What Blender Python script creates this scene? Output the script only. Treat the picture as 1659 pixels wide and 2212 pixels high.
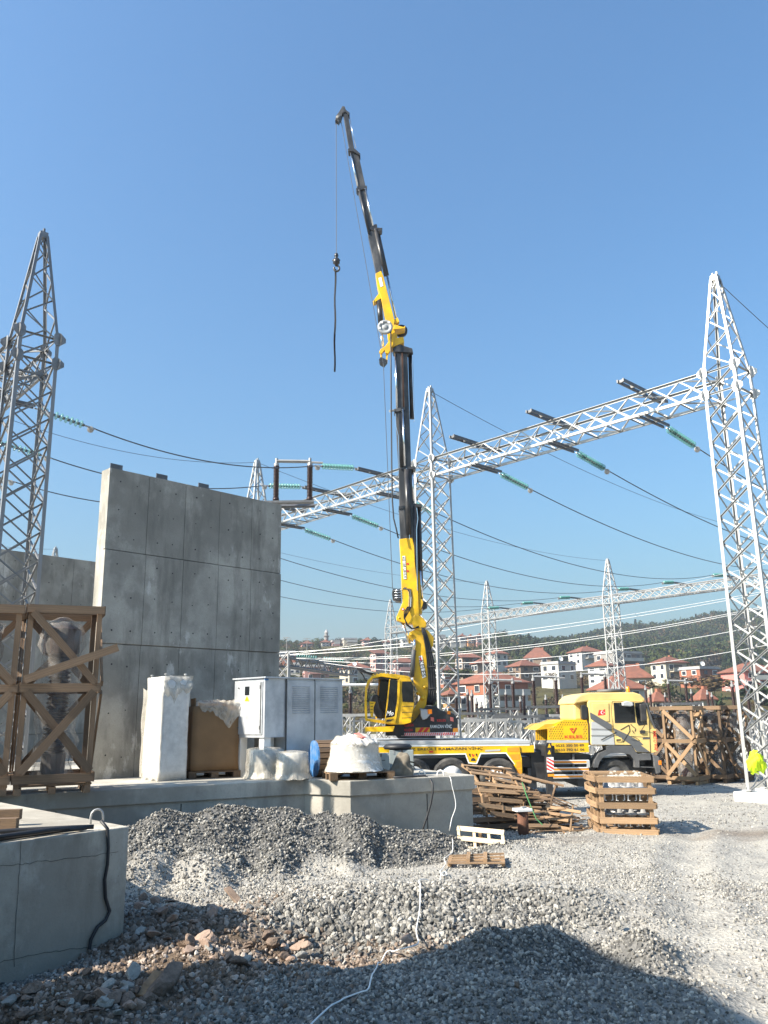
import bpy, bmesh, math, random
import numpy as np
from mathutils import Vector, Matrix, Euler
R = math.radians
random.seed(7); rng = np.random.default_rng(7)
sc = bpy.context.scene
for o in list(bpy.data.objects): bpy.data.objects.remove(o)
COL = sc.collection
# ------------------------------------------------------------------ camera
PW, PH, PF, EYE = 1659.0, 2212.0, 1789.0, 2.0
PITCH, ROLL = R(13.8), R(0.87)
fwd = Vector((0, math.cos(PITCH), math.sin(PITCH))); r0 = Vector((1, 0, 0)); u0 = r0.cross(fwd)
right = r0*math.cos(ROLL) - u0*math.sin(ROLL); upv = r0*math.sin(ROLL) + u0*math.cos(ROLL)
cam = bpy.data.cameras.new('camera'); camo = bpy.data.objects.new('camera', cam); COL.objects.link(camo)
camo.matrix_world = Matrix(((right.x, upv.x, -fwd.x, 0), (right.y, upv.y, -fwd.y, 0), (right.z, upv.z, -fwd.z, EYE), (0, 0, 0, 1)))
cam.sensor_fit = 'HORIZONTAL'; cam.sensor_width = 36; cam.lens = 36*PF/PW; cam.clip_end = 6000; cam.clip_start = 0.05
sc.camera = camo
# ------------------------------------------------------------------ light
SUN_EL, SUN_H = R(37.0), Vector((-0.905, -0.425, 0)).normalized()
w = bpy.data.worlds.new('World'); sc.world = w; w.use_nodes = True
nt = w.node_tree; bg = nt.nodes['Background']
sky = nt.nodes.new('ShaderNodeTexSky'); sky.sky_type = 'NISHITA'; sky.sun_disc = False
sky.sun_elevation = SUN_EL; sky.sun_rotation = math.atan2(SUN_H.x, SUN_H.y)
sky.air_density = 1.7; sky.dust_density = 4.0; sky.ozone_density = 10.0; sky.altitude = 50
tint = nt.nodes.new('ShaderNodeMix'); tint.data_type = 'RGBA'; tint.blend_type = 'MULTIPLY'; tint.inputs[0].default_value = 1; tint.inputs[7].default_value = (.90, 1.05, 1.06, 1)   # camera white balance of the sky
nt.links.new(sky.outputs[0], tint.inputs[6]); nt.links.new(tint.outputs[2], bg.inputs[0]); bg.inputs[1].default_value = 0.085
sun = bpy.data.lights.new('sun', 'SUN'); sun.energy = 5.0; sun.angle = R(0.53); sun.color = (1.0, 0.91, 0.78)
suno = bpy.data.objects.new('sun', sun); COL.objects.link(suno)
sdir = Vector((SUN_H.x*math.cos(SUN_EL), SUN_H.y*math.cos(SUN_EL), math.sin(SUN_EL)))
suno.rotation_euler = sdir.to_track_quat('Z', 'Y').to_euler(); suno.location = (-20, -10, 30)
vs = sc.view_settings; vs.view_transform = 'Standard'; vs.look = 'None'; vs.gamma = 1; vs.exposure = 1.33
# ------------------------------------------------------------------ geometry helpers
def ray(u, v):
    d = fwd*PF + right*(u-PW/2) - upv*(v-PH/2)
    return d/d.y
def at(u, v, Y):                      # the place seen at (u, v) of the survey picture, Y metres ahead
    return Vector((0, 0, EYE)) + ray(u, v)*Y
def atz(u, v, z):                     # the same on the level z
    d = ray(u, v); return Vector((0, 0, EYE)) + d*((z-EYE)/d.z)
def V(*a): return Vector(a)
class MB:
    def __init__(s): s.v = []; s.f = []
    def add(s, vs_, fs):
        n = len(s.v); s.v += [tuple(p) for p in vs_]; s.f += [tuple(i+n for i in f) for f in fs]; return s
    def box(s, c, size, rz=0, M=None):
        hx, hy, hz = size[0]/2, size[1]/2, size[2]/2
        M = M or Matrix.Rotation(rz, 3, 'Z')
        ps = [Vector(c)+M@Vector((x, y, z)) for x in (-hx, hx) for y in (-hy, hy) for z in (-hz, hz)]
        return s.add(ps, [(0,1,3,2),(4,6,7,5),(0,4,5,1),(2,3,7,6),(0,2,6,4),(1,5,7,3)])
    def span(s, a, b):
        return s.box(((a[0]+b[0])/2, (a[1]+b[1])/2, (a[2]+b[2])/2), (abs(b[0]-a[0]), abs(b[1]-a[1]), abs(b[2]-a[2])))
    def bar(s, p, q, w, h, n=None):
        p, q = Vector(p), Vector(q); M, L = axes(p, q, n)
        return s.box((p+q)/2, (h, w, L), M=M)
    def tube(s, p, q, r, n=10, r2=None, cap=True):
        p, q = Vector(p), Vector(q); M, L = axes(p, q, None); r2 = r if r2 is None else r2
        ps = []
        for k in range(n):
            a = 2*math.pi*k/n; d = M@Vector((math.cos(a), math.sin(a), 0)); ps += [p+d*r, q+d*r2]
        fs = [(2*k, 2*((k+1)%n), 2*((k+1)%n)+1, 2*k+1) for k in range(n)]
        if cap: fs += [tuple(2*k for k in range(n))[::-1], tuple(2*k+1 for k in range(n))]
        return s.add(ps, fs)
    def path(s, pts, r, n=6):
        pts = [Vector(p) for p in pts]; m = len(pts); ps = []
        x = None
        for i, p in enumerate(pts):
            t = (pts[min(i+1, m-1)]-pts[max(i-1, 0)]).normalized()
            if x is None: x = t.orthogonal().normalized()
            x = (x - t*x.dot(t)); x = x.normalized() if x.length > 1e-6 else t.orthogonal().normalized()
            y = t.cross(x)
            for k in range(n):
                a = 2*math.pi*k/n; ps.append(p+(x*math.cos(a)+y*math.sin(a))*r)
        fs = [(i*n+k, i*n+(k+1)%n, (i+1)*n+(k+1)%n, (i+1)*n+k) for i in range(m-1) for k in range(n)]
        fs += [tuple(range(n))[::-1], tuple((m-1)*n+k for k in range(n))]
        return s.add(ps, fs)
    def prism(s, pts, ext):           # closed outline of 3D points, pushed along ext
        pts = [Vector(p) for p in pts]; n = len(pts); ext = Vector(ext)
        ar = Vector((0, 0, 0))
        for i in range(n): ar += pts[i].cross(pts[(i+1) % n])
        if ar.dot(ext) > 0: pts = pts[::-1]
        return s.add(pts+[p+ext for p in pts], [tuple(range(n)), tuple(range(2*n-1, n-1, -1))] + [(i, n+i, n+(i+1)%n, (i+1)%n) for i in range(n)])
    def lathe(s, prof, n=16, c=(0, 0, 0), axis=None, wob=None, cap=True):
        M = Matrix.Identity(3) if axis is None else axes(Vector((0,0,0)), Vector(axis), None)[0]
        c = Vector(c); ps = []
        for j, (r, z) in enumerate(prof):
            for k in range(n):
                a = 2*math.pi*k/n; rr = r*(1+(wob(k, j) if wob else 0)); ps.append(c+M@Vector((rr*math.cos(a), rr*math.sin(a), z)))
        m = len(prof)
        fs = [(i*n+k, i*n+(k+1)%n, (i+1)*n+(k+1)%n, (i+1)*n+k) for i in range(m-1) for k in range(n)]
        if cap: fs += [tuple(range(n))[::-1], tuple((m-1)*n+k for k in range(n))]
        return s.add(ps, fs)
    def build(s, name, mat, parent=None, smooth=False, bevel=0, **kw):
        me = bpy.data.meshes.new(name); off = origin(parent)
        me.from_pydata([(p[0]-off.x, p[1]-off.y, p[2]-off.z) for p in s.v], [], s.f)
        me.materials.append(M_(mat))
        if smooth: me.polygons.foreach_set('use_smooth', [True]*len(me.polygons))
        me.update()
        return link(name, me, parent, bevel=bevel, **kw)
def origin(o):
    v = Vector((0, 0, 0))
    while o is not None: v += o.location; o = o.parent
    return v
def axes(p, q, n):
    d = q-p; L = d.length; d = d/L if L > 1e-9 else Vector((0, 0, 1))
    if n is None: n = d.orthogonal()
    n = Vector(n); n = (n-d*n.dot(d))
    n = n.normalized() if n.length > 1e-6 else d.orthogonal().normalized()
    y = d.cross(n)
    return Matrix(((n.x, y.x, d.x), (n.y, y.y, d.y), (n.z, y.z, d.z))), L
def link(name, me, parent=None, bevel=0, label=None, cat=None, group=None, kind=None):
    o = bpy.data.objects.new(name, me); COL.objects.link(o); o.parent = parent
    if bevel:
        b = o.modifiers.new('bevel', 'BEVEL'); b.width = bevel; b.segments = 2; b.limit_method = 'ANGLE'; b.angle_limit = R(40)
    return tag(o, label, cat, group, kind)
def tag(o, label=None, cat=None, group=None, kind=None):
    if label: o['label'] = label
    if cat: o['category'] = cat
    if group: o['group'] = group
    if kind: o['kind'] = kind
    return o
def thing(name, label, cat, loc=(0, 0, 0), rz=0, group=None):
    o = bpy.data.objects.new(name, None); COL.objects.link(o); o.location = loc; o.rotation_euler = (0, 0, rz); o.empty_display_size = .2
    return tag(o, label, cat, group)
def part(name, parent):               # an empty-free grouping part is never needed: parts are meshes
    return None
def copy_tree(o, parent=None):
    c = o.copy(); COL.objects.link(c); c.parent = parent
    for ch in list(o.children): copy_tree(ch, c)
    return c
UNIT = {}
def unit_mesh(kind, mat):
    k = (kind, mat)
    if k not in UNIT:
        b = MB()
        if kind == 'plank': b.box((0, 0, .5), (1, 1, 1))
        elif kind == 'angle':
            t = .14; b.prism([(-.5,-.5,0),(.5,-.5,0),(.5,-.5+t,0),(-.5+t,-.5+t,0),(-.5+t,.5,0),(-.5,.5,0)], (0, 0, 1))
        elif kind == 'flat': b.box((0, 0, .5), (.12, 1, 1))
        me = bpy.data.meshes.new(kind); me.from_pydata(b.v, [], b.f); me.materials.append(M_(mat)); me.update(); UNIT[k] = me
    return UNIT[k]
def stick(name, p, q, w, t, mat, parent, n=None, kind='plank'):   # one straight piece sharing its mesh with all alike pieces
    p, q = Vector(p), Vector(q); M, L = axes(p, q, n)
    o = bpy.data.objects.new(name, unit_mesh(kind, mat)); COL.objects.link(o); o.parent = parent
    off = origin(parent)
    o.matrix_local = Matrix.Translation(p-off) @ M.to_4x4() @ Matrix.Diagonal((t, w, L, 1))
    return o
def px(pts, Y): return [at(u, v, Y) for u, v in pts]
def prism_px(pts, Y0, Y1):
    a = px(pts, Y0); return MB().prism(a, (0, Y1-Y0, 0))
def text(s, u0, v0, u1, v1, Y, mat, parent, ang=0, name='lettering', shear=0):
    cu = bpy.data.curves.new('t', 'FONT'); cu.body = s; cu.extrude = 0.0; cu.shear = shear; cu.resolution_u = 3
    cu.offset = 0.011
    o = bpy.data.objects.new('t', cu); COL.objects.link(o); bpy.context.view_layer.update()
    me = bpy.data.meshes.new_from_object(o.evaluated_get(bpy.context.evaluated_depsgraph_get())); bpy.data.objects.remove(o)
    co = np.array([v.co[:] for v in me.vertices]); lo, hi = co.min(0), co.max(0)
    a, b = at(u0, v1, Y), at(u1, v0, Y); Wd, Hd = b.x-a.x, b.z-a.z
    if ang: tw, th = Hd, Wd
    else: tw, th = Wd, Hd
    q = (co-lo)/np.maximum(hi-lo, 1e-6); X = (q[:, 0]-.5)*tw; Z = (q[:, 1]-.5)*th
    ca, sa = math.cos(ang), math.sin(ang); off = origin(parent)
    cx, cz = (a.x+b.x)/2, (a.z+b.z)/2
    for i, v in enumerate(me.vertices): v.co = (cx+X[i]*ca-Z[i]*sa-off.x, Y-off.y, cz+X[i]*sa+Z[i]*ca-off.z)
    me.materials.clear(); me.materials.append(M_(mat)); me.update(); me.name = name
    return link(name, me, parent)
# ------------------------------------------------------------------ materials
MATS = {}
def M_(m): return MATS[m] if isinstance(m, str) else m
def mat(name, col, rough=.6, metal=0, var=.15, scale=6, bump=.0, bscale=40, stretch=(1, 1, 1), rnd=0, dirt=None, dirt_amt=0, dscale=2, trans=0, coords='Object', spec=.5):
    m = bpy.data.materials.new(name); m.use_nodes = True; N = m.node_tree.nodes; L = m.node_tree.links; b = N['Principled BSDF']
    b.inputs['Roughness'].default_value = rough; b.inputs['Metallic'].default_value = metal; b.inputs['Specular IOR Level'].default_value = spec
    tc = N.new('ShaderNodeTexCoord'); mp = N.new('ShaderNodeMapping'); mp.inputs['Scale'].default_value = stretch
    L.new(tc.outputs[coords], mp.inputs[0])
    c = None
    def rgb(cc):
        n = N.new('ShaderNodeRGB'); n.outputs[0].default_value = (*cc, 1); return n.outputs[0]
    def noise(s, d=5):
        n = N.new('ShaderNodeTexNoise'); n.inputs['Scale'].default_value = s; n.inputs['Detail'].default_value = d; n.inputs['Roughness'].default_value = .6
        L.new(mp.outputs[0], n.inputs['Vector']); return n.outputs['Fac']
    def mix(f, a, bb):
        n = N.new('ShaderNodeMix'); n.data_type = 'RGBA'; L.new(f, n.inputs[0]); L.new(a, n.inputs[6]); L.new(bb, n.inputs[7]); return n.outputs[2]
    def ramp(f, lo, hi):
        n = N.new('ShaderNodeMapRange'); n.inputs[1].default_value = lo; n.inputs[2].default_value = hi; L.new(f, n.inputs[0]); return n.outputs[0]
    c = mix(ramp(noise(scale), .3, .7), rgb([x*(1-var) for x in col]), rgb([min(1, x*(1+var)) for x in col]))
    if dirt:
        f = N.new('ShaderNodeMath'); f.operation = 'MULTIPLY'; f.inputs[1].default_value = dirt_amt
        L.new(ramp(noise(dscale, 8), .45, .7), f.inputs[0]); c = mix(f.outputs[0], c, rgb(dirt))
    if rnd:
        oi = N.new('ShaderNodeObjectInfo'); hs = N.new('ShaderNodeHueSaturation'); mr = N.new('ShaderNodeMapRange')
        mr.inputs[3].default_value = 1-rnd; mr.inputs[4].default_value = 1+rnd; L.new(oi.outputs['Random'], mr.inputs[0]); L.new(mr.outputs[0], hs.inputs['Value'])
        L.new(c, hs.inputs['Color']); c = hs.outputs[0]
    L.new(c, b.inputs['Base Color'])
    if bump:
        bp = N.new('ShaderNodeBump'); bp.inputs['Strength'].default_value = bump; bp.inputs['Distance'].default_value = .02
        L.new(noise(bscale, 4), bp.inputs['Height']); L.new(bp.outputs[0], b.inputs['Normal'])
    if trans:
        tr = N.new('ShaderNodeBsdfTransparent'); mx = N.new('ShaderNodeMixShader'); out = N['Material Output']
        mr = ramp(noise(scale*1.7, 6), .25, .75)
        ma = N.new('ShaderNodeMath'); ma.operation = 'MULTIPLY_ADD'; ma.inputs[1].default_value = -.35; ma.inputs[2].default_value = min(1, 1-trans+.25); L.new(mr, ma.inputs[0])
        L.new(ma.outputs[0], mx.inputs[0]); L.new(tr.outputs[0], mx.inputs[1]); L.new(b.outputs[0], mx.inputs[2]); L.new(mx.outputs[0], out.inputs[0])
    MATS[name] = m; return m
def concrete(name, col, stain, seed=0.0, white=.25):
    m = bpy.data.materials.new(name); m.use_nodes = True; N = m.node_tree.nodes; L = m.node_tree.links; b = N['Principled BSDF']
    b.inputs['Roughness'].default_value = .88; b.inputs['Specular IOR Level'].default_value = .3
    g = N.new('ShaderNodeNewGeometry')
    def noise(sx, sz, sc_, d=6, ro=.6, o=0.0):
        mp = N.new('ShaderNodeMapping'); mp.inputs['Scale'].default_value = (sx, sx, sz); mp.inputs['Location'].default_value = (seed+o, o*2, seed*.7)
        L.new(g.outputs['Position'], mp.inputs[0]); n = N.new('ShaderNodeTexNoise'); n.inputs['Scale'].default_value = sc_; n.inputs['Detail'].default_value = d; n.inputs['Roughness'].default_value = ro
        L.new(mp.outputs[0], n.inputs['Vector']); return n.outputs['Fac']
    def rg(f, lo, hi, a=0, c=1):
        n = N.new('ShaderNodeMapRange'); n.inputs[1].default_value = lo; n.inputs[2].default_value = hi; n.inputs[3].default_value = a; n.inputs[4].default_value = c; L.new(f, n.inputs[0]); return n.outputs[0]
    def mix(f, a, bb):
        n = N.new('ShaderNodeMix'); n.data_type = 'RGBA'; L.new(f, n.inputs[0])
        for i, x in ((6, a), (7, bb)):
            if isinstance(x, tuple): n.inputs[i].default_value = (*x, 1)
            else: L.new(x, n.inputs[i])
        return n.outputs[2]
    base = mix(rg(noise(1, 1, 1.1), .35, .65), tuple(x*.72 for x in col), tuple(x*1.18 for x in col))
    c = mix(rg(noise(1, .22, 2.3, 7, .65, 3.1), .5, .68, 0, .75), base, stain)                    # runs and damp blotches
    c = mix(rg(noise(1, .8, .8, 9, .62, 5.5), .50, .57, 0, .55), c, tuple(x*.52 for x in col))             # patches of wetter mix
    c = mix(rg(noise(1, .5, 1.5, 9, .7, 9.4), .585, .65, 0, white), c, (.56, .54, .50))             # lime bloom
    c = mix(rg(noise(1, 1, 38, 3, .5, 1.7), .55, .75, 0, .35), c, tuple(x*.6 for x in col))
    vo = N.new('ShaderNodeTexVoronoi'); vo.inputs['Scale'].default_value = 9; L.new(g.outputs['Position'], vo.inputs['Vector'])
    c = mix(rg(vo.outputs['Distance'], .05, .03, 0, .8), c, tuple(x*.35 for x in col))            # blow holes
    L.new(c, b.inputs['Base Color'])
    bp = N.new('ShaderNodeBump'); bp.inputs['Strength'].default_value = .35; bp.inputs['Distance'].default_value = .01
    L.new(noise(1, 1, 30, 6), bp.inputs['Height']); L.new(bp.outputs[0], b.inputs['Normal'])
    MATS[name] = m; return m
concrete('concrete', (.40, .378, .33), (.25, .235, .205))
concrete('concrete_wall', (.345, .328, .288), (.12, .114, .098), 4.0, .8)
concrete('concrete_block', (.40, .368, .31), (.19, .165, .13), 8.0, .3)
mat('dark_hole', (.03, .03, .03), .9)
mat('galv', (.35, .352, .348), .42, .35, .22, 9, .05, rnd=.10)
mat('galv_dull', (.12, .123, .128), .5, .4, .2, 9, .05, rnd=.12)
mat('galv_mid', (.22, .223, .228), .45, .4, .2, 9, .05, rnd=.12)
mat('wood_brown', (.20, .128, .075), .8, 0, .35, 5, .25, 30, (3, 3, .6), rnd=.3, dirt=(.10, .07, .05), dirt_amt=.6)
mat('galv_far', (.31, .31, .305), .5, .3, .1, 3)
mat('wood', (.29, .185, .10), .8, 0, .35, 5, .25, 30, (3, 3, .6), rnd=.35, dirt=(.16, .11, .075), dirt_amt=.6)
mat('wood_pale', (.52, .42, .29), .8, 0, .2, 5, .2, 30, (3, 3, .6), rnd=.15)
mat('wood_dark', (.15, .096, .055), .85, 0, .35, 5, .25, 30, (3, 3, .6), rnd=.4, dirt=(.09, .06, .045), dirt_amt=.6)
mat('wood_old', (.19, .118, .062), .85, 0, .4, 5, .25, 30, (3, 3, .6), rnd=.55, dirt=(.10, .075, .06), dirt_amt=.7)
mat('yellow', (.76, .44, .008), .34, 0, .08, 3, dirt=(.27, .17, .05), dirt_amt=.55, dscale=2.2)
mat('yellow_cab', (.72, .52, .18), .30, 0, .05, 2, dirt=(.42, .32, .16), dirt_amt=.55, dscale=1.3)
mat('black_paint', (.022, .022, .024), .35, 0, .3, 4, dirt=(.09, .085, .08), dirt_amt=.4)
mat('black_steel', (.035, .036, .038), .4, .2, .3, 4, dirt=(.16, .15, .14), dirt_amt=.7, dscale=3, stretch=(1, 1, .4))
mat('rubber', (.028, .028, .028), .85, 0, .3, 8, .2, dirt=(.14, .13, .115), dirt_amt=.55, dscale=5)
mat('chrome', (.75, .76, .77), .18, 1, .05)
mat('white_paint', (.78, .78, .76), .45, 0, .06, 4, dirt=(.5, .47, .42), dirt_amt=.3)
mat('grey_paint', (.28, .295, .30), .45, 0, .08, 4)
mat('light_grey', (.42, .43, .43), .4, 0, .06, 4)
mat('dark_grey', (.075, .077, .08), .6, 0, .2, 5, dirt=(.17, .16, .15), dirt_amt=.4)
mat('graphic_grey', (.10, .105, .11), .4, 0, .05)
mat('red_paint', (.62, .03, .025), .45, 0, .08)
mat('orange_paint', (.80, .28, .02), .45, 0, .08)
mat('orange_lens', (.85, .22, .01), .2, 0, .05)
mat('glass_dark', (.012, .014, .016), .06, 0, .1, spec=.8)
mat('vest', (.62, .86, .015), .75, 0, .12, 8, .2)
mat('sky_blue', (.035, .15, .36), .6, 0, .25, 6, dirt=(.30, .32, .32), dirt_amt=.6, dscale=9)
mat('cardboard', (.21, .125, .06), .85, 0, .12, 3, .1)
mat('plastic_white', (.70, .69, .66), .35, 0, .08, 5, .2, 14, trans=.12)
mat('plastic_film', (.42, .40, .38), .22, 0, .1, 4, .4, 11, trans=.8)
mat('plastic_wrap', (.62, .58, .50), .16, 0, .15, 5, .8, 20, (1, 1, .4), trans=.62)
mat('cabinet', (.50, .52, .54), .42, .35, .12, 3, .03, 20, dirt=(.26, .28, .31), dirt_amt=.8, dscale=2.2)
mat('box_grey', (.25, .285, .285), .6, 0, .1, 3)
mat('canvas', (.15, .13, .10), .95, 0, .25, 6, .3, 30)
mat('porcelain', (.034, .016, .014), .28, 0, .2, 6)
mat('glass_teal', (.12, .33, .29), .10, 0, .1, trans=.62)
mat('glass_teal_far', (.085, .22, .20), .2, 0, .1)
mat('cable_black', (.018, .019, .022), .55, 0, .2)
mat('sling_black', (.012, .012, .013), .95, 0, .2)
mat('cable_white', (.72, .72, .70), .5, 0, .05)
mat('wire', (.075, .085, .10), .5, .2, .1)
mat('wire_bright', (.55, .55, .54), .4, .4, .05)
mat('rust', (.135, .060, .035), .85, .1, .4, 9, .25, 40, dirt=(.06, .035, .028), dirt_amt=.6)
mat('rope_green', (.10, .32, .12), .8)
mat('pink_red', (.75, .20, .16), .6)
# ------------------------------------------------------------------ ground
def smooth(t): t = np.clip(t, 0, 1); return t*t*(3-2*t)
def vnoise(x, y, s, seed):
    x = np.asarray(x)*s+seed*17.3; y = np.asarray(y)*s+seed*7.1
    xi, yi = np.floor(x), np.floor(y); fx, fy = smooth(x-xi), smooth(y-yi)
    h = lambda a, b: (np.sin(a*127.1+b*311.7+seed*3.7)*43758.5453) % 1.0
    return (h(xi, yi)*(1-fx)+h(xi+1, yi)*fx)*(1-fy)+(h(xi, yi+1)*(1-fx)+h(xi+1, yi+1)*fx)*fy-.5
def front_y(x):                        # front face of the platform
    return np.where(x < -1.3, 11.5+.5196*(x+5.13), np.where(x < -.57, 13.49-.575*(x+1.3), 13.07+.444*(x+.57)))
CREST = []
for u, v, back in [(150, 1815, .9), (286, 1783, .85), (329, 1761, .8), (357, 1748, .75), (397, 1755, .75), (421, 1759, .72), (468, 1739, .7), (516, 1741, .7), (563, 1749, .66), (619, 1743, .74), (640, 1750, .80), (658, 1762, .78), (682, 1760, .58), (705, 1753, .40), (730, 1763, .38), (760, 1758, .42), (796, 1767, .48), (822, 1784, .45), (876, 1796, .42), (935, 1795, .4), (986, 1811, .36), (1060, 1822, .3), (1110, 1826, .3)]:
    x = at(u, v, 12.5).x
    for _ in range(4): x = at(u, v, float(front_y(np.array(x)))-back).x
    CREST.append((x, at(u, v, float(front_y(np.array(x)))-back).z, back))
CX, CZ, CB = [np.array(c) for c in zip(*CREST)]
def gauss(x, y, cx, cy, sx, sy, a=0):
    dx, dy = x-cx, y-cy; c, s = math.cos(a), math.sin(a)
    return np.exp(-((dx*c+dy*s)/sx)**2-((-dx*s+dy*c)/sy)**2)
def ground_h(x, y):
    x = np.asarray(x, float); y = np.asarray(y, float)
    z = -.16*smooth((y-14)/8)
    near = 1-smooth((y-15)/6)
    z = z+near*(.05*vnoise(x, y, .8, 1)+.03*vnoise(x, y, 2.1, 2)+.02*vnoise(x, y, 5, 3))+.012*vnoise(x, y, 9, 4)*near
    cz = np.interp(x, CX, CZ, left=CZ[0]-.3, right=0); cb = np.interp(x, CX, CB)
    d = (front_y(x)-cb)-y                                  # metres in front of the heap's crest
    rough = np.clip(d*2.5, 0, 1)
    cz = cz+.10*vnoise(x, y, 2.2, 5)*rough
    heap = np.where(d > 0, cz-.60*d*(1-.20*np.minimum(d, 1.6)), cz-.25*np.abs(d))+(.10*vnoise(x, y, 4.5, 6)+.07*vnoise(x, y, 11, 7))*(.3+.7*rough)
    heap = np.where((x > 1.9) | (y > front_y(x)+.6), -9, heap)
    z = np.where(heap > z, heap, z)
    # bank of coarse stone across the middle, its foot, and the mounds in front
    wx = x+.25*vnoise(x, y, 1.3, 31); wy = y+.25*vnoise(x, y, 1.3, 32)
    bank = smooth((wy-8.25-.12*wx)/.75)*(1-smooth((wy-9.3)/1.6))*np.exp(-((wx-.2)/1.9)**4)
    z = z+.26*bank+.05*vnoise(x, y, 6, 33)*bank-.08*gauss(wx, wy, .3, 7.9, 1.6, .3, .15)
    z = z+.20*gauss(wx, wy, 1.25, 7.95, .5, .30, .55)+.20*gauss(wx, wy, .75, 7.45, .45, .3, .6)+.20*gauss(wx, wy, 2.0, 7.75, .30, .28)-.14*gauss(wx, wy, 1.68, 7.55, .22, .5, -.3)-.10*gauss(wx, wy, 2.35, 7.3, .2, .4, -.3)
    z = z+.14*gauss(wx, wy, .2, 6.4, 1.1, .45, -.3)+.12*gauss(wx, wy, 1.6, 6.6, .8, .35, .2)+.10*gauss(wx, wy, 2.3, 9.3, 1.2, .5)+.08*gauss(wx, wy, -1.2, 10.4, 1.4, .4, .5)
    z = z+.035*vnoise(x, y, 3.3, 34)*(y < 9.5)+.03*vnoise(x, y, 7.5, 35)*(y < 10)
    z = z+.24*gauss(x, y, -2.15, 8.4, .7, .6)-.14*gauss(x, y, -.75, 8.25, .9, .6, .3)+.16*gauss(x, y, -1.5, 7.5, .8, .5)+.14*gauss(x, y, -2.3, 6.6, .5, .6)
    z = z+.16*gauss(x, y, 1.75, 13.0, .5, .35)
    for k, (ax, bx_) in enumerate(((2.35, .30), (3.9, .30))):                            # wheel ruts running away on the right
        cx = ax+bx_*(y-6)+.25*np.sin(y*.45+k); e = (x-cx)/.26; m_ = smooth((y-5.5)/1)*(1-smooth((y-14)/3)); z = z+m_*(-.045*np.exp(-e*e)+.03*np.exp(-((np.abs(e)-1.7)/.7)**2))
    return z
def lines(lo, a, b, hi, step, grow=1.22):
    m = list(np.arange(a, b+1e-6, step)); s = step
    while m[-1] < hi: s *= grow; m.append(m[-1]+s)
    s = step
    while m[0] > lo: s *= grow; m.insert(0, m[0]-s)
    return np.array(m)
gx, gy = lines(-1500, -5.2, 7.5, 1500, .065), lines(-120, 4.6, 15.5, 3000, .065)
X, Y = np.meshgrid(gx, gy); Z = ground_h(X, Y); nx, ny = len(gx), len(gy)
me = bpy.data.meshes.new('ground'); idx = np.arange(nx*ny).reshape(ny, nx)
quads = np.stack([idx[:-1, :-1], idx[:-1, 1:], idx[1:, 1:], idx[1:, :-1]], -1).reshape(-1, 4)
me.vertices.add(nx*ny); me.vertices.foreach_set('co', np.stack([X, Y, Z], -1).reshape(-1).astype(np.float32))
me.loops.add(quads.size); me.loops.foreach_set('vertex_index', quads.reshape(-1).astype(np.int32))
me.polygons.add(len(quads)); me.polygons.foreach_set('loop_start', (np.arange(len(quads))*4).astype(np.int32))
me.polygons.foreach_set('use_smooth', np.ones(len(quads), bool)); me.update(calc_edges=True)
def soil_mask(x, y):
    m = 1.5*gauss(x, y, -1.75, 7.7, .85, 1.15, .2)+1.15*gauss(x, y, -.75, 7.8, .95, .38, .15)+.55*gauss(x, y, .7, 8.05, .8, .25)+.9*gauss(x, y, -2.4, 6.2, .7, .6)
    m = m+.75*gauss(x, y, 6.2, 14.6, 1.3, .55)+.45*gauss(x, y, 2.7, 14.3, .8, .4)
    return np.clip(m+.5*vnoise(x, y, 4, 8)*(m > .15), 0, 1)
at_ = me.attributes.new('soil', 'FLOAT', 'POINT'); at_.data.foreach_set('value', soil_mask(X, Y).reshape(-1).astype(np.float32))
def fresh_shade_mask(x, y):
    d = (front_y(x)-np.interp(x, CX, CB))-y; heap = smooth((d+.9)/.2)*(1-smooth((d-1.0-.8*vnoise(x, y, 1.5, 15))/.3))*(x < 1.8)
    near_shade = (1-smooth((y-7.1-.5*vnoise(x, y, 1.2, 14))/.4))*(1-smooth((x-1.9-.8*vnoise(x, y, 1, 16))/.4))
    return np.clip(heap+1.3*gauss(x, y, .2, 8.65, 1.7, .42, .12)+.9*gauss(x, y, 1.25, 7.75, .6, .4, .5)+.9*gauss(x, y, 1.9, 7.6, .5, .4)+.6*near_shade, 0, 1)  # heap and bank are fresh stone; mounds and foreground are darkened for shade
a2_ = me.attributes.new('fresh_shade', 'FLOAT', 'POINT'); a2_.data.foreach_set('value', fresh_shade_mask(X, Y).reshape(-1).astype(np.float32))
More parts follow.
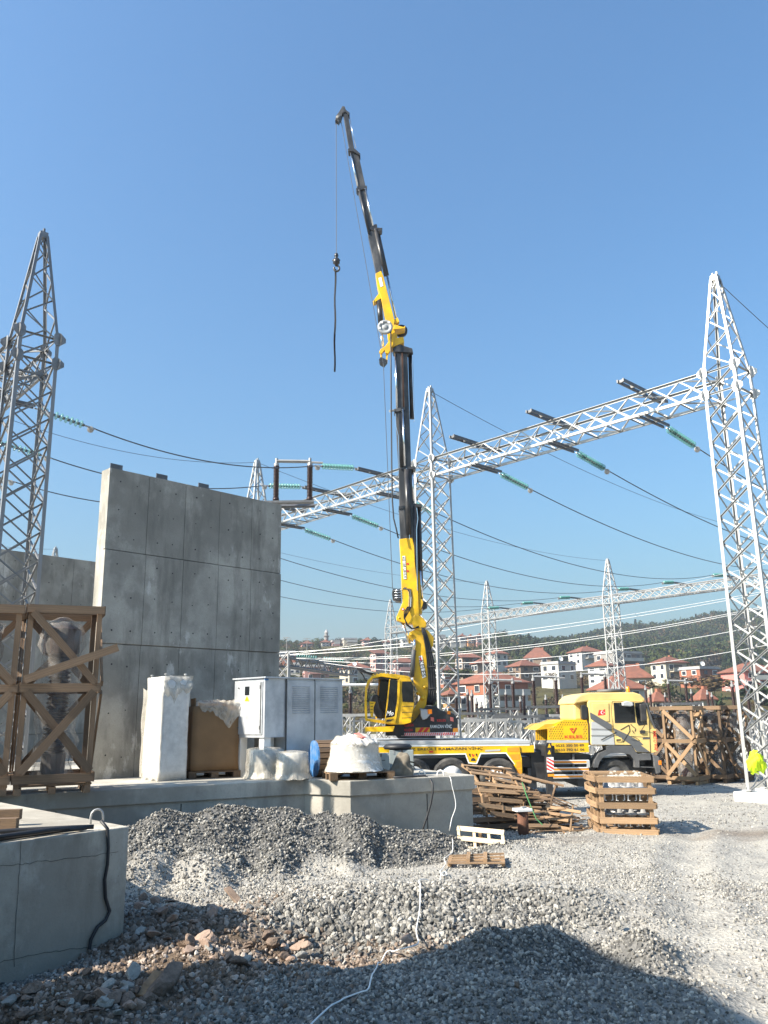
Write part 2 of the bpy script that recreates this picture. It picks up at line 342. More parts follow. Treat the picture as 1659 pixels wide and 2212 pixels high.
def ground_mat():
    m = bpy.data.materials.new('gravel_ground'); m.use_nodes = True; N = m.node_tree.nodes; L = m.node_tree.links; b = N['Principled BSDF']
    b.inputs['Roughness'].default_value = .95; b.inputs['Specular IOR Level'].default_value = .2
    g = N.new('ShaderNodeNewGeometry')
    def noise(s, d=5, ro=.6):
        n = N.new('ShaderNodeTexNoise'); n.inputs['Scale'].default_value = s; n.inputs['Detail'].default_value = d; n.inputs['Roughness'].default_value = ro; L.new(g.outputs['Position'], n.inputs['Vector']); return n.outputs['Fac']
    def rg(f, lo, hi, a=0, c=1):
        n = N.new('ShaderNodeMapRange'); n.inputs[1].default_value = lo; n.inputs[2].default_value = hi; n.inputs[3].default_value = a; n.inputs[4].default_value = c; L.new(f, n.inputs[0]); return n.outputs[0]
    def mix(f, a, bb):
        n = N.new('ShaderNodeMix'); n.data_type = 'RGBA'; L.new(f, n.inputs[0])
        for i, x in ((6, a), (7, bb)):
            if isinstance(x, tuple): n.inputs[i].default_value = (*x, 1)
            else: L.new(x, n.inputs[i])
        return n.outputs[2]
    vo = N.new('ShaderNodeTexVoronoi'); vo.inputs['Scale'].default_value = 26; L.new(g.outputs['Position'], vo.inputs['Vector'])
    vb = N.new('ShaderNodeTexVoronoi'); vb.inputs['Scale'].default_value = 60; L.new(g.outputs['Position'], vb.inputs['Vector'])
    c = mix(vo.outputs['Color'], (.19, .182, .168), (.40, .383, .345))
    c2 = mix(rg(noise(90, 3), .3, .7), (.30, .284, .252), (.45, .428, .38))
    c = mix(rg(noise(1.3, 6), .38, .62), c, c2)
    fa = N.new('ShaderNodeAttribute'); fa.attribute_name = 'fresh_shade'; c = mix(fa.outputs['Fac'], c, mix(vo.outputs['Color'], (.06, .06, .058), (.18, .175, .165)))
    sa = N.new('ShaderNodeAttribute'); sa.attribute_name = 'soil'
    s1 = mix(rg(noise(14, 6), .35, .65), (.075, .055, .038), (.21, .155, .11))
    c = mix(sa.outputs['Fac'], c, s1); L.new(c, b.inputs['Base Color'])
    bp = N.new('ShaderNodeBump'); bp.inputs['Strength'].default_value = .7; bp.inputs['Distance'].default_value = .03
    ad = N.new('ShaderNodeMath'); ad.operation = 'ADD'; L.new(vo.outputs['Distance'], ad.inputs[0]); L.new(noise(70, 4), ad.inputs[1]); L.new(ad.outputs[0], bp.inputs['Height']); L.new(bp.outputs[0], b.inputs['Normal'])
    return m
me.materials.append(ground_mat()); link('ground', me, kind='structure')
# --------- loose stone: shared shapes, scattered one by one
def stone_mat(name, a, b_, c_):
    m = bpy.data.materials.new(name); m.use_nodes = True; N = m.node_tree.nodes; L = m.node_tree.links; b = N['Principled BSDF']; b.inputs['Roughness'].default_value = .9; b.inputs['Specular IOR Level'].default_value = .25
    oi = N.new('ShaderNodeObjectInfo'); cr = N.new('ShaderNodeValToRGB'); e = cr.color_ramp.elements
    e[0].color = (*a, 1); e[1].color = (*c_, 1); x = e.new(.55); x.color = (*b_, 1)
    L.new(oi.outputs['Random'], cr.inputs[0]); tc = N.new('ShaderNodeTexCoord'); n = N.new('ShaderNodeTexNoise'); n.inputs['Scale'].default_value = 3; n.inputs['Detail'].default_value = 5; L.new(tc.outputs['Object'], n.inputs['Vector'])
    mx = N.new('ShaderNodeMix'); mx.data_type = 'RGBA'; mx.blend_type = 'MULTIPLY'; mx.inputs[0].default_value = .6
    cr2 = N.new('ShaderNodeValToRGB'); cr2.color_ramp.elements[0].color = (.55, .55, .55, 1); cr2.color_ramp.elements[1].color = (1.25, 1.22, 1.18, 1); L.new(n.outputs['Fac'], cr2.inputs[0])
    L.new(cr.outputs[0], mx.inputs[6]); L.new(cr2.outputs[0], mx.inputs[7]); L.new(mx.outputs[2], b.inputs['Base Color']); MATS[name] = m
stone_mat('stone_grey', (.12, .116, .110), (.27, .26, .238), (.46, .44, .395))
stone_mat('stone_fresh_shade', (.08, .079, .074), (.185, .181, .168), (.36, .348, .318))
stone_mat('stone_warm', (.10, .075, .055), (.22, .17, .135), (.40, .35, .31))
def stone_mesh(name, seed, m, flat=.75):
    r = random.Random(seed); bm = bmesh.new(); bmesh.ops.create_icosphere(bm, subdivisions=1, radius=.5)
    sx, sy, sz = r.uniform(.75, 1.25), r.uniform(.6, 1.0), r.uniform(.5, .9)*flat/.75
    for v in bm.verts: v.co = Vector((v.co.x*sx, v.co.y*sy, v.co.z*sz))*r.uniform(.72, 1.22)
    for k in range(4):                                          # knock flat facets off
        n = Vector((r.uniform(-1, 1), r.uniform(-1, 1), r.uniform(-1, 1))).normalized(); lim = r.uniform(.22, .34)
        for v in bm.verts:
            e = v.co.dot(n)-lim
            if e > 0: v.co -= n*e
    me = bpy.data.meshes.new(name); bm.to_mesh(me); bm.free(); me.materials.append(M_(m)); return me
def scatter(name, pts, sizes, m, label, nvar=7, seed=1):
    col = bpy.data.collections.new(name+'_shapes')
    for k in range(nvar): col.objects.link(bpy.data.objects.new('stone_shape', stone_mesh('stone', seed*100+k, m)))
    n = len(pts); me = bpy.data.meshes.new(name); me.vertices.add(n); me.vertices.foreach_set('co', np.asarray(pts, np.float32).reshape(-1))
    a = me.attributes.new('size', 'FLOAT', 'POINT'); a.data.foreach_set('value', np.asarray(sizes, np.float32))
    a = me.attributes.new('turn', 'FLOAT_VECTOR', 'POINT'); a.data.foreach_set('vector', (rng.random((n, 3))*6.28).astype(np.float32).reshape(-1))
    a = me.attributes.new('pick', 'INT', 'POINT'); a.data.foreach_set('value', rng.integers(0, nvar, n).astype(np.int32))
    me.materials.append(M_(m)); o = link(name, me, label=label, cat='gravel', kind='stuff')
    ng = bpy.data.node_groups.new(name, 'GeometryNodeTree'); ng.interface.new_socket('Geometry', in_out='INPUT', socket_type='NodeSocketGeometry'); ng.interface.new_socket('Geometry', in_out='OUTPUT', socket_type='NodeSocketGeometry')
    N = ng.nodes; L = ng.links; gi = N.new('NodeGroupInput'); go = N.new('NodeGroupOutput'); ip = N.new('GeometryNodeInstanceOnPoints'); ci = N.new('GeometryNodeCollectionInfo')
    ci.inputs['Collection'].default_value = col; ci.inputs['Separate Children'].default_value = True; ci.inputs['Reset Children'].default_value = True
    def na(nm, t):
        q = N.new('GeometryNodeInputNamedAttribute'); q.data_type = t; q.inputs['Name'].default_value = nm; return q.outputs['Attribute']
    L.new(gi.outputs[0], ip.inputs['Points']); L.new(ci.outputs[0], ip.inputs['Instance']); ip.inputs['Pick Instance'].default_value = True
    er = N.new('FunctionNodeEulerToRotation'); L.new(na('turn', 'FLOAT_VECTOR'), er.inputs[0])
    L.new(na('pick', 'INT'), ip.inputs['Instance Index']); L.new(er.outputs[0], ip.inputs['Rotation']); L.new(na('size', 'FLOAT'), ip.inputs['Scale']); L.new(ip.outputs[0], go.inputs[0])
    o.modifiers.new('scatter', 'NODES').node_group = ng
    return o
def rnd_pts(n, x0, x1, y0, y1):
    return rng.uniform(x0, x1, n), rng.uniform(y0, y1, n)
BLK = [(-2.37, 8.03), (-6.2, 12.2), (-9, 8.5), (-6.9, 2.1)]
def inside(x, y, poly):
    r = np.zeros(len(x), bool); n = len(poly)
    for i in range(n):
        (x1, y1), (x2, y2) = poly[i], poly[(i+1) % n]
        c = ((y1 > y) != (y2 > y)) & (x < (x2-x1)*(y-y1)/(y2-y1+1e-12)+x1); r ^= c
    return r
def gravel_points():
    P, S, F = [], [], []
    for n, y0, y1, lo, hi in [(60000, 5.0, 8.8, .022, .060), (52000, 8.6, 11.5, .022, .055), (42000, 11.2, 15, .024, .05), (26000, 14.5, 22, .028, .065), (12000, 21, 34, .04, .09)]:
        y = y0+(y1-y0)*rng.random(n); x = (rng.random(n)*2-1)*(y*.5+.3)
        k = ~inside(x, y, BLK) & ((y < front_y(x)) | (x > 1.45) | (y > 19))
        x, y = x[k], y[k]; so = soil_mask(x, y)
        bare = vnoise(x, y, .55, 11)+.6*vnoise(x, y, 1.7, 12)                      # dusty, trodden patches carry fewer stones
        w1 = gauss(x, y, .2, 8.65, 1.7, .42, .12); fresh_shade = fresh_shade_mask(x, y)
        keep = np.clip(.50-1.5*bare*(x > -1), .08, 1); rut = np.maximum(*[np.exp(-((x-(ax+.30*(y-6)+.25*np.sin(y*.45+k)))/.34)**2) for k, ax in ((0, 2.35), (1, 3.9))]); open_ = smooth((x-1.0-.15*(y-8))/1.2); keep = keep*(1-.55*open_)*(1-.75*rut*(y < 15))
        keep = np.maximum(keep, fresh_shade)*(1-np.clip(1.15*so, 0, .96))
        k = rng.random(len(x)) < keep; x, y, w1, fresh_shade = x[k], y[k], w1[k], fresh_shade[k]
        s = lo+(hi-lo)*rng.random(len(x))**2.0; s = s*(1+.75*np.clip(w1, 0, 1))*(1+.25*fresh_shade*(y > 10))*(1-.22*open_[k])
        P.append(np.stack([x, y, ground_h(x, y)+s*.15], 1)); S.append(s); F.append(rng.random(len(x)) < fresh_shade*.92)
    return np.concatenate(P), np.concatenate(S), np.concatenate(F)
gp, gs, gf = gravel_points()
scatter('gravel', gp[~gf], gs[~gf], 'stone_grey', 'loose pale dusty stone strewn over the whole yard', seed=1)
scatter('crushed_stone', gp[gf], gs[gf], 'stone_fresh_shade', 'dark crushed stone, freshly tipped on heap and banks, darkened for shade in the foreground', seed=3)
# brown rubble beside the block: small pieces as stuff, the larger ones counted
x, y = rnd_pts(26000, -3.2, 1.4, 5.4, 9.6); k = (rng.random(len(x)) < soil_mask(x, y)) & ~inside(x, y, BLK); x, y = x[k], y[k]
s = .015+.065*rng.random(len(x))**2.6; scatter('rubble_gravel', np.stack([x, y, ground_h(x, y)+s*.1], 1), s, 'stone_warm', 'small brown and beige rubble spilled at the foot of the concrete block', seed=2)
mat('rock_brown', (.16, .115, .085), .9, 0, .35, 5, .6, 9, rnd=.25); mat('rock_pale', (.29, .28, .25), .9, 0, .2, 5, .5, 9, rnd=.2); mat('rock_pink', (.27, .195, .15), .9, 0, .2, 6, .4, 10, rnd=.2)
def rock(u, v, size, m, seed, label, flat=.75, lift=.25, group=None, tilt=None, name='rock'):
    p = atz(u, v, .05)
    for _ in range(6): p = atz(u, v, float(ground_h(np.array(p.x), np.array(p.y)))+.02)
    bm = bmesh.new(); bmesh.ops.create_icosphere(bm, subdivisions=3, radius=.5); r = random.Random(seed*7+1)
    dims = Vector((r.uniform(1.0, 1.5), r.uniform(.7, 1), r.uniform(.6, .85)*flat/.75))
    for q in range(9):
        n = Vector((r.uniform(-1, 1), r.uniform(-1, 1), r.uniform(-1, 1))).normalized(); lim = r.uniform(.17, .34)
        for vv in bm.verts:
            e = vv.co.dot(n)-lim
            if e > 0: vv.co -= n*e*.98
    for vv in bm.verts:
        c = vv.co; k = 1+.05*math.sin(c.x*17+seed)*math.sin(c.y*19)*math.sin(c.z*15)+r.uniform(-.015, .015); vv.co = Vector((c.x*dims.x, c.y*dims.y, c.z*dims.z))*k
    me = bpy.data.meshes.new('rock'); bm.to_mesh(me); bm.free(); me.materials.append(M_(m))
    o = link(name, me, label=label, cat='stone', group=group); o.scale = (size,)*3; o.rotation_euler = tilt or (r.uniform(-.4, .4), r.uniform(-.4, .4), r.uniform(0, 6)); o.location = p+Vector((0, 0, size*lift*.6)); return o
rock(362, 2128, .30, 'rock_brown', 3, 'largest brown boulder at the foot of the concrete block', .9)
rock(283, 2105, .14, 'rock_pale', 5, 'grey rock just left of the largest brown boulder')
rock(218, 2150, .15, 'rock_pink', 6, 'pale wedge of rock between concrete block and largest boulder')
rock(168, 2160, .15, 'rock_brown', 8, 'brown rock lying closest under the face of the concrete block')
rock(184, 2105, .12, 'rock_brown', 9, 'dark slab of rock leaning against the concrete block', .5)
rock(256, 2192, .09, 'rock_pale', 10, 'small white stone at the bottom edge of the picture')
rock(539, 1965, .12, 'rock_pale', 11, 'pale grey stone on top of the rubble spill')
rock(580, 1985, .10, 'rock_pale', 12, 'greenish white stone at the middle of the rubble spill')
rock(636, 2078, .12, 'rock_pale', 13, 'white stone at the lower right end of the rubble spill')
rock(390, 2142, .06, 'rock_pale', 14, 'small pale stone right of the leaning brown board')
rock(480, 2010, .17, 'rock_brown', 15, 'brown angular rock in the middle of the rubble spill')
rock(560, 1982, .11, 'rock_brown', 16, 'dark brown rock between two pale stones in the rubble')
rock(1160, 1958, .10, 'rock_pink', 17, 'cream coloured stone on the bank of grey gravel')
rock(878, 2033, .14, 'rock_pink', 18, 'large cream stone at the foot of the gravel bank', .55)
rock(1338, 1998, .08, 'rock_pale', 19, 'pale stone beside the two dark hollows in the gravel')
rock(760, 2035, .11, 'rock_pale', 20, 'pale stone at the left end of the gravel bank')
slab = random.Random(4)
for i in range(70):
    u = slab.uniform(300, 660); v = 1935+slab.uniform(0, 120)*(1-.3*abs(u-500)/200)+(u-300)*.16
    rock(u, v, slab.uniform(.07, .19)**1, slab.choice(['rock_pink', 'rock_pink', 'rock_pink', 'rock_brown', 'rock_brown', 'rock_pink', 'rock_pale']), 200+i, 'broken piece of pinkish stone in the rubble spill beside the block', slab.choice([.35, .5, .75]), group='broken stone in the rubble spill')
for i in range(40):
    u = slab.uniform(10, 330); v = 2135+slab.uniform(0, 60)-.09*(u-150)
    rock(u, v, slab.uniform(.05, .14), slab.choice(['rock_pink', 'rock_brown', 'rock_brown', 'rock_brown', 'rock_pale']), 300+i, 'broken stone lying along the foot of the concrete block', slab.choice([.5, .75]), group='broken stone under the block')
def brickbat(u, v, L, w, t, rz, ry, m, label):
    p = atz(u, v, .05)
    for _ in range(6): p = atz(u, v, float(ground_h(np.array(p.x), np.array(p.y)))+t/2)
    M = Euler((R(8), ry, rz)).to_matrix(); MB().box(p+V(0, 0, .03), (L, w, t), M=M).build('board', m, None, bevel=.006, label=label, cat='board')
brickbat(322, 2137, .26, .075, .04, R(72), R(-22), 'wood_old', 'short brown board leaning on the rubble right of the boulder')
brickbat(505, 1942, .34, .08, .03, R(-52), R(20), 'rock_brown', 'long dark plank end sticking out of the rubble heap')
brickbat(612, 1997, .20, .08, .06, R(-50), R(12), 'rock_pink', 'pink brick fragment at the right of the rubble spill')
# ------------------------------------------------------------------ concrete block, platform, fire walls
def poly_prism(pts, z0, z1): return MB().prism([(x, y, z0) for x, y in pts], (0, 0, z1-z0))
ZP = 1.05
b = thing('concrete_block', 'large grey concrete foundation block with cables and a lifting loop on top', 'concrete block', (-4.5, 7.5, 0))
poly_prism([(-2.37, 8.03), (-6.2, 12.2), (-10.6, 8.4), (-7.2, 1.7)], -.5, ZP).build('body', 'concrete_block', b, bevel=.015)
hp = atz(209, 1779, ZP); MB().path([hp+V(x, x*.5, z) for x, z in ((-.05, -.03), (-.052, .06), (-.045, .095), (-.025, .12), (0, .128), (.025, .12), (.042, .095), (.048, .06), (.048, -.03))], .011, 8).build('lifting_loop', 'galv', b, True)
# cables lying over the block
fd = (V(-3.11, 7.06, 0)-V(-2.37, 8.03, 0)).normalized()
def on_block(s, t, z=.02): return V(-2.37, 8.03, ZP+z)+fd*s+V(-.676, .736, 0)*t
for k, (t0, t1) in enumerate([(.10, .06), (.16, .13), (.06, .02)]):
    pts = [on_block(.42+.02*k, .05+.03*k, .03)]+[on_block(.5+.25*j, t0+(t1-t0)*j/6+.03*math.sin(j*1.3+k), .025+.012*k) for j in range(1, 9)]
    MB().path(pts, .019, 7).build('black_cable', 'cable_black', None, True, label=['thick black cable lying nearest the front edge of the block', 'middle one of three black cables lying on the block', 'black cable lying along the very edge of the block top'][k], cat='cable')
MB().path([on_block(.35, .05, .03), on_block(.55, .2, .03), on_block(.9, .42, .03), on_block(1.4, .62, .03), on_block(2.2, .8, .03)], .02, 7).build('black_cable', 'cable_black', None, True, label='black cable running back across the block top towards the timber', cat='cable')
fn = V(.797, -.604, 0)
hang = [(232, 1790), (234, 1830), (232, 1868), (226, 1900), (228, 1940), (237, 1968), (228, 1988), (210, 2003), (196, 2030), (190, 2070), (187, 2105), (186, 2118)]
def on_face(u, v, off=.02):
    d = ray(u, v); n = fn; p0 = V(-2.37, 8.03, 0)+n*off; C = V(0, 0, EYE); t = (p0-C).dot(n)/d.dot(n); return C+d*t
MB().path([on_face(226, 1784)+V(0, 0, .04)-fn*.06]+[on_face(*h) for h in hang], .015, 7).build('hanging_cable', 'cable_black', None, True, label='black cable hanging down the front face of the concrete block', cat='cable')
for nm, pts_ in (('crack', [(0, 1872), (40, 1868), (80, 1862), (130, 1858), (180, 1851), (225, 1845), (262, 1838)]), ('crack', [(0, 2078), (50, 2066), (110, 2056), (160, 2050), (186, 2046), (215, 2042)]), ('panel_joint', [(45, 1815), (42, 1880), (36, 1960), (32, 2040), (30, 2100)])):
    rj = random.Random(len(pts_)); q = []
    for (ua, va), (ub, vb_) in zip(pts_, pts_[1:]): q += [on_face(ua+(ub-ua)*k/5+rj.uniform(-1, 1), va+(vb_-va)*k/5+(rj.uniform(-2.5, 2.5) if nm == 'crack' else 0), .0005) for k in range(5)]
    MB().path(q, .0016, 5).build(nm, 'dark_hole', b)
tb = thing('timber_scraps', 'dark broken timber offcuts lying on top of the concrete block', 'timber', (-4, 8.5, ZP))
for (u0, u1, v0) in [(0, 38, 1772), (8, 44, 1765)]:
    p, q = atz(u0-30, v0+8, ZP+.05), atz(u1, v0+6, ZP+.05); stick('timber', p+V(0, 0, .05 if v0 < 1770 else 0), q+V(0, 0, .05 if v0 < 1770 else 0), .1, .09, 'wood_dark', tb, (0, 0, 1))
# platform
PL = [(-9.9, 9.02), (-1.3, 13.49), (-.57, 13.07), (1.39, 13.94), (-.75, 18.6), (-4.5, 24), (-16, 18)]
b = thing('concrete_platform', 'long grey concrete platform with a raised lip carrying the boxes and cabinets', 'platform', (-4, 14, 0))
def inset(pts, d):
    out = []; n = len(pts)
    for i in range(n):
        p0, p1, p2 = [Vector((*pts[j % n], 0)) for j in (i-1, i, i+1)]
        a, c = (p1-p0).normalized(), (p2-p1).normalized(); na, nc = V(-a.y, a.x, 0), V(-c.y, c.x, 0)
        m = (na+nc); m = m/(m.dot(na)) if abs(m.dot(na)) > .1 else na; out.append((p1.x+m.x*d, p1.y+m.y*d))
    return out
poly_prism(PL, .83, ZP).build('lip', 'concrete', b, bevel=.012)
poly_prism(inset(PL, .035), -.6, .828).build('body', 'concrete', b)
for s0, s1, fr in [((-1.3, 13.49), (-9.9, 9.02), (1.9, 3.6, 5.3)), ((-.57, 13.07), (1.39, 13.94), (1.30,))]:
    a, c = V(*s0, 0), V(*s1, 0); d = (c-a).normalized(); nn = V(d.y, -d.x, 0); nn = nn if nn.y < 0 else -nn
    for f_ in fr: MB().box(a+d*f_+nn*(-.033)+V(0, 0, .15), (.012, .006, 1.3), math.atan2(d.y, d.x)).build('panel_joint', 'dark_hole', b)
lp = lambda u, v: atz(u, v, ZP)
for u in (915, 957):
    p = lp(u, 1683 if u < 950 else 1682)+V(0, .6, 0)
    MB().path([p+V(-.05, 0, -.02), p+V(-.05, 0, .04), p+V(-.034, 0, .075), p+V(0, 0, .09), p+V(.034, 0, .075), p+V(.05, 0, .04), p+V(.05, 0, -.02)], .010, 8).build('lifting_loop', 'white_paint', b, True)
# fire walls: cast panels with recessed joints
def fire_wall(name, label, A, B, ztop, z0, thick, ncol, zj, lean=None, brackets=0):
    A, B = V(*A, 0), V(*B, 0); d = (B-A).normalized(); L = (B-A).length; n = V(d.y, -d.x, 0)
    if n.y > 0: n = -n
    t = thing(name, label, 'wall', (A.x, A.y, z0)); rz = math.atan2(d.y, d.x)
    MB().box((A+B)/2-n*(thick/2+.014)+V(0, 0, (z0+ztop)/2-.006), (L-.01, thick-.02, ztop-z0-.012), rz).build('core', 'concrete_wall', t)
    zs = [z0]+zj+[ztop]; r = random.Random(5); g = .006
    holes = MB()
    for j in range(len(zs)-1):
        cw = L/ncol; sh = r.uniform(-.04, .04)
        for i in range(ncol):
            x0 = max(0, i*cw+(sh if i else 0)); x1 = L if i == ncol-1 else (i+1)*cw+sh
            prd = .006*r.random()+(.012 if j == 1 else 0)
            c = A+d*((x0+x1)/2)+n*(prd/2)
            MB().box((c.x, c.y, (zs[j]+zs[j+1])/2), (x1-x0-g, .05+prd, zs[j+1]-zs[j]-g*2), rz).build('cast_panel', 'concrete_wall', t, bevel=.006)
            for hx in (.3, .72):
                for hz in (.16, .5, .84):
                    q = A+d*(x0+(x1-x0)*(hx+r.uniform(-.04, .04)))+n*(.0265+prd); z = zs[j]+(zs[j+1]-zs[j])*(hz+r.uniform(-.02, .02))
                    holes.tube(V(q.x, q.y, z), V(q.x, q.y, z)+n*.004, r.uniform(.009, .016), 8)
    holes.build('tie_holes', 'dark_hole', t, kind='stuff')
    for k in range(brackets):
        q = A+d*(.16+k*.93)-n*.04; br = MB().box((q.x, q.y, ztop+.045), (.24, .012, .11), rz).box((q.x-n.x*.05, q.y-n.y*.05, ztop+.003), (.24, .1, .008), rz)
        for e in (-.05, .05): br.tube(V(q.x, q.y, ztop+.065)+d*e+n*.004, V(q.x, q.y, ztop+.065)+d*e+n*.02, .012, 6)
        br.build('steel_bracket', 'galv_dull', t)
    return t
fire_wall('fire_wall', 'tall grey concrete wall with stained cast panels behind the cabinets', (-4.88, 14.11), (-2.18, 16.98), 6.36, ZP-.02, .26, 5, [3.26, 4.88], brackets=3)
a, c = atz(-60, 1177, 6.36), atz(210, 1214, 6.36); dd = (c-a).normalized()
fire_wall('fire_wall', 'second concrete wall far left, partly behind the lattice mast', (a.x-dd.x*3, a.y-dd.y*3), (c.x+dd.x*2.2, c.y+dd.y*2.2), 6.36, -.2, .3, 9, [1.66, 3.26, 4.88], brackets=0)
# unseen wall added left of the picture to cast the shadow over the foreground
fire_wall('fire_wall', 'unseen concrete wall added left of the picture to shade the gravel', (-6.42, 4.92), (-3.8, -2.1), 6.3, -.2, .4, 6, [1.66, 3.26, 4.88])
# ------------------------------------------------------------------ lattice gantries
GD = V(-.655, .755, 0)                  # along the gantry beams
GN = V(.755, .655, 0)                   # along the conductors, away from the camera
ZB, ZT, ZPK = 10.38, 11.02, 13.88
SIDE = .86
def corners(c, s, z):
    h = s/2; return [V(c[0], c[1], z)+GD*(h*a)+GN*(h*b) for a, b in ((-1, -1), (-1, 1), (1, 1), (1, -1))]
def tower(c, label, z0=0, near=True, mat_='galv', s=SIDE, footing=True):
    t = thing('lattice_mast', label, 'mast', (c[0], c[1], z0))
    far = MB()
    def piece(name, p, q, w, n=None, m=mat_):
        if near: stick(name, p, q, w, w, m, t, n, 'angle')
        else: far.bar(p, q, w, w*.8, n)
    b0, b1, pk = corners(c, s*1.12, z0), corners(c, s, ZT), corners(c, .16, ZPK)
    lv = lambda k, z: b0[k]+(b1[k]-b0[k])*((z-z0)/(ZT-z0))
    lp_ = lambda k, z: b1[k]+(pk[k]-b1[k])*((z-ZT)/(ZPK-ZT))
    cen = V(c[0], c[1], 0)
    if near:
        for k in range(4):
            out = (b0[k]-cen); out.z = 0
            stick('leg', b0[k], b1[k], .085, .085, mat_, t, Matrix.Rotation(R(-45), 3, 'Z')@(-out), 'angle'); stick('leg', b1[k], pk[k], .07, .07, mat_, t, Matrix.Rotation(R(-45), 3, 'Z')@(-out), 'angle')
    else:
        lg = MB()
        for k in range(4): lg.bar(b0[k], b1[k], .085, .085); lg.bar(b1[k], pk[k], .075, .075)
        lg.build('legs', mat_, t)
    n = 15 if near else 11; zs = [z0+(ZB-z0)*i/n for i in range(n+1)]
    bw = .042 if near else .045
    for k in range(4):
        j = (k+1) % 4; fnm = ((b0[k]+b0[j])/2-V(c[0], c[1], z0)); fnm.z = 0
        for i in range(n):
            piece('brace', lv(k, zs[i]), lv(j, zs[i+1]), bw, fnm); piece('brace', lv(j, zs[i])-fnm*.06, lv(k, zs[i+1])-fnm*.06, bw, fnm)
        piece('brace', lv(k, ZB), lv(j, ZB), bw, fnm); piece('brace', lv(k, ZT), lv(j, ZT), bw, fnm); piece('brace', lv(k, ZB), lv(j, ZT), bw, fnm)
        m = 6
        for i in range(m):
            za, zb = ZT+(ZPK-ZT)*(1-(1-i/m)**1.15), ZT+(ZPK-ZT)*(1-(1-(i+1)/m)**1.15)
            a, bb = (k, j) if i % 2 else (j, k); piece('brace', lp_(a, za), lp_(bb, zb), bw*.85, fnm)
    if not near: far.build('bracing', mat_, t, kind='stuff')
    # gusset plates and cap
    if near:
        for k in range(4):
            for z, hz in ((ZT, .22), (ZB, .2)):
                p = lv(k, z)
                out = p-V(c[0], c[1], z)
                for axis in (GD, GN):
                    sg = 1 if out.dot(axis) > 0 else -1
                    pl = MB(); ctr = p+axis*(sg*.05); side = GN if axis is GD else GD; ss = 1 if out.dot(side) > 0 else -1
                    q = [ctr+side*(ss*x)+V(0, 0, y) for x, y in ((-.10, -hz*.45), (-.05, -hz*.75), (.06, -hz*.75), (.19, -.05), (.19, .05), (.06, hz*.75), (-.05, hz*.75), (-.10, hz*.45))]
                    pl.prism(q, axis*(sg*.012)).build('gusset_plate', 'white_galv' if mat_ == 'galv' else mat_, t)
    cp = MB(); cp.box((c[0], c[1], ZPK+.02), (.2, .2, .16), math.atan2(GD.y, GD.x))
    for e in (-.06, .06): cp.box(V(c[0], c[1], ZPK+.14)+GD*e, (.05, .05, .12), math.atan2(GD.y, GD.x))
    cp.build('cap', mat_, t)
    return t
mat('white_galv', (.50, .50, .49), .45, .2, .1, 6)
def beam(ca, cb, label, near=True, mat_='galv', ext=0, npan=None):
    a, b_ = V(*ca, 0), V(*cb, 0); d = (b_-a).normalized(); L = (b_-a).length; h = SIDE/2
    n_ = V(d.y, -d.x, 0); n_ = -n_ if n_.dot(GN) < 0 else n_
    p0 = a+d*(h-.02); LL = L-2*h+.04+ext
    t = thing('gantry_beam', label, 'beam', (a.x+d.x*L/2, a.y+d.y*L/2, ZB))
    far = MB()
    def P(s, e, z): return p0+d*s+n_*(h*e)+V(0, 0, z)
    def piece(name, p, q, w, n=None, m=mat_):
        if near: stick(name, p, q, w, w, m, t, n, 'angle')
        else: far.bar(p, q, w, w*.8, n)
    for e in (-1, 1):
        for z in (ZB, ZT):
            if near: stick('chord', P(0, e, z), P(LL, e, z), .075, .075, mat_, t, V(0, 0, 1) if z == ZB else V(0, 0, -1), 'angle')
            else: far.bar(P(0, e, z), P(LL, e, z), .075, .075)
    k = npan or max(4, round(LL/.8)); st = LL/k; bw = .038 if near else .042
    for i in range(k):
        s0, s1 = i*st, (i+1)*st
        for e in (-1, 1):
            piece('brace', P(s0, e, ZB), P(s1, e, ZT), bw, n_*e); piece('brace', P(s0, e*.93, ZT), P(s1, e*.93, ZB), bw, n_*e)
        a_, b2 = (-1, 1) if i % 2 else (1, -1)
        piece('brace', P(s0, a_, ZB-.01), P(s1, b2, ZB-.01), bw, V(0, 0, 1)); piece('brace', P(s0, -1, ZB-.02), P(s0, 1, ZB-.02), bw*1.1, V(0, 0, 1), 'galv_dull' if near else mat_)
        piece('brace', P(s0, a_, ZT+.01), P(s1, b2, ZT+.01), bw, V(0, 0, 1))
    if not near: far.build('truss', mat_, t, kind='stuff')
    return t, p0, d, n_, LL
def arm(p0, d, n_, s, t, near=True, lo=-1.55, hi=1.0):      # double channel lying across the beam top
    b = MB()
    for e in (-.09, .09):
        a, c = p0+d*(s+e)+n_*(lo)+V(0, 0, ZT+.09), p0+d*(s+e)+n_*hi+V(0, 0, ZT+.09)
        b.bar(a, c, .045, .09, V(0, 0, 1))
    for q in range(5): b.box(p0+d*s+n_*(lo+.08+q*(hi-lo-.16)/4)+V(0, 0, ZT+.09), (.21, .06, .08), math.atan2(d.y, d.x))
    b.build('crossarm', 'galv_dull', t)
    if near:
        b = MB()
        for e in (-.09, .09): b.bar(p0+d*(s+e)+n_*(-.5)+V(0, 0, ZB-.05), p0+d*(s+e)+n_*.95+V(0, 0, ZB-.05), .05, .08, V(0, 0, 1))
        b.build('lower_crossarm', 'galv_dull', t)
DISC = {}
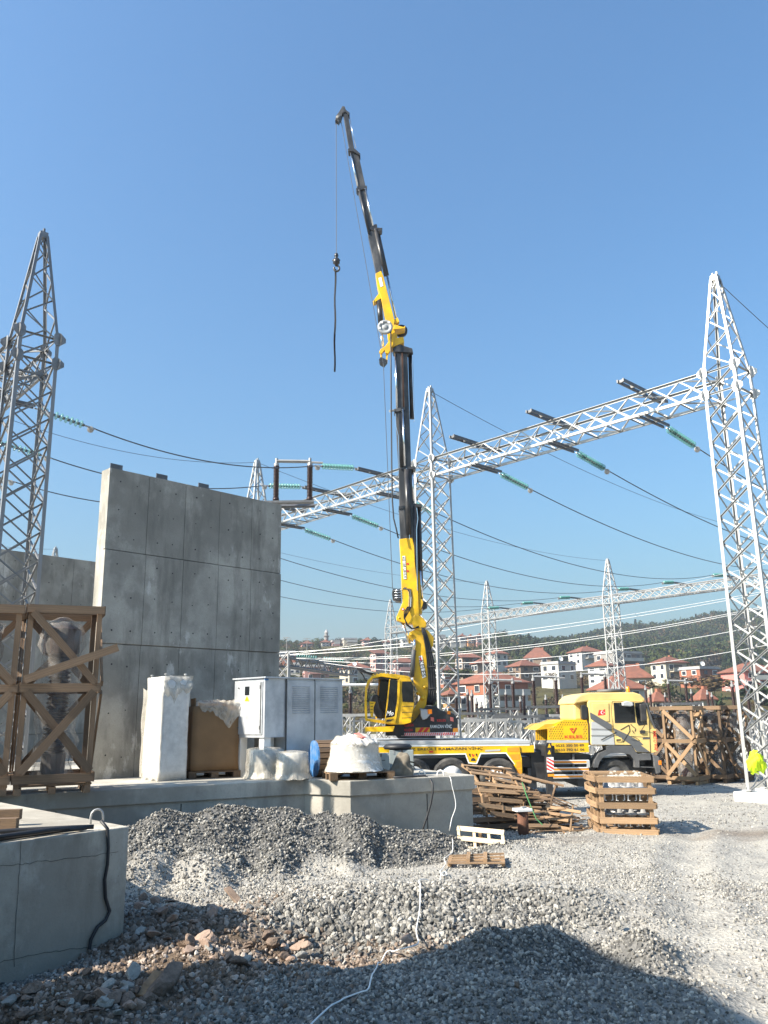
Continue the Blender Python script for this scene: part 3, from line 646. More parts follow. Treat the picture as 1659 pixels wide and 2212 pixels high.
def disc_mesh(m):
    if m not in DISC:
        b = MB().lathe([(.03, -.05), (.05, -.045), (.112, -.02), (.12, 0), (.10, .018), (.05, .035), (.03, .06)], 14); me = bpy.data.meshes.new('disc'); me.from_pydata(b.v, [], b.f); me.materials.append(M_(m)); me.polygons.foreach_set('use_smooth', [True]*len(me.polygons)); me.update()
        c = MB().lathe([(.03, .02), (.045, .03), (.045, .08), (.03, .09)], 8); m2 = bpy.data.meshes.new('disc_cap'); m2.from_pydata(c.v, [], c.f); m2.materials.append(M_('galv_dull')); m2.update()
        DISC[m] = (me, m2)
    return DISC[m]
NW = 0
def string(p, q, nd, label, near=True, group=None):         # a string of glass discs from p towards q
    p, q = Vector(p), Vector(q); M, L = axes(p, q, None); d = (q-p).normalized()
    t = thing('insulator_string', label, 'insulator', p, group=group); nd_l = nd*.146
    if near:
        me, m2 = disc_mesh('glass_teal')
        for i in range(nd):
            o = link('glass_disc', me, t); o.matrix_local = Matrix.Translation(d*(.2+i*.146)) @ M.to_4x4()
            c = link('metal_cap', m2, o)
    else:
        b = MB()
        for i in range(nd): b.lathe([(.03, -.05), (.13, -.02), (.135, .01), (.04, .06)], 8, p+d*(.2+i*.146), d)
        b.build('glass_discs', 'glass_teal_far', t, True, kind='stuff')
    e = p+d*(.2+nd_l)
    MB().tube(p, p+d*.2, .022, 6).tube(e-d*.05, e+d*.30, .028, 6).lathe([(.01, -.03), (.09, -.02), (.1, 0), (.09, .02), (.01, .03)], 10, e+d*.14+V(0, 0, -.06), (0, 1, .3)).build('clamp', 'galv', t)
    return e+d*.28
def wire(p, q, sag, r, m, label, n=28, group=None, name='conductor'):
    p, q = Vector(p), Vector(q); pts = []
    for i in range(n+1):
        f_ = i/n; pts.append(p+(q-p)*f_-V(0, 0, 4*sag*f_*(1-f_)))
    return MB().path(pts, r, 5).build(name, m, None, label=label, cat='wire', group=group)
# towers --------------------------------------------------------------
hR = corners((0, 0), SIDE*1.12, 0)[3]          # the leg that stands leftmost
fR = atz(1618, 1711, .05); TR = (fR.x-hR.x, fR.y-hR.y)
TM = (1.80, 29.3)
TB = (-6.05, 38.0); T4 = (-14.3, 48.5)
TL = (-8.52, 18.65)
near_names = {}
tower(TR, 'bright galvanised lattice mast at the right edge on a white footing', .05)
tower(TM, 'lattice mast in the middle, standing right behind the crane boom', -.15)
tower(TL, 'lattice mast on the far left rising behind the wooden crates', .0, mat_='galv_mid')
tower(TB, 'lattice mast whose tip peeps over the tall concrete wall', -.1, near=False, mat_='galv')
tower((-23.5, 58), 'small distant lattice mast tip between left mast and tall wall', 0, near=False)
# footing of the right mast
f = thing('mast_footing', 'white concrete footing under the right lattice mast', 'footing', (fR.x, fR.y, 0))
for k, p in enumerate(corners(TR, SIDE*1.12, 0)):
    pass
c0 = V(TR[0], TR[1], 0)
MB().box((c0.x, c0.y, -.12), (1.5, 1.5, .36), math.atan2(GD.y, GD.x)).build('block', 'white_paint', f, bevel=.02)
for p in corners(TR, SIDE*1.12, .06): MB().box((p.x, p.y, .1), (.22, .22, .03), R(40)).tube((p.x+.07, p.y, .1), (p.x+.07, p.y, .17), .015, 6).tube((p.x-.07, p.y, .1), (p.x-.07, p.y, .17), .015, 6).build('base_plate', 'galv', f)
# yellow vest tied on the mast
vb = bmesh.new(); bmesh.ops.create_icosphere(vb, subdivisions=4, radius=1); rv = random.Random(2)
for v in vb.verts:
    c = v.co.copy(); w_ = .14*math.sin(c.x*4+1)*math.sin(c.z*3.1)+.10*math.sin(c.z*7+c.y*6)+.08*math.sin(c.x*17+c.z*3)+.06*math.sin(c.x*31+c.y*9)
    v.co = Vector((c.x*.20, c.y*.15, c.z*.235-.03*abs(c.x)))*(1+w_)
    if c.z < -.2: v.co.z -= .07*abs(math.sin(c.x*6+1))
me = bpy.data.meshes.new('vest'); vb.to_mesh(me); vb.free(); me.materials.append(M_('vest')); me.polygons.foreach_set('use_smooth', [True]*len(me.polygons))
o = link('safety_vest', me, label='crumpled fluorescent yellow vest tied to the right lattice mast', cat='vest'); o.location = at(1633, 1644, fR.y-.12)
# beams ---------------------------------------------------------------
b1 = beam(TR, TM, 'near lattice gantry beam between the right and the middle mast')
b2 = beam(TM, TB, 'lattice gantry beam running left from the middle mast behind the tall wall')
TL2 = (TL[0]-.655*12.3, TL[1]+.755*12.3)
b3 = beam(TL, TL2, 'lattice gantry beam leaving the left mast towards the left edge', mat_='galv_mid')
# far gantry
FC, FA, FB, FR_, FE = (.55, 88.2), (9.45, 76.4), (18.0, 66.0), (26.4, 55.9), (34.9, 45.8)
for c, l in ((FC, 'distant lattice mast seen just left of the yellow crane knuckle'), (FA, 'distant lattice mast between the crane and the brick house'), (FB, 'distant lattice mast rising behind the yellow truck cab')):
    tower(c, l, -.3, near=False, mat_='galv_far')
fb1 = beam(FC, FA, 'distant gantry beam left of the mast by the brick house', False, 'galv_far')
fb2 = beam(FA, FB, 'distant gantry beam between the two far right masts', False, 'galv_far')
fb3 = beam(FB, FR_, 'distant gantry beam running out behind the right mast', False, 'galv_far')
# arms, strings, conductors -------------------------------------------
FRAC = (.19, .5, .81)
pos = ['first', 'middle', 'third']
def farpt(bm_, f_): t, p0, d, n_, LL = bm_; return p0+d*(LL*f_)+n_*(-1.5)+V(0, 0, ZT+.1)
for bi, (bm_, fbm) in enumerate(((b1, None), (b2, fb3), (None, fb2))):
    for k, f_ in enumerate(FRAC):
        if bm_:
            t, p0, d, n_, LL = bm_; s = LL*f_; arm(p0, d, n_, s, t)
            P0 = p0+d*s+n_*.95+V(0, 0, ZB-.1)
        else:
            P0 = V(*TB, 0)+(V(*T4, 0)-V(*TB, 0))*f_+GN*.95+V(0, 0, ZB-.1)
        if fbm:
            tt, q0, qd, qn, QL = fbm; qs = QL*f_; Q = farpt(fbm, 1-f_) if fbm is not fb3 else farpt(fbm, 1-f_)
        else: Q = V(*FR_, 0)+(V(*FE, 0)-V(*FR_, 0))*(1-f_)+V(0, 0, ZT)
        if fbm:
            arm(q0, qd, qn, QL*(1-f_), tt, False)
        sag = 1.15
        dirn = (Q-P0); slope = dirn.normalized()-V(0, 0, .125)
        if bm_: e1 = string(P0, P0+slope, 11, f'glass insulator string hanging from the near beam, {["nearest to the right mast", "in the middle", "nearest to the middle mast"][k]}' if bi == 0 else f'glass insulator string below the left beam, {["right next to the crane boom", "middle one of three", "leftmost one of three"][k]}', True)
        else: e1 = P0
        if fbm:
            sl2 = (P0-Q).normalized()-V(0, 0, .09)
            e2 = string(Q, Q+sl2, 11, f'glass insulator string on the far beam, {["rightmost", "middle", "leftmost"][k]} of the {"right" if bi == 1 else "left"} three', False)
        else: e2 = Q
        wire(e1, e2, sag, .019, 'wire', f'dark overhead conductor from the {["right part of the near beam", "beam left of the middle mast", "hidden beam behind the tall wall"][bi]}, {["highest", "middle", "lowest"][k]} of three')
for a, c, l in ((TR, FE, 'thin earth wire leaving the tip of the right mast'), (TM, FR_, 'thin earth wire from the tip of the middle mast to the right'), (TB, FB, 'thin earth wire between the distant mast behind the cab and the wall'), (T4, FA, 'thin earth wire reaching the distant mast near the brick house'), (TL2, TB, 'thin earth wire reaching the mast tip above the tall wall'), ((-31, 40), (-23.5, 58), 'thin earth wire reaching the small distant mast on the left')):
    wire(V(*a, ZPK), V(*c, ZPK), .9, .011, 'wire', l, name='earth_wire')
# left gantry conductors to the left beam
tL, p0, d, n_, LL = b3; t2, q0, d2, n2, L2 = b2
for k, f_ in enumerate(FRAC):
    arm(p0, d, n_, LL*f_, tL)
    P0 = p0+d*(LL*f_)+n_*.95+V(0, 0, ZB-.1); Q = q0+d2*(L2*f_)+n2*(-1.6)+V(0, 0, ZT+.1)
    e1 = string(P0, P0+(Q-P0).normalized()-V(0, 0, .16), 9, f'glass insulator string at the left mast, {["upper one nearest the mast", "middle one seen through the lattice", "lowest one at the left edge"][k]}')
    e2 = string(Q, Q+(P0-Q).normalized()*1-V(0, 0, .10), 11, f'glass insulator string left of the boom, {["hidden close to it", "upper of two above the wall", "lower of two above the wall"][k]}')
    wire(e1, e2, .45, .02, 'wire', f'heavy conductor from the left mast over the tall wall, {["highest", "middle", "lowest"][k]} of three')
# low gantry and bright conductors in front of the hill
G1 = at(612, 1418, 52); low = thing('low_gantry', 'low lattice busbar gantry right of the tall wall', 'gantry', (G1.x, G1.y, -.2))
lg = MB()
for e in (-.35, .35):
    for g in (-.35, .35): lg.bar(V(G1.x+e, G1.y+g, -.2), V(G1.x+e, G1.y+g, G1.z+.1), .1, .1)
    for i in range(7):
        z0, z1 = i*.85, (i+1)*.85; lg.bar(V(G1.x+e, G1.y-.35, z0), V(G1.x+e, G1.y+.35, z1), .05, .05); lg.bar(V(G1.x-.35, G1.y+e, z0), V(G1.x+.35, G1.y+e, z1), .05, .05); lg.bar(V(G1.x-.35, G1.y+e, z1), V(G1.x+.35, G1.y+e, z0), .05, .05)
lg.build('mast', 'galv_far', low, kind='stuff')
lg = MB(); E2 = at(760, 1408, 66)
for z in (0, -.6):
    for e in (-.35, .35): lg.bar(G1+V(e, 0, z), V(E2.x+e, E2.y, G1.z+z), .1, .1)
for i in range(16):
    a, c = G1.lerp(V(E2.x, E2.y, G1.z), i/16), G1.lerp(V(E2.x, E2.y, G1.z), (i+1)/16)
    for e in (-.35, .35): lg.bar(a+V(e, 0, -.6 if i % 2 else 0), c+V(e, 0, 0 if i % 2 else -.6), .06, .06)
lg.build('beam', 'galv_dull', low, kind='stuff')
ends = [((600, 1418), (1700, 1208)), ((600, 1410), (1700, 1268)), ((640, 1422), (1700, 1300)), ((645, 1424), (1700, 1303)), ((690, 1427), (1700, 1340)), ((700, 1432), (1700, 1385)), ((600, 1416), (1700, 1272))]
for k, ((u0, v0), (u1, v1)) in enumerate(ends):
    P, Q = at(u0, v0, 52), at(u1, v1, 41)
    wire(P, Q, (.35, .5, .75, .8, .9, 1.1, .55)[k], .016 if k else .010, 'wire_bright', f'bright sunlit conductor crossing in front of the hill, {["highest thin", "second", "third", "fourth", "fifth", "lowest", "doubled second"][k]} one', name='bright_conductor')
for k, (u, v) in enumerate([(636, 1416), (694, 1422)]):
    a = at(u, v, 53); string(a, a+V(1, .1, -.12), 9, f'distant glass insulator string on the low gantry, {["left", "right"][k]} one', False)
# ------------------------------------------------------------------ switchyard equipment
def post_profile(h, r=.085, n=None):
    pr = [(r*1.1, 0), (r*1.1, .08)]; n = n or int((h-.16)/.055); st = (h-.16)/n
    for i in range(n): z = .08+i*st; pr += [(r*.62, z), (r*1.05, z+st*.45), (r*1.05, z+st*.6), (r*.62, z+st*.95)]
    return pr+[(r*1.0, h-.08), (r*1.0, h)]
POSTS = {}
def post(parent, p, h, r=.085, name='post_insulator'):
    k = (round(h, 2), r)
    if k not in POSTS:
        b = MB().lathe(post_profile(h, r), 10); me = bpy.data.meshes.new(name); me.from_pydata(b.v, [], b.f); me.materials.append(M_('porcelain')); me.polygons.foreach_set('use_smooth', [True]*len(me.polygons)); me.update()
        c = MB().lathe([(r*.9, 0), (r*.9, .1), (r*.5, .12), (r*.5, .3)], 8); m2 = bpy.data.meshes.new('terminal'); m2.from_pydata(c.v, [], c.f); m2.materials.append(M_('galv_far')); m2.update(); POSTS[k] = (me, m2)
    o = link(name, POSTS[k][0], parent); o.location = Vector(p)-origin(parent)
    c = link('terminal', POSTS[k][1], o); c.location = (0, 0, h)
    return o
def lattice_post(b, x, y, z0, z1, s=.34, n=5):
    for e in (-1, 1):
        for g in (-1, 1): b.box((x+e*s/2, y+g*s/2, (z0+z1)/2), (.07, .07, z1-z0))
    st = (z1-z0)/n
    for i in range(n):
        a, c = z0+i*st, z0+(i+1)*st
        for e in (-1, 1):
            b.bar((x-s/2, y+e*s/2, a), (x+s/2, y+e*s/2, c), .04, .04); b.bar((x+s/2, y+e*s/2, a), (x-s/2, y+e*s/2, c), .04, .04)
            b.bar((x+e*s/2, y-s/2, a), (x+e*s/2, y+s/2, c), .04, .04)
# pairs of tall posts joined by a blade: (u left, u right, v top, v foot, Y)
pairs = [(1061, 1111, 1477, 1541, 47, 'standing before the brick house'), (1156, 1205, 1470, 1543, 45, 'between the brick house and the truck cab'), (1259, 1310, 1463, 1503, 52, 'showing above the roof of the truck cab'), (1447, 1485, 1477, 1518, 56, 'above the wooden crates on the right'), (596, 669, 1007, 1081, 30, 'above the corner of the tall concrete wall')]
for ul, ur, vt, vf, Y, l in pairs:
    a, c = at(ul, vf, Y), at(ur, vf+(ur-ul)*.05, Y); zt = at(ul, vt, Y).z; high = zt > 8
    zf = a.z; h = zt-zf
    t = thing('disconnector', f'dark ribbed insulator posts joined by a blade, {l}', 'disconnector', ((a.x+c.x)/2, Y, -.2))
    for p in (a, c): post(t, (p.x, p.y, zf if not high else zf-(p.x-a.x)*.0), h, .11)
    MB().bar(V(a.x, Y, zf+h+.2), V(c.x, Y, zf+h+.16), .1, .09).tube(V(c.x-.3, Y, zf+h+.16), V(c.x+.5, Y, zf+h+.1), .04, 6).build('blade', 'galv_far', t)
    x0_, x1_ = (a.x-1.6, c.x+.15) if high else (a.x-.5, c.x+.9)
    MB().bar(V(x0_, Y, zf-.08), V(x1_, Y, zf-.08), .3, .08 if high else .16, (0, 0, 1)).bar(V(x0_, Y+.5, zf-.1), V(x1_, Y+.5, zf-.1), .1, .12).build('base_frame', 'galv_dull', t)
    lb = MB()
    for p in ((a.x-.35), (a.x-1.3)) if high else ((a.x-.2), (c.x+.5)): lattice_post(lb, p, Y, -.2, zf-.16, .42, 12 if high else 5)
    lb.build('support', 'galv_far', t, kind='stuff')
# single posts
singles = [(757, 1497, 1545, 40), (1021, 1503, 1550, 45), (1031, 1520, 1560, 47), (1095, 1500, 1545, 52), (1134, 1502, 1556, 44), (1181, 1511, 1546, 54), (1126, 1515, 1550, 52), (1218, 1510, 1545, 56), (1041, 1527, 1560, 50), (1408, 1500, 1540, 60), (1440, 1505, 1540, 62), (1498, 1498, 1545, 58), (1533, 1500, 1545, 58), (1542, 1505, 1545, 60), (1590, 1483, 1560, 44), (1599, 1480, 1562, 46), (1622, 1480, 1560, 46), (1398, 1490, 1530, 58), (1012, 1500, 1550, 48), (987, 1507, 1556, 43), (1329, 1488, 1530, 60)]
where = ['left of the crane operator cab', 'first one right of the crane turret', 'just right of the turret, half hidden', 'before the red roof of the brick house', 'between brick house and yellow guard, in front', 'behind the yellow guard, thin distant one', 'small one beside the post pair of the brick house', 'far one just left of the truck cab', 'lowest one before the brick house wall', 'right behind the truck windscreen', 'second one right of the truck windscreen', 'first one above the right hand crates', 'second one above the right hand crates', 'short one above the right hand crates', 'left one of the group at the right mast', 'middle one of the group at the right mast', 'right one of the group at the right mast', 'above the right end of the cab roof', 'at the left corner of the brick house', 'behind the crane turret, leftmost', 'above the beacon of the truck cab']
for i, (u, vt, vf, Y) in enumerate(singles):
    p = at(u, vf, Y); zt = at(u, vt, Y).z
    t = thing('instrument_transformer', 'dark ribbed insulator post, '+where[i], 'insulator post', (p.x, p.y, -.2), group='single insulator posts of the switchyard')
    post(t, p, zt-p.z, .10)
    b = MB().box((p.x, p.y, p.z-.05), (.5, .4, .1)); lattice_post(b, p.x, p.y, -.2, p.z-.1, .34, 4); b.build('stand', 'galv_far', t, kind='stuff')
# busy low steelwork seen under and behind the truck
r = random.Random(11)
stands = [(748, 1548, 38), (790, 1556, 42), (960, 1545, 40), (1000, 1560, 36), (1040, 1535, 43), (1078, 1552, 38), (1100, 1562, 41), (1150, 1530, 42), (1176, 1556, 37), (1200, 1548, 44), (1600, 1545, 40), (1640, 1560, 43), (1655, 1550, 47), (770, 1560, 48), (985, 1566, 46), (1125, 1568, 48)]
where = ['left of the operator cab, nearest', 'under the crane operator cab', 'directly behind the crane turret', 'right of the turret, low one', 'tall one before the brick house', 'below the brick house, nearest', 'between brick house and yellow guard, low', 'tallest one left of the yellow guard', 'nearest one behind the yellow guard', 'far one behind the yellow guard', "left of the right mast's foot", "behind the right mast's foot", 'at the right picture edge', 'far one left of the operator cab', 'far low one behind the turret', 'far low one behind the guard']
for i, (u, v, Y) in enumerate(stands):
    p = at(u, v, Y); b = MB(); w_ = r.uniform(1.0, 2.2); t = thing('steel_stand', 'low galvanised steel stand, '+where[i], 'steel stand', (p.x, p.y, -.2), group='low steel stands of the switchyard')
    for e in (0, w_): lattice_post(b, p.x+e, p.y, -.2, p.z, .36, 4)
    b.bar(V(p.x, p.y, -.1), V(p.x+w_, p.y, p.z-.1), .06, .06); b.build('frame', 'galv_far', t, kind='stuff')
    MB().bar(V(p.x-.3, p.y, p.z+.06), V(p.x+w_+.3, p.y, p.z+.06), .4, .12, (0, 0, 1)).build('top_beam', 'galv_dull' if i % 3 else 'galv_far', t)
p = at(742, 1484, 41); t = thing('busbar', 'white horizontal busbar tube left of the crane operator cab', 'busbar', p); MB().tube(p+V(-1, 0, .1), p+V(1.9, .3, .1), .06, 8).build('tube', 'white_paint', t); MB().tube(p+V(2.2, 1, .35), p+V(5, 1, .4), .06, 8).build('tube', 'white_paint', t)
# ------------------------------------------------------------------ hillside, wood, village
PROF = {-500: [(110, 1600), (200, 1500), (300, 1450), (450, 1400), (700, 1400)], 300: [(110, 1590), (200, 1505), (270, 1470), (350, 1430), (430, 1402), (700, 1440)],
        600: [(100, 1590), (120, 1560), (200, 1503), (270, 1468), (350, 1428), (430, 1398), (700, 1440)], 750: [(100, 1590), (120, 1560), (200, 1503), (270, 1465), (350, 1430), (430, 1393), (700, 1430)],
        900: [(100, 1590), (120, 1560), (200, 1503), (270, 1466), (350, 1430), (450, 1392), (700, 1430)], 1050: [(100, 1590), (120, 1560), (180, 1524), (260, 1470), (350, 1422), (470, 1384), (700, 1420)],
        1200: [(100, 1590), (120, 1560), (180, 1512), (250, 1476), (350, 1428), (500, 1408), (650, 1396), (900, 1420)], 1400: [(100, 1590), (120, 1560), (180, 1507), (250, 1470), (350, 1438), (500, 1402), (650, 1362), (900, 1390)],
        1659: [(100, 1590), (120, 1560), (180, 1502), (250, 1470), (350, 1442), (500, 1390), (650, 1334), (900, 1350)], 2600: [(100, 1590), (120, 1560), (180, 1502), (250, 1470), (350, 1440), (500, 1380), (650, 1330), (900, 1340)]}
US = sorted(PROF); YS = np.array([95, 105, 115, 125, 140, 155, 170, 185, 200, 220, 240, 260, 280, 300, 325, 350, 380, 410, 430, 450, 470, 500, 540, 580, 620, 650, 700, 760, 830, 900, 1000.])
def prof_z(u):
    zs = [(Y, at(u, v, Y).z) for Y, v in PROF[u]]; zs = [(90, -2.5)]+zs
    return np.interp(YS, [a for a, _ in zs], [b for _, b in zs])
PZ = np.array([prof_z(u) for u in US])
SL = np.array([ray(u, 1545).x for u in US])          # X/Y of each column
def hill_z(x, y):
    x = np.asarray(x, float); y = np.asarray(y, float); s = np.clip(x/y, SL[0], SL[-1])
    zc = np.array([np.interp(y, YS, PZ[i]) for i in range(len(US))])
    j = np.clip(np.searchsorted(SL, s)-1, 0, len(SL)-2); t = (s-SL[j])/(SL[j+1]-SL[j]); t = t*t*(3-2*t)
    jj = j.reshape(-1); zf = zc.reshape(len(US), -1); k = np.arange(zf.shape[1])
    z = zf[jj, k]*(1-t.reshape(-1))+zf[jj+1, k]*t.reshape(-1); z = z.reshape(x.shape)
    return z+(y-95)*.006*(vnoise(x, y, .03, 21)+.5*vnoise(x, y, .08, 22))
ss = np.linspace(SL[0], SL[-1], 150); yy = np.concatenate([np.linspace(92, 300, 70), np.linspace(305, 1000, 70)])
S_, Y_ = np.meshgrid(ss, yy); X_ = S_*Y_; Z_ = hill_z(X_, Y_); n1, n2 = S_.shape; idx = np.arange(n1*n2).reshape(n1, n2)
me = bpy.data.meshes.new('hillside'); me.from_pydata(np.stack([X_, Y_, Z_], -1).reshape(-1, 3).tolist(), [], np.stack([idx[:-1, :-1], idx[:-1, 1:], idx[1:, 1:], idx[1:, :-1]], -1).reshape(-1, 4).tolist())
me.polygons.foreach_set('use_smooth', [True]*len(me.polygons))
m = bpy.data.materials.new('hill_grass'); m.use_nodes = True; N = m.node_tree.nodes; L = m.node_tree.links; b = N['Principled BSDF']; b.inputs['Roughness'].default_value = 1; b.inputs['Specular IOR Level'].default_value = .1
g = N.new('ShaderNodeNewGeometry'); cr = N.new('ShaderNodeValToRGB'); e = cr.color_ramp.elements; e[0].color = (.038, .032, .016, 1); e[0].position = .3; e[1].color = (.095, .085, .032, 1); e[1].position = .7; q = e.new(.5); q.color = (.065, .058, .024, 1)
n = N.new('ShaderNodeTexNoise'); n.inputs['Scale'].default_value = .06; n.inputs['Detail'].default_value = 9; n.inputs['Roughness'].default_value = .7; L.new(g.outputs['Position'], n.inputs['Vector']); L.new(n.outputs['Fac'], cr.inputs[0]); L.new(cr.outputs[0], b.inputs['Base Color'])
bp = N.new('ShaderNodeBump'); bp.inputs['Strength'].default_value = 1; bp.inputs['Distance'].default_value = .6; n2_ = N.new('ShaderNodeTexNoise'); n2_.inputs['Scale'].default_value = .9; n2_.inputs['Detail'].default_value = 6; L.new(g.outputs['Position'], n2_.inputs['Vector']); L.new(n2_.outputs['Fac'], bp.inputs['Height']); L.new(bp.outputs[0], b.inputs['Normal'])
me.materials.append(m); me.update(); link('hillside', me, kind='structure')
# trees: crowns of leaf faces
def leaf_mat(name, a, b_, rnd=.3):
    m = bpy.data.materials.new(name); m.use_nodes = True; N = m.node_tree.nodes; L = m.node_tree.links; b = N['Principled BSDF']; b.inputs['Roughness'].default_value = .8; b.inputs['Specular IOR Level'].default_value = .15
    oi = N.new('ShaderNodeObjectInfo'); mx = N.new('ShaderNodeMix'); mx.data_type = 'RGBA'; mx.inputs[6].default_value = (*a, 1); mx.inputs[7].default_value = (*b_, 1); L.new(oi.outputs['Random'], mx.inputs[0])
    L.new(mx.outputs[2], b.inputs['Base Color']); MATS[name] = m
leaf_mat('leaf_green', (.025, .038, .012), (.055, .068, .020)); leaf_mat('leaf_dark', (.012, .024, .011), (.028, .044, .018)); leaf_mat('leaf_brown', (.060, .044, .020), (.105, .070, .032)); leaf_mat('leaf_bare', (.060, .048, .035), (.10, .078, .060))
mat('bark', (.10, .075, .055), .9, 0, .3, 6, .3)
def crown_mesh(seed, m, n=420, rx=1, rz=1.15, leaf=.2, conic=False):
    r = np.random.default_rng(seed); vs_, fs = [], []
    blobs = [(r.normal(0, .42, 3)*np.array([rx, rx, rz*.8]), r.uniform(.32, .58)) for _ in range(11)]
    for i in range(n):
        c, rad = blobs[r.integers(len(blobs))]; d = r.normal(0, 1, 3); d /= np.linalg.norm(d); p = c+d*rad*r.uniform(.65, 1.05)*np.array([rx, rx, rz])
        if conic: h = r.random()**1.2; a = r.uniform(0, 6.28); rr = (1-h)*.62*r.uniform(.55, 1.05)+.03; p = np.array([math.cos(a)*rr, math.sin(a)*rr, h*2.6-1.2])
        a, b_ = r.normal(0, 1, 3), r.normal(0, 1, 3); a /= np.linalg.norm(a); b_ -= a*a.dot(b_); b_ /= np.linalg.norm(b_); s = leaf*r.uniform(.6, 1.3); k = len(vs_)
        vs_ += [p-a*s, p+b_*s*.6, p+a*s, p-b_*s*.6]; fs += [(k, k+1, k+2, k+3)]
    me = bpy.data.meshes.new('crown'); me.from_pydata([tuple(p) for p in vs_], [], fs); me.materials.append(M_(m)); me.update(); return me
def wood(name, pts, sizes, meshes, label):
    col = bpy.data.collections.new(name+'_shapes')
    for q in meshes: col.objects.link(bpy.data.objects.new('tree_shape', q))
    n = len(pts); me = bpy.data.meshes.new(name); me.vertices.add(n); me.vertices.foreach_set('co', np.asarray(pts, np.float32).reshape(-1))
    a = me.attributes.new('size', 'FLOAT', 'POINT'); a.data.foreach_set('value', np.asarray(sizes, np.float32))
    t = np.zeros((n, 3), np.float32); t[:, 2] = rng.random(n)*6.28; a = me.attributes.new('turn', 'FLOAT_VECTOR', 'POINT'); a.data.foreach_set('vector', t.reshape(-1))
    a = me.attributes.new('pick', 'INT', 'POINT'); a.data.foreach_set('value', rng.integers(0, len(meshes), n).astype(np.int32))
    o = link(name, me, label=label, cat='wood', kind='stuff')
    ng = bpy.data.node_groups.new(name, 'GeometryNodeTree'); ng.interface.new_socket('Geometry', in_out='INPUT', socket_type='NodeSocketGeometry'); ng.interface.new_socket('Geometry', in_out='OUTPUT', socket_type='NodeSocketGeometry')
    N = ng.nodes; L = ng.links; gi = N.new('NodeGroupInput'); go = N.new('NodeGroupOutput'); ip = N.new('GeometryNodeInstanceOnPoints'); ci = N.new('GeometryNodeCollectionInfo')
    ci.inputs['Collection'].default_value = col; ci.inputs['Separate Children'].default_value = True; ci.inputs['Reset Children'].default_value = True
    def na(nm, t):
        q = N.new('GeometryNodeInputNamedAttribute'); q.data_type = t; q.inputs['Name'].default_value = nm; return q.outputs['Attribute']
    L.new(gi.outputs[0], ip.inputs['Points']); L.new(ci.outputs[0], ip.inputs['Instance']); ip.inputs['Pick Instance'].default_value = True
    er = N.new('FunctionNodeEulerToRotation'); L.new(na('turn', 'FLOAT_VECTOR'), er.inputs[0]); L.new(na('pick', 'INT'), ip.inputs['Instance Index']); L.new(er.outputs[0], ip.inputs['Rotation']); L.new(na('size', 'FLOAT'), ip.inputs['Scale']); L.new(ip.outputs[0], go.inputs[0])
    o.modifiers.new('trees', 'NODES').node_group = ng
broad = [crown_mesh(i, 'leaf_green', 300, leaf=.19) for i in range(3)]+[crown_mesh(5, 'leaf_dark', 300, leaf=.19), crown_mesh(9, 'leaf_brown', 260, leaf=.16), crown_mesh(10, 'leaf_bare', 150, leaf=.13)]
pines = [crown_mesh(20+i, 'leaf_dark', 320, leaf=.2, conic=(i == 1), rz=1.2) for i in range(3)]+[crown_mesh(23, 'leaf_green', 300, leaf=.19)]
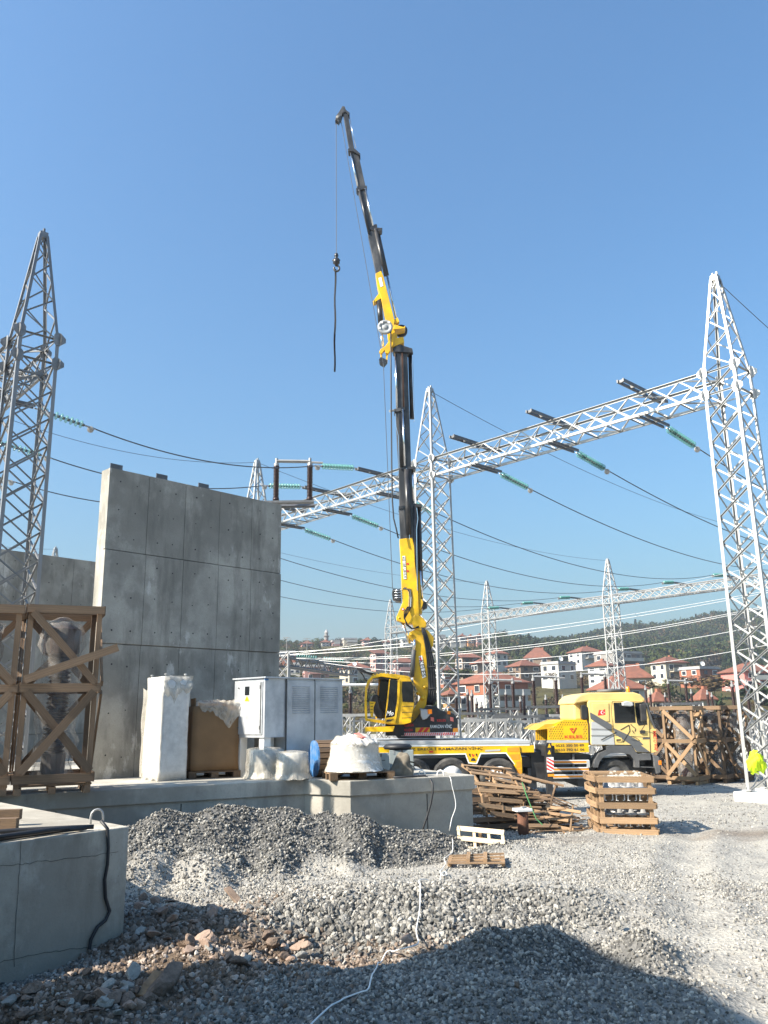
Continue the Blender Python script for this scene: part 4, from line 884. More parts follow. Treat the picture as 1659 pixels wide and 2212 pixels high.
# ------------------------------------------------------------------ houses
for nm, c in dict(h_white=(.47, .45, .41), h_cream=(.44, .39, .30), h_pink=(.42, .22, .19), h_rose=(.55, .18, .155), h_brick=(.27, .10, .055), h_grey=(.23, .215, .20), h_brown=(.20, .145, .105), h_orange=(.42, .20, .08)).items():
    mat(nm, c, .9, 0, .12, .35, .1, 4, dirt=tuple(x*.62 for x in c), dirt_amt=.5, dscale=.5)
mat('roof_red', (.175, .066, .040), .85, 0, .2, 1.2, .25, 5, rnd=.18, dirt=(.10, .045, .032), dirt_amt=.7, dscale=.7)
mat('roof_grey', (.32, .31, .30), .85, 0, .2, 1); mat('pane', (.03, .035, .045), .12, 0, .3, 1); mat('frame_white', (.75, .75, .73), .6); mat('dish', (.8, .8, .78), .5); mat('balcony_dark', (.10, .085, .075), .9)
HP = []
def house(u0, u1, ve, vb, Y, wall, roof='hip', rz=20, storeys=2, label='', upper=None, roofh=None, balcony=False, depth=None, uc=None, rmat='roof_red', dish=False):
    """eaves at pixel row ve, foot at vb, spanning u0..u1 at distance Y"""
    a, c = at(u0, ve, Y), at(u1, ve, Y); Wt = c.x-a.x; th = R(rz); h = a.z-at((u0+u1)/2, vb, Y).z; z0 = at((u0+u1)/2, vb, Y).z
    ct, st = abs(math.cos(th)), abs(math.sin(th)); k = depth or .8; L = Wt/(ct+k*st); D = L*k
    cx, cy = (a.x+c.x)/2, Y+D*.5
    HP.append((cx, cy, max(L, D)*.75, z0, h))
    t = thing('house', label, 'house', (cx, cy, z0), th); base = -6
    def add(b, name, m, parent=t, **kw):                       # built in the house's own frame
        me = bpy.data.meshes.new(name); me.from_pydata([tuple(p) for p in b.v], [], b.f); me.materials.append(M_(m)); me.update(); return link(name, me, parent, **kw)
    sh = h/storeys
    if upper: add(MB().box((0, 0, (base+h-sh)/2), (L, D, h-sh-base)), 'wall', wall); add(MB().box((0, 0, h-sh/2+.02), (L*1.02, D*1.02, sh)), 'upper_wall', upper)
    else: add(MB().box((0, 0, (base+h)/2), (L, D, h-base)), 'wall', wall)
    if roof == 'hip':
        rh = roofh or .22*min(L, D)+.6; o = .6; rl = max(.2, (L-D)/2) if L > D else .3; rd = max(.2, (D-L)/2) if D > L else .2
        X, Yy = L/2+o, D/2+o
        b = MB(); b.add([(-X, -Yy, h), (X, -Yy, h), (X, Yy, h), (-X, Yy, h), (-X, -Yy, h+.18), (X, -Yy, h+.18), (X, Yy, h+.18), (-X, Yy, h+.18), (-rl, -rd, h+rh), (rl, -rd, h+rh), (rl, rd, h+rh), (-rl, rd, h+rh)],
            [(3, 2, 1, 0), (0, 1, 5, 4), (1, 2, 6, 5), (2, 3, 7, 6), (3, 0, 4, 7), (4, 5, 9, 8), (5, 6, 10, 9), (6, 7, 11, 10), (7, 4, 8, 11), (8, 9, 10, 11)])
        ro = add(b, 'roof', rmat); add(MB().box((L*.18, D*.1, h+rh*.8), (.7, .7, 1.6)), 'chimney', 'h_brick', ro)
    elif roof == 'shed':
        ro = add(MB().prism([(-L/2-.7, -D/2-.8, h), (L/2+.7, -D/2-.8, h), (L/2+.7, D/2+.6, h+1.6), (-L/2-.7, D/2+.6, h+1.6)], (0, 0, .2)), 'roof', rmat)
        add(MB().box((0, D*.1, h+.35), (L*.9, D*.7, .9)), 'attic', 'balcony_dark')
    else:
        ro = add(MB().box((0, 0, h+.1), (L+.5, D+.5, .25)).box((0, -D/2, h+.45), (L, .15, .5)).box((-L/2, 0, h+.45), (.15, D, .5)), 'roof', 'roof_grey' if roof == 'flat' else rmat)
    if dish: add(MB().lathe([(.05, 0), (.5, .12), (.62, .25), (.6, .27), (.4, .16)], 10, (-L*.2, -D*.35, h+1.3), (-.3, -1, .4)).tube((-L*.2, -D*.35, h), (-L*.2, -D*.35, h+1.3), .05, 5), 'satellite_dish', 'dish')
    r = random.Random(int(u0*7+vb)); off = 1.011*(1.02 if upper else 1)
    for side, W_, sg in (('f', L, -1), ('l', D, -1), ('r', D, 1)):
        n = max(2, int(W_/3.2))
        for s_ in range(storeys):
            zc = s_*sh+sh*.55; k_ = off if (upper and s_ == storeys-1) else 1.0
            for i in range(n):
                if r.random() < .16: continue
                q = -W_/2+W_*(i+.5)/n+r.uniform(-.2, .2); ww, wh = r.choice([1.1, 1.3, 1.6]), min(1.45, sh*.5)
                if side == 'f': cc = (q, -D/2*k_-.03, zc); sz = (ww, .1, wh); fr = (ww+.24, .07, wh+.24)
                else: cc = (sg*(L/2*k_+.03), q, zc); sz = (.1, ww, wh); fr = (.07, ww+.24, wh+.24)
                f_ = add(MB().box(cc, fr), 'window', 'frame_white' if r.random() < .75 else wall); add(MB().box((cc[0]+(0 if side == 'f' else sg*.02), cc[1]-(.02 if side == 'f' else 0), zc), sz), 'pane', 'pane', f_)
    if balcony:
        for s_ in range(1, storeys):
            add(MB().box((L*.05, -D/2-.75, s_*sh), (L*.75, 1.5, .2)).box((L*.05, -D/2-1.45, s_*sh+.5), (L*.75, .12, .9)), 'balcony', wall if s_ % 2 else 'h_white'); add(MB().box((L*.05, -D/2-.02, s_*sh+sh*.5), (L*.45, .08, sh*.66)), 'balcony_door', 'balcony_dark')
    return t
house(990, 1146, 1477, 1552, 150, 'h_white', rz=35, storeys=3, upper='h_brick', balcony=True, label='large white house with brick upper floor and red roof behind the crane')
house(1100, 1171, 1440, 1466, 230, 'h_brown', rz=30, label='brown two storey house with red roof left of the white flat roofed block')
house(1172, 1249, 1435, 1473, 220, 'h_white', 'flat', rz=40, dish=True, label='white flat roofed house with satellite dishes above the yellow grille')
house(1234, 1306, 1409, 1436, 300, 'h_white', rz=25, balcony=True, label='white house with dark red roof highest on the slope')
house(1273, 1341, 1440, 1478, 215, 'h_white', rz=50, storeys=3, label='bright white house with red roof just above the truck cab')
house(1293, 1394, 1412, 1462, 262, 'h_grey', 'flat', rz=28, storeys=3, balcony=True, label='wide grey unfinished house with balconies behind the distant mast')
house(1324, 1424, 1466, 1496, 172, 'h_cream', rz=-18, storeys=1, roofh=3.0, label='low cream house with broad bright red roof right of the cab')
house(1290, 1398, 1490, 1510, 148, 'h_white', rz=14, storeys=1, roofh=2.4, label='small low house with brownish red roof right behind the cab roof')
house(1415, 1488, 1433, 1470, 222, 'h_cream', rz=24, balcony=True, label='cream house with red roof and open balconies on the right slope')
house(1478, 1563, 1446, 1478, 210, 'h_brick', 'flat', rz=32, dish=True, label='brick flat roofed house with white windows on the right slope')
house(1579, 1690, 1452, 1503, 190, 'h_rose', rz=18, storeys=3, balcony=True, label='pink house with red roof behind the right lattice mast')
house(985, 1036, 1422, 1446, 250, 'h_brown', 'shed', rz=24, label='brown house with open attic just right of the middle mast')
house(1021, 1062, 1434, 1453, 242, 'h_brown', rz=20, storeys=1, label='small brown house with low red roof left of the distant mast')
house(1134, 1199, 1422, 1436, 300, 'h_brown', rz=-14, storeys=1, roofh=4, label='house with wide weathered brown roof in the middle of the slope')
house(1052, 1098, 1413, 1441, 292, 'h_white', rz=34, label='white house partly hidden behind the distant mast by the brick house')
house(1408, 1440, 1517, 1535, 132, 'h_cream', rz=15, storeys=1, roofh=1.6, label='low red roof just right of the truck cab windscreen')
house(1508, 1542, 1513, 1535, 134, 'h_cream', rz=15, storeys=1, roofh=1.8, label='low red roof above the wooden crates on the right')
house(650, 711, 1441, 1470, 268, 'h_pink', 'flat', rz=12, balcony=True, label='pink flat roofed house left of the old white house')
house(622, 648, 1436, 1456, 275, 'h_white', 'flat', rz=10, label='small white house half hidden behind the pink house')
house(600, 638, 1410, 1420, 320, 'h_brick', 'flat', rz=5, storeys=1, label='low building with overhanging pale roof beside the tall wall')
house(732, 801, 1445, 1478, 240, 'h_cream', rz=32, dish=True, label='old cream house with patched walls and red roof left of the crane cab')
house(799, 838, 1413, 1446, 300, 'h_pink', 'shed', rz=30, storeys=3, label='tall pink and white house behind the distant left mast')
house(842, 900, 1432, 1465, 270, 'h_pink', rz=18, balcony=True, label='pinkish house with balconies right behind the lower crane boom')
house(944, 987, 1450, 1482, 225, 'h_brick', rz=28, label='red brick house seen through the middle lattice mast')
house(958, 992, 1502, 1550, 150, 'h_orange', rz=30, label='orange house at the left of the large brick house')
ridge = [(691, 712, 1388, 1402, 'h_white', 'hip', 'white house with red roof beside the minaret on the ridge'), (714, 734, 1386, 1401, 'h_pink', 'flat', 'pink block with balconies right of the minaret on the ridge'), (736, 772, 1381, 1400, 'h_cream', 'flat', 'long cream apartment block on the ridge'), (780, 804, 1384, 1396, 'h_pink', 'hip', 'pink house with roof terrace on the ridge left of the round tree'), (825, 846, 1388, 1399, 'h_white', 'hip', 'pale house with red roof on the ridge left of the crane knuckle'), (864, 890, 1384, 1402, 'h_white', 'flat', 'white apartment block on the ridge behind the boom'), (648, 675, 1391, 1403, 'h_pink', 'hip', 'long low pink roof at the left end of the ridge'),
         (990, 1006, 1375, 1389, 'h_white', 'hip', 'white house on the ridge just right of the middle mast'), (1007, 1024, 1377, 1390, 'h_orange', 'hip', 'orange house on the ridge'), (1026, 1044, 1375, 1388, 'h_pink', 'hip', 'pink house on the ridge left of the tallest tree'), (946, 962, 1374, 1390, 'h_grey', 'flat', 'grey house on the ridge seen through the middle mast'), (970, 984, 1376, 1389, 'h_white', 'flat', 'small white house on the ridge inside the middle mast')]
for u0, u1, ve, vb, wl, rf, l in ridge: house(u0, u1, ve, vb, 425, wl, rf, rz=18, storeys=3, label=l, balcony=rf == 'flat')
mp = at(705, 1392, 430); t = thing('minaret', 'slender grey minaret rising above the ridge houses', 'minaret', mp)
hz = at(705, 1359, 430).z-mp.z
MB().lathe([(1.1, -3), (1.1, hz*.5), (1.6, hz*.52), (1.6, hz*.56), (.9, hz*.57), (.9, hz*.76)], 10, mp).build('shaft', 'h_grey', t); MB().lathe([(1.15, hz*.76), (.05, hz)], 10, mp).build('spire', 'roof_grey', t)
for u, v0, v1, l in ((619, 1376, 1408, 'leftmost power pole on the skyline beside the tall wall'), (663, 1378, 1415, 'power pole on the skyline left of the minaret')):
    p = at(u, v1, 380); h = at(u, v0, 380).z-p.z; t = thing('power_pole', l, 'pole', p)
    MB().tube(p-V(0, 0, 4), p+V(0, 0, h), .16, 6).build('pole', 'h_grey', t)
    for f_, w_ in ((.97, 1.6), (.86, 2.2)): MB().box(p+V(0, 0, h*f_), (w_*2, .2, .2)).build('crossarm', 'h_grey', t)
# wood and bushes, kept off the houses
def tree_pts(n, u0, u1, Y0, Y1, keep=lambda u, Y: 1):
    u = rng.uniform(u0, u1, n); Yv = Y0+(Y1-Y0)*rng.random(n)**.8; s = np.interp(u, US, SL); x = s*Yv
    ok = np.array([rng.random() < keep(a, b_) for a, b_ in zip(u, Yv)])
    for cx, cy, rad, z0, h in HP:
        ok &= ~((np.abs(x-cx*Yv/cy) < rad*1.15) & (Yv < cy+rad) & (Yv > cy-38)) & ~(((x-cx)**2+(Yv-cy)**2) < (rad*1.2)**2)
    x, Yv = x[ok], Yv[ok]; return x, Yv
x, yv = tree_pts(9000, 1080, 2300, 330, 880, lambda u, Y: 1 if Y > 360+max(0, 1250-u)*.3 else .35); s = rng.uniform(2.2, 4.2, len(x))
wood('forest', np.stack([x, yv, hill_z(x, yv)+s*.75], 1), s, pines+[broad[0], broad[4], broad[1], broad[5], broad[4]], 'dense dark green forest covering the ridge on the right')
x, yv = tree_pts(4200, -300, 1150, 285, 470); s = rng.uniform(.9, 2.3, len(x))
wood('ridge_trees', np.stack([x, yv, hill_z(x, yv)+s*.7], 1), s, broad, 'mixed brown and green trees on the slope below the ridge houses')
x, yv = tree_pts(1300, 300, 2000, 150, 300, lambda u, Y: .75); s = rng.uniform(.7, 2.1, len(x))
wood('village_bushes', np.stack([x, yv, hill_z(x, yv)+s*.6], 1), s, broad[:1]+broad[3:]+broad[4:], 'autumn bushes and small trees between the village houses')
x, yv = tree_pts(520, 300, 2000, 108, 150, lambda u, Y: 1); s = rng.uniform(.3, .9, len(x))
wood('field_scrub', np.stack([x, yv, hill_z(x, yv)+s*.5], 1), s, [broad[4], broad[5], broad[0]], 'dry scrub along the foot of the hillside')
def tree(u, vt, vb, Y, w_, m, label, seed, bare=False):
    p = at(u, vb, Y); h = at(u, vt, Y).z-p.z; t = thing('tree', label, 'tree', p)
    b = MB().tube(p-V(0, 0, 2), p+V(0, 0, h*.6), h*.03, 6, h*.015); r = random.Random(seed)
    for k in range(7): a = r.uniform(0, 6.3); b.tube(p+V(0, 0, h*r.uniform(.25, .5)), p+V(math.cos(a)*h*.22, math.sin(a)*h*.22, h*r.uniform(.6, .9)), h*.012, 4, h*.004)
    b.build('trunk', 'bark', t); me = crown_mesh(seed, m, 900 if not bare else 420, leaf=.13 if not bare else .09, rz=1.1)
    o = link('crown', me, t); o.location = (0, 0, h*.62); o.scale = (w_/2, w_/2, h*.36)
tree(812, 1376, 1397, 420, 5.5, 'leaf_dark', 'round dark green tree on the ridge left of the crane knuckle', 41)
tree(1085, 1362, 1388, 440, 10, 'leaf_bare', 'tall leafless tree crowning the ridge right of the middle mast', 42, True)
tree(1008, 1443, 1475, 215, 8, 'leaf_green', 'dense green tree left of the small brown house', 43)
tree(730, 1374, 1400, 428, 5, 'leaf_bare', 'bare tree beside the minaret houses', 44, True)
tree(628, 1455, 1478, 240, 9, 'leaf_green', 'bushy green tree in front of the small white house', 45)
tree(1470, 1455, 1490, 185, 8, 'leaf_bare', 'bare brown tree on the slope right of the cream house', 46, True)
tree(1545, 1460, 1505, 170, 9, 'leaf_brown', 'brown tree in front of the brick flat roofed house', 47)
tree(1195, 1450, 1478, 205, 4, 'leaf_bare', 'thin bare tree before the white flat roofed house', 48, True)
tree(1390, 1472, 1500, 160, 5, 'leaf_brown', 'yellowish shrub beside the low cream house', 49)
tree(780, 1465, 1482, 225, 4, 'leaf_green', 'green bush at the foot of the old cream house', 50)
tree(1105, 1440, 1470, 225, 5, 'leaf_bare', 'bare tree left of the brown two storey house', 51, True)
tree(1650, 1470, 1530, 150, 9, 'leaf_dark', 'dark tree below the pink house at the right edge', 52)
# ------------------------------------------------------------------ things on the platform
def tall_crate(p, rz, W_, D, H, label, m='wood', inner=True, seed=0, loose=False, group=None, nm='shipping_crate'):
    """open timber crate: posts, rails, diagonal boards, skids; p = front left foot"""
    t = thing(nm, label, 'crate', (0, 0, 0), 0, group); r = random.Random(seed); w_, th = .09, .028
    zb = .16
    def pl(name, a, c, ww=w_, n=None, tt=th): return stick(name, V(*a)+V(r.uniform(-.008, .008), 0, r.uniform(-.008, .008)), V(*c), ww*r.uniform(.92, 1.08), tt, m, t, n)
    ys = [(0, -1, V(0, 1, 0)), (D, 1, V(0, 1, 0))]
    for x in (.04, W_-.04):
        for y in (.03, D-.03): pl('post', (x, y, 0), (x, y, H), .07, (0, 1, 0), .05)
    for z in (.10, zb+(H-zb)*.52, H-.06):
        for y, s_, n in ys: pl('rail', (-.02, y+s_*.02, z+zb*.6*(z < .2)), (W_+.02, y+s_*.02, z+zb*.6*(z < .2)), .11, n)
        for x, s_ in ((0, -1), (W_, 1)): pl('rail', (x+s_*.02, -.02, z+zb*.6*(z < .2)), (x+s_*.02, D+.02, z+zb*.6*(z < .2)), .125, (1, 0, 0))
    zm = zb+(H-zb)*.52; hs = [(.28, zm-.06), (zm+.06, H-.12)]
    for k, (za, zc) in enumerate(hs):
        for y, s_, n in ys:
            f_ = (k == 0)
            pl('diagonal', (.06, y+s_*.05, zc), (W_-.04, y+s_*.05, za), .10, n)
            if f_ or s_ > 0: pl('diagonal', (W_-.06, y+s_*.085, zc), (.06, y+s_*.085, za), .10, n)
        for x, s_ in ((0, -1), (W_, 1)):
            a, c = (.06, D-.06) if k else (D-.06, .06); pl('diagonal', (x+s_*.05, a, za), (x+s_*.05, c, zc), .10, (1, 0, 0))
    if loose: pl('diagonal', (.02, -.12, zm+.10), (W_+.22, -.12, zm+.55), .10, (0, 1, 0))
    for x in (.06, W_/2, W_-.06): pl('skid', (x, 0, .045), (x, D, .045), .09, (0, 0, 1), .09)
    for k in range(4): y = .08+(D-.16)*k/3; pl('floor_board', (0, y, .11), (W_, y, .11), .11, (0, 0, 1), .025); pl('top_board', (0, y, H-.01), (W_, y, H-.01), .10, (0, 0, 1), .025)
    t.location = p; t.rotation_euler = (0, 0, rz)
    if inner:
        q = thing('bushing', label.replace('crate', 'bushing', 1) if False else 'ribbed bushing in plastic film inside '+inner, 'bushing', p, rz)
        c = V(W_/2, D/2, 0); pr = [(.1, .16), (.16, .18), (.16, .5)]
        zz = .5
        while zz < H-.75: pr += [(.11, zz), (.165, zz+.028), (.11, zz+.056)]; zz += .06
        pr += [(.12, zz), (.24, zz+.05), (.25, zz+.4), (.1, zz+.5)]
        b = MB().lathe(pr, 14, c); me = bpy.data.meshes.new('ribbed_column'); me.from_pydata(b.v, [], b.f); me.materials.append(M_('porcelain')); me.update(); link('ribbed_column', me, q)
        rr = np.random.default_rng(seed+3); wb = rr.uniform(-.16, .16, (40, 40))
        pr = [(.24, .15)]+[(.27+.03*math.sin(j*1.9+seed), .22+(H-.45)*j/14) for j in range(15)]+[(.06, H-.12)]
        b = MB().lathe(pr, 22, c, wob=lambda k, j: wb[k % 40, j % 40]); me = bpy.data.meshes.new('plastic_film'); me.from_pydata(b.v, [], b.f); me.materials.append(M_('plastic_film')); me.polygons.foreach_set('use_smooth', [True]*len(me.polygons)); me.update(); link('plastic_film', me, q)
    return t
dirP = R(24)
pR = atz(197, 1711, ZP); cw = .98
pA = pR-V(math.cos(dirP)*cw, math.sin(dirP)*cw, 0)
tall_crate(pA, dirP, cw, .98, 2.52, 'tall open wooden crate with crossed boards at the left of the platform', 'wood_brown', 'the tall crate left of the wall', 3, True)
pB = pA-V(math.cos(dirP)*(cw+.07), math.sin(dirP)*(cw+.07), 0)
tall_crate(pB, dirP, cw, .98, 2.50, 'tall wooden crate cut off by the left edge of the picture', 'wood_brown', 'the crate at the left picture edge', 5)
pC = pB-V(math.cos(dirP)*(cw+.07), math.sin(dirP)*(cw+.07), 0)+V(-.4, 1.1, 0)
0 and tall_crate(pC+V(1.2, .6, 0), dirP, cw, .98, 2.5, 'third tall wooden crate behind the two front ones on the left', 'wood', 'the rear crate on the left', 8)
def sn(x, seed=0):                       # smooth 1-D noise for ragged edges
    i = math.floor(x); f_ = x-i; f_ = f_*f_*(3-2*f_); h = lambda k: (math.sin(k*127.1+seed*311.7)*43758.5453) % 1
    return h(i)*(1-f_)+h(i+1)*f_-.5
# --- cloth / film helper: displaced grid box
def lumpy_box(W_, D, H, seed, amp=.03, n=9, taper=0.0, top=.0):
    bm = bmesh.new(); bmesh.ops.create_cube(bm, size=1); bmesh.ops.subdivide_edges(bm, edges=bm.edges[:], cuts=n, use_grid_fill=True)
    r = random.Random(seed); ph = [r.uniform(0, 6) for _ in range(9)]
    for v in bm.verts:
        x, y, z = v.co; k = 1-taper*(z+.5)
        w_ = amp*(math.sin(x*9+z*5+ph[0])+math.sin(y*11+z*7+ph[1])+.7*math.sin(z*23+x*7+y*9+ph[2])+.5*math.sin(x*29+ph[3]+z*3)+.5*math.sin(y*31-z*4+ph[4]))/2
        d = Vector((x, y, 0)); d = d.normalized() if d.length > .01 else d
        v.co = Vector((x*W_*k, y*D*k, (z+.5)*H))+d*w_+Vector((0, 0, top*w_ if z > .4 else 0))
    me = bpy.data.meshes.new('film'); bm.to_mesh(me); bm.free(); me.polygons.foreach_set('use_smooth', [True]*len(me.polygons)); return me
def on_plat(u, v): return atz(u, v, ZP)
GR = R(46)
# white wrapped cabinet
c = on_plat(344, 1688); ex, ey = V(math.cos(R(38)), math.sin(R(38)), 0), V(-math.sin(R(38)), math.cos(R(38)), 0)
W1, D1, H1 = .44, .66, 1.62
t = thing('wrapped_cabinet', 'tall white cabinet wrapped in loose plastic film, left of the cardboard box', 'cabinet', c+ex*(W1/2)+ey*(D1/2), R(38))
def loc_add(t, b, name, m, smooth_=False, **kw):
    me = bpy.data.meshes.new(name); me.from_pydata([tuple(p) for p in b.v], [], b.f); me.materials.append(M_(m)); me.update()
    if smooth_: me.polygons.foreach_set('use_smooth', [True]*len(me.polygons))
    return link(name, me, t, **kw)
loc_add(t, MB().box((0, 0, .86), (W1-.03, D1-.03, 1.5)), 'body', 'white_paint', bevel=.01)
loc_add(t, MB().box((0, 0, .055), (W1-.06, D1-.06, .11)), 'plinth', 'dark_grey')
for x in (-W1/2+.05, W1/2-.05):
    for y in (-D1/2+.05, D1/2-.05): loc_add(t, MB().lathe([(.012, 0), (.012, .03), (.028, .035), (.028, .05), (.01, .055)], 8, (x, y, 1.61)), 'lifting_eye', 'galv')
me = lumpy_box(W1+.015, D1+.015, H1-.005, 3, .012, 9); me.materials.append(M_('plastic_white')); link('wrapping', me, t)
b = bmesh.new(); bmesh.ops.create_grid(b, x_segments=22, y_segments=26, size=.5)
for v in b.verts:
    x, y = v.co.x, v.co.y; v.co = Vector((-W1/2-.05-.014*math.sin(y*13+x*5)-.010*math.sin(y*31+x*3)-.04*(x+.5)*0, y*(D1*1.12)+.02*math.sin(x*14), .72+x*1.42+.03*math.sin(y*17)))
me = bpy.data.meshes.new('film_skirt'); b.to_mesh(me); b.free(); me.polygons.foreach_set('use_smooth', [True]*len(me.polygons)); me.materials.append(M_('plastic_wrap')); link('film_skirt', me, t)
b = bmesh.new(); bmesh.ops.create_grid(b, x_segments=20, y_segments=16, size=.5)
for v in b.verts:
    x, y = v.co.x, v.co.y; drop = .40-.34*abs(y+.12)+.16*sn(y*7, 2)+.05*sn(y*23, 3); v.co = Vector((y*W1*1.12+.02, -D1/2-.025-.035*math.sin(y*15+2)*(x+.5)-.02*math.sin(x*9), 1.63-(x+.5)*drop))
me = bpy.data.meshes.new('film_flap'); b.to_mesh(me); b.free(); me.polygons.foreach_set('use_smooth', [True]*len(me.polygons)); me.materials.append(M_('plastic_wrap')); link('film_flap', me, t)
# cardboard box on a pallet
c = on_plat(408, 1684); a2 = R(22); ex, ey = V(math.cos(a2), math.sin(a2), 0), V(-math.sin(a2), math.cos(a2), 0)
W2, D2, H2 = .78, .62, 1.03
ct = c+ex*(W2/2)+ey*(D2/2)+V(0, .1, 0)
def pallet(c, rz, W_, D, label, m='wood_dark', group=None):
    t = thing('pallet', label, 'pallet', c, rz, group)
    loc = t.location.copy(); t.location = (0, 0, 0)
    for y in (-D/2+.05, 0, D/2-.05):
        for x in (-W_/2+.06, 0, W_/2-.06): stick('block', V(x, y, 0), V(x, y, .09), .1, .12, m, t, (1, 0, 0))
        stick('bottom_board', V(-W_/2, y, .006), V(W_/2, y, .006), .09, .012, m, t, (0, 0, 1))
    for k in range(6): y = -D/2+.05+(D-.1)*k/5; stick('deck_board', V(-W_/2, y, .10), V(W_/2, y, .10), .10, .02, m, t, (0, 0, 1))
    t.location = loc; return t
pallet(ct, a2, W2+.06, D2+.06, 'dark pallet under the brown cardboard box')
t = thing('cardboard_box', 'large brown cardboard box draped with clear plastic film', 'box', ct+V(0, 0, .115), a2)
me = lumpy_box(W2, D2, H2, 8, .012, 7); me.materials.append(M_('cardboard')); o = link('carton', me, t)
loc_add(t, MB().box((-W2/2+.05, 0, H2+.06), (.02, D2*.7, .14)).box((.1, D2/2-.02, H2+.04), (.6, .02, .12)), 'open_flap', 'cardboard')
b = bmesh.new(); bmesh.ops.create_grid(b, x_segments=34, y_segments=30, size=.5)
for v in b.verts:
    x, y = v.co.x, v.co.y; X = x*W2*.95+.06; f_ = (y+.5)
    wr = .05*sn(x*9+y*5, 6)+.03*sn(x*21-y*11, 7)+.02*sn(y*27+x*9, 8)
    if f_ > .5: v.co = Vector((X, -D2/2+(f_-.5)*D2*1.2, H2+.05+abs(wr)+.02))
    else: v.co = Vector((X, -D2/2-.03-abs(wr), H2+.04-(.5-f_)*2*max(.03, .08+.34*min(1, max(0, (x+.38)*1.7))-.7*max(0, x-.22)+.16*sn(x*5.3, 4)+.06*sn(x*17, 5))))
me = bpy.data.meshes.new('film'); b.to_mesh(me); b.free(); me.polygons.foreach_set('use_smooth', [True]*len(me.polygons)); me.materials.append(M_('plastic_wrap')); link('film', me, t)
# grey control cabinet
c = atz(569, 1682, ZP); a3 = R(48); ex, ey = V(math.cos(a3), math.sin(a3), 0), V(-math.sin(a3), math.cos(a3), 0)
sc_ = c.y; zt = at(569, 1465, sc_).z; zl = at(569, 1594, sc_).z
def xl(u): # metres along the front from its left edge to column u
    d = ray(u, 1560); n = V(math.sin(a3), -math.cos(a3), 0); t_ = (c-V(0, 0, EYE)).dot(n)/d.dot(n); return (V(0, 0, EYE)+d*t_-c).dot(ex)
wA, wB, wC = xl(616), xl(678), xl(739)
dn = .80
t = thing('control_cabinet', 'grey steel control cabinet with louvred panels and a warning triangle', 'cabinet', V(c.x, c.y, ZP), a3)
h_ = zt-ZP; hl = zl-ZP
loc_add(t, MB().span((0, 0, hl), (wA, dn, h_)), 'body', 'cabinet', bevel=.006); loc_add(t, MB().span((wA+.004, -.012, .10), (wC, dn, h_)), 'body', 'cabinet', bevel=.006)
loc_add(t, MB().span((-.03, -.04, h_), (wC+.03, dn+.03, h_+.025)), 'roof', 'cabinet', bevel=.004)
for x0, x1 in ((wA+.018, wB-.012), (wB+.012, wC-.015)):
    p_ = loc_add(t, MB().span((x0, -.026, .12), (x1, -.013, h_-.03)), 'panel', 'cabinet', bevel=.003)
    lv = MB(); wd = (x1-x0)*.68; xc = (x0+x1)/2
    for rr in range(13):
        for k in range(4):
            xx = xc-wd/2+wd*(k+.5)/4; z = h_-.12-rr*.036; lv.add([(xx-wd*.105, -.027, z), (xx+wd*.105, -.027, z), (xx+wd*.105, -.040, z-.012), (xx-wd*.105, -.040, z-.012), (xx-wd*.105, -.027, z-.014), (xx+wd*.105, -.027, z-.014)], [(0, 3, 2, 1), (3, 4, 5, 2), (0, 4, 3), (1, 2, 5)])
    loc_add(p_, lv, 'louvres', 'cabinet', kind='stuff')
loc_add(t, MB().span((wA-.006, -.03, .1), (wA+.006, -.008, h_)).span((wB-.006, -.022, .1), (wB+.006, -.008, h_)), 'gap_strips', 'dark_grey')
dr = loc_add(t, MB().span((-.016, .05, hl+.05), (-.002, dn-.10, h_-.05)), 'door', 'cabinet', bevel=.004)
loc_add(t, MB().span((-.024, .075, hl+.07), (-.004, .095, h_-.06)), 'door_seam', 'dark_grey')
loc_add(dr, MB().span((-.022, dn*.48, h_-.26), (-.014, dn*.62, h_-.12)), 'window', 'glass_dark')
loc_add(dr, MB().prism([(-.018, dn*.47, h_-.36), (-.018, dn*.63, h_-.36), (-.018, dn*.55, h_-.27)], (-.003, 0, 0)), 'warning_triangle', 'yellow')
loc_add(dr, MB().prism([(-.0215, dn*.535, h_-.34), (-.0215, dn*.56, h_-.34), (-.0215, dn*.55, h_-.295)], (-.001, 0, 0)), 'bolt_sign', 'black_paint')
for z in (h_-.14, hl+.16): loc_add(dr, MB().span((-.03, .085, z-.03), (-.014, .105, z+.03)), 'hinge', 'dark_grey'); loc_add(dr, MB().tube((-.03, dn-.14, z), (-.014, dn-.14, z), .012, 8), 'lock', 'dark_grey')
loc_add(t, MB().span((-.02, -.001, h_-.035), (.06, -.012, h_-.005)), 'label_plate', 'sky_blue')
for x, y in ((.10, .10), (.10, dn-.1), (wA-.1, .3)): loc_add(t, MB().span((x-.07, y-.06, 0), (x+.07, y+.06, hl)), 'leg', 'white_paint')
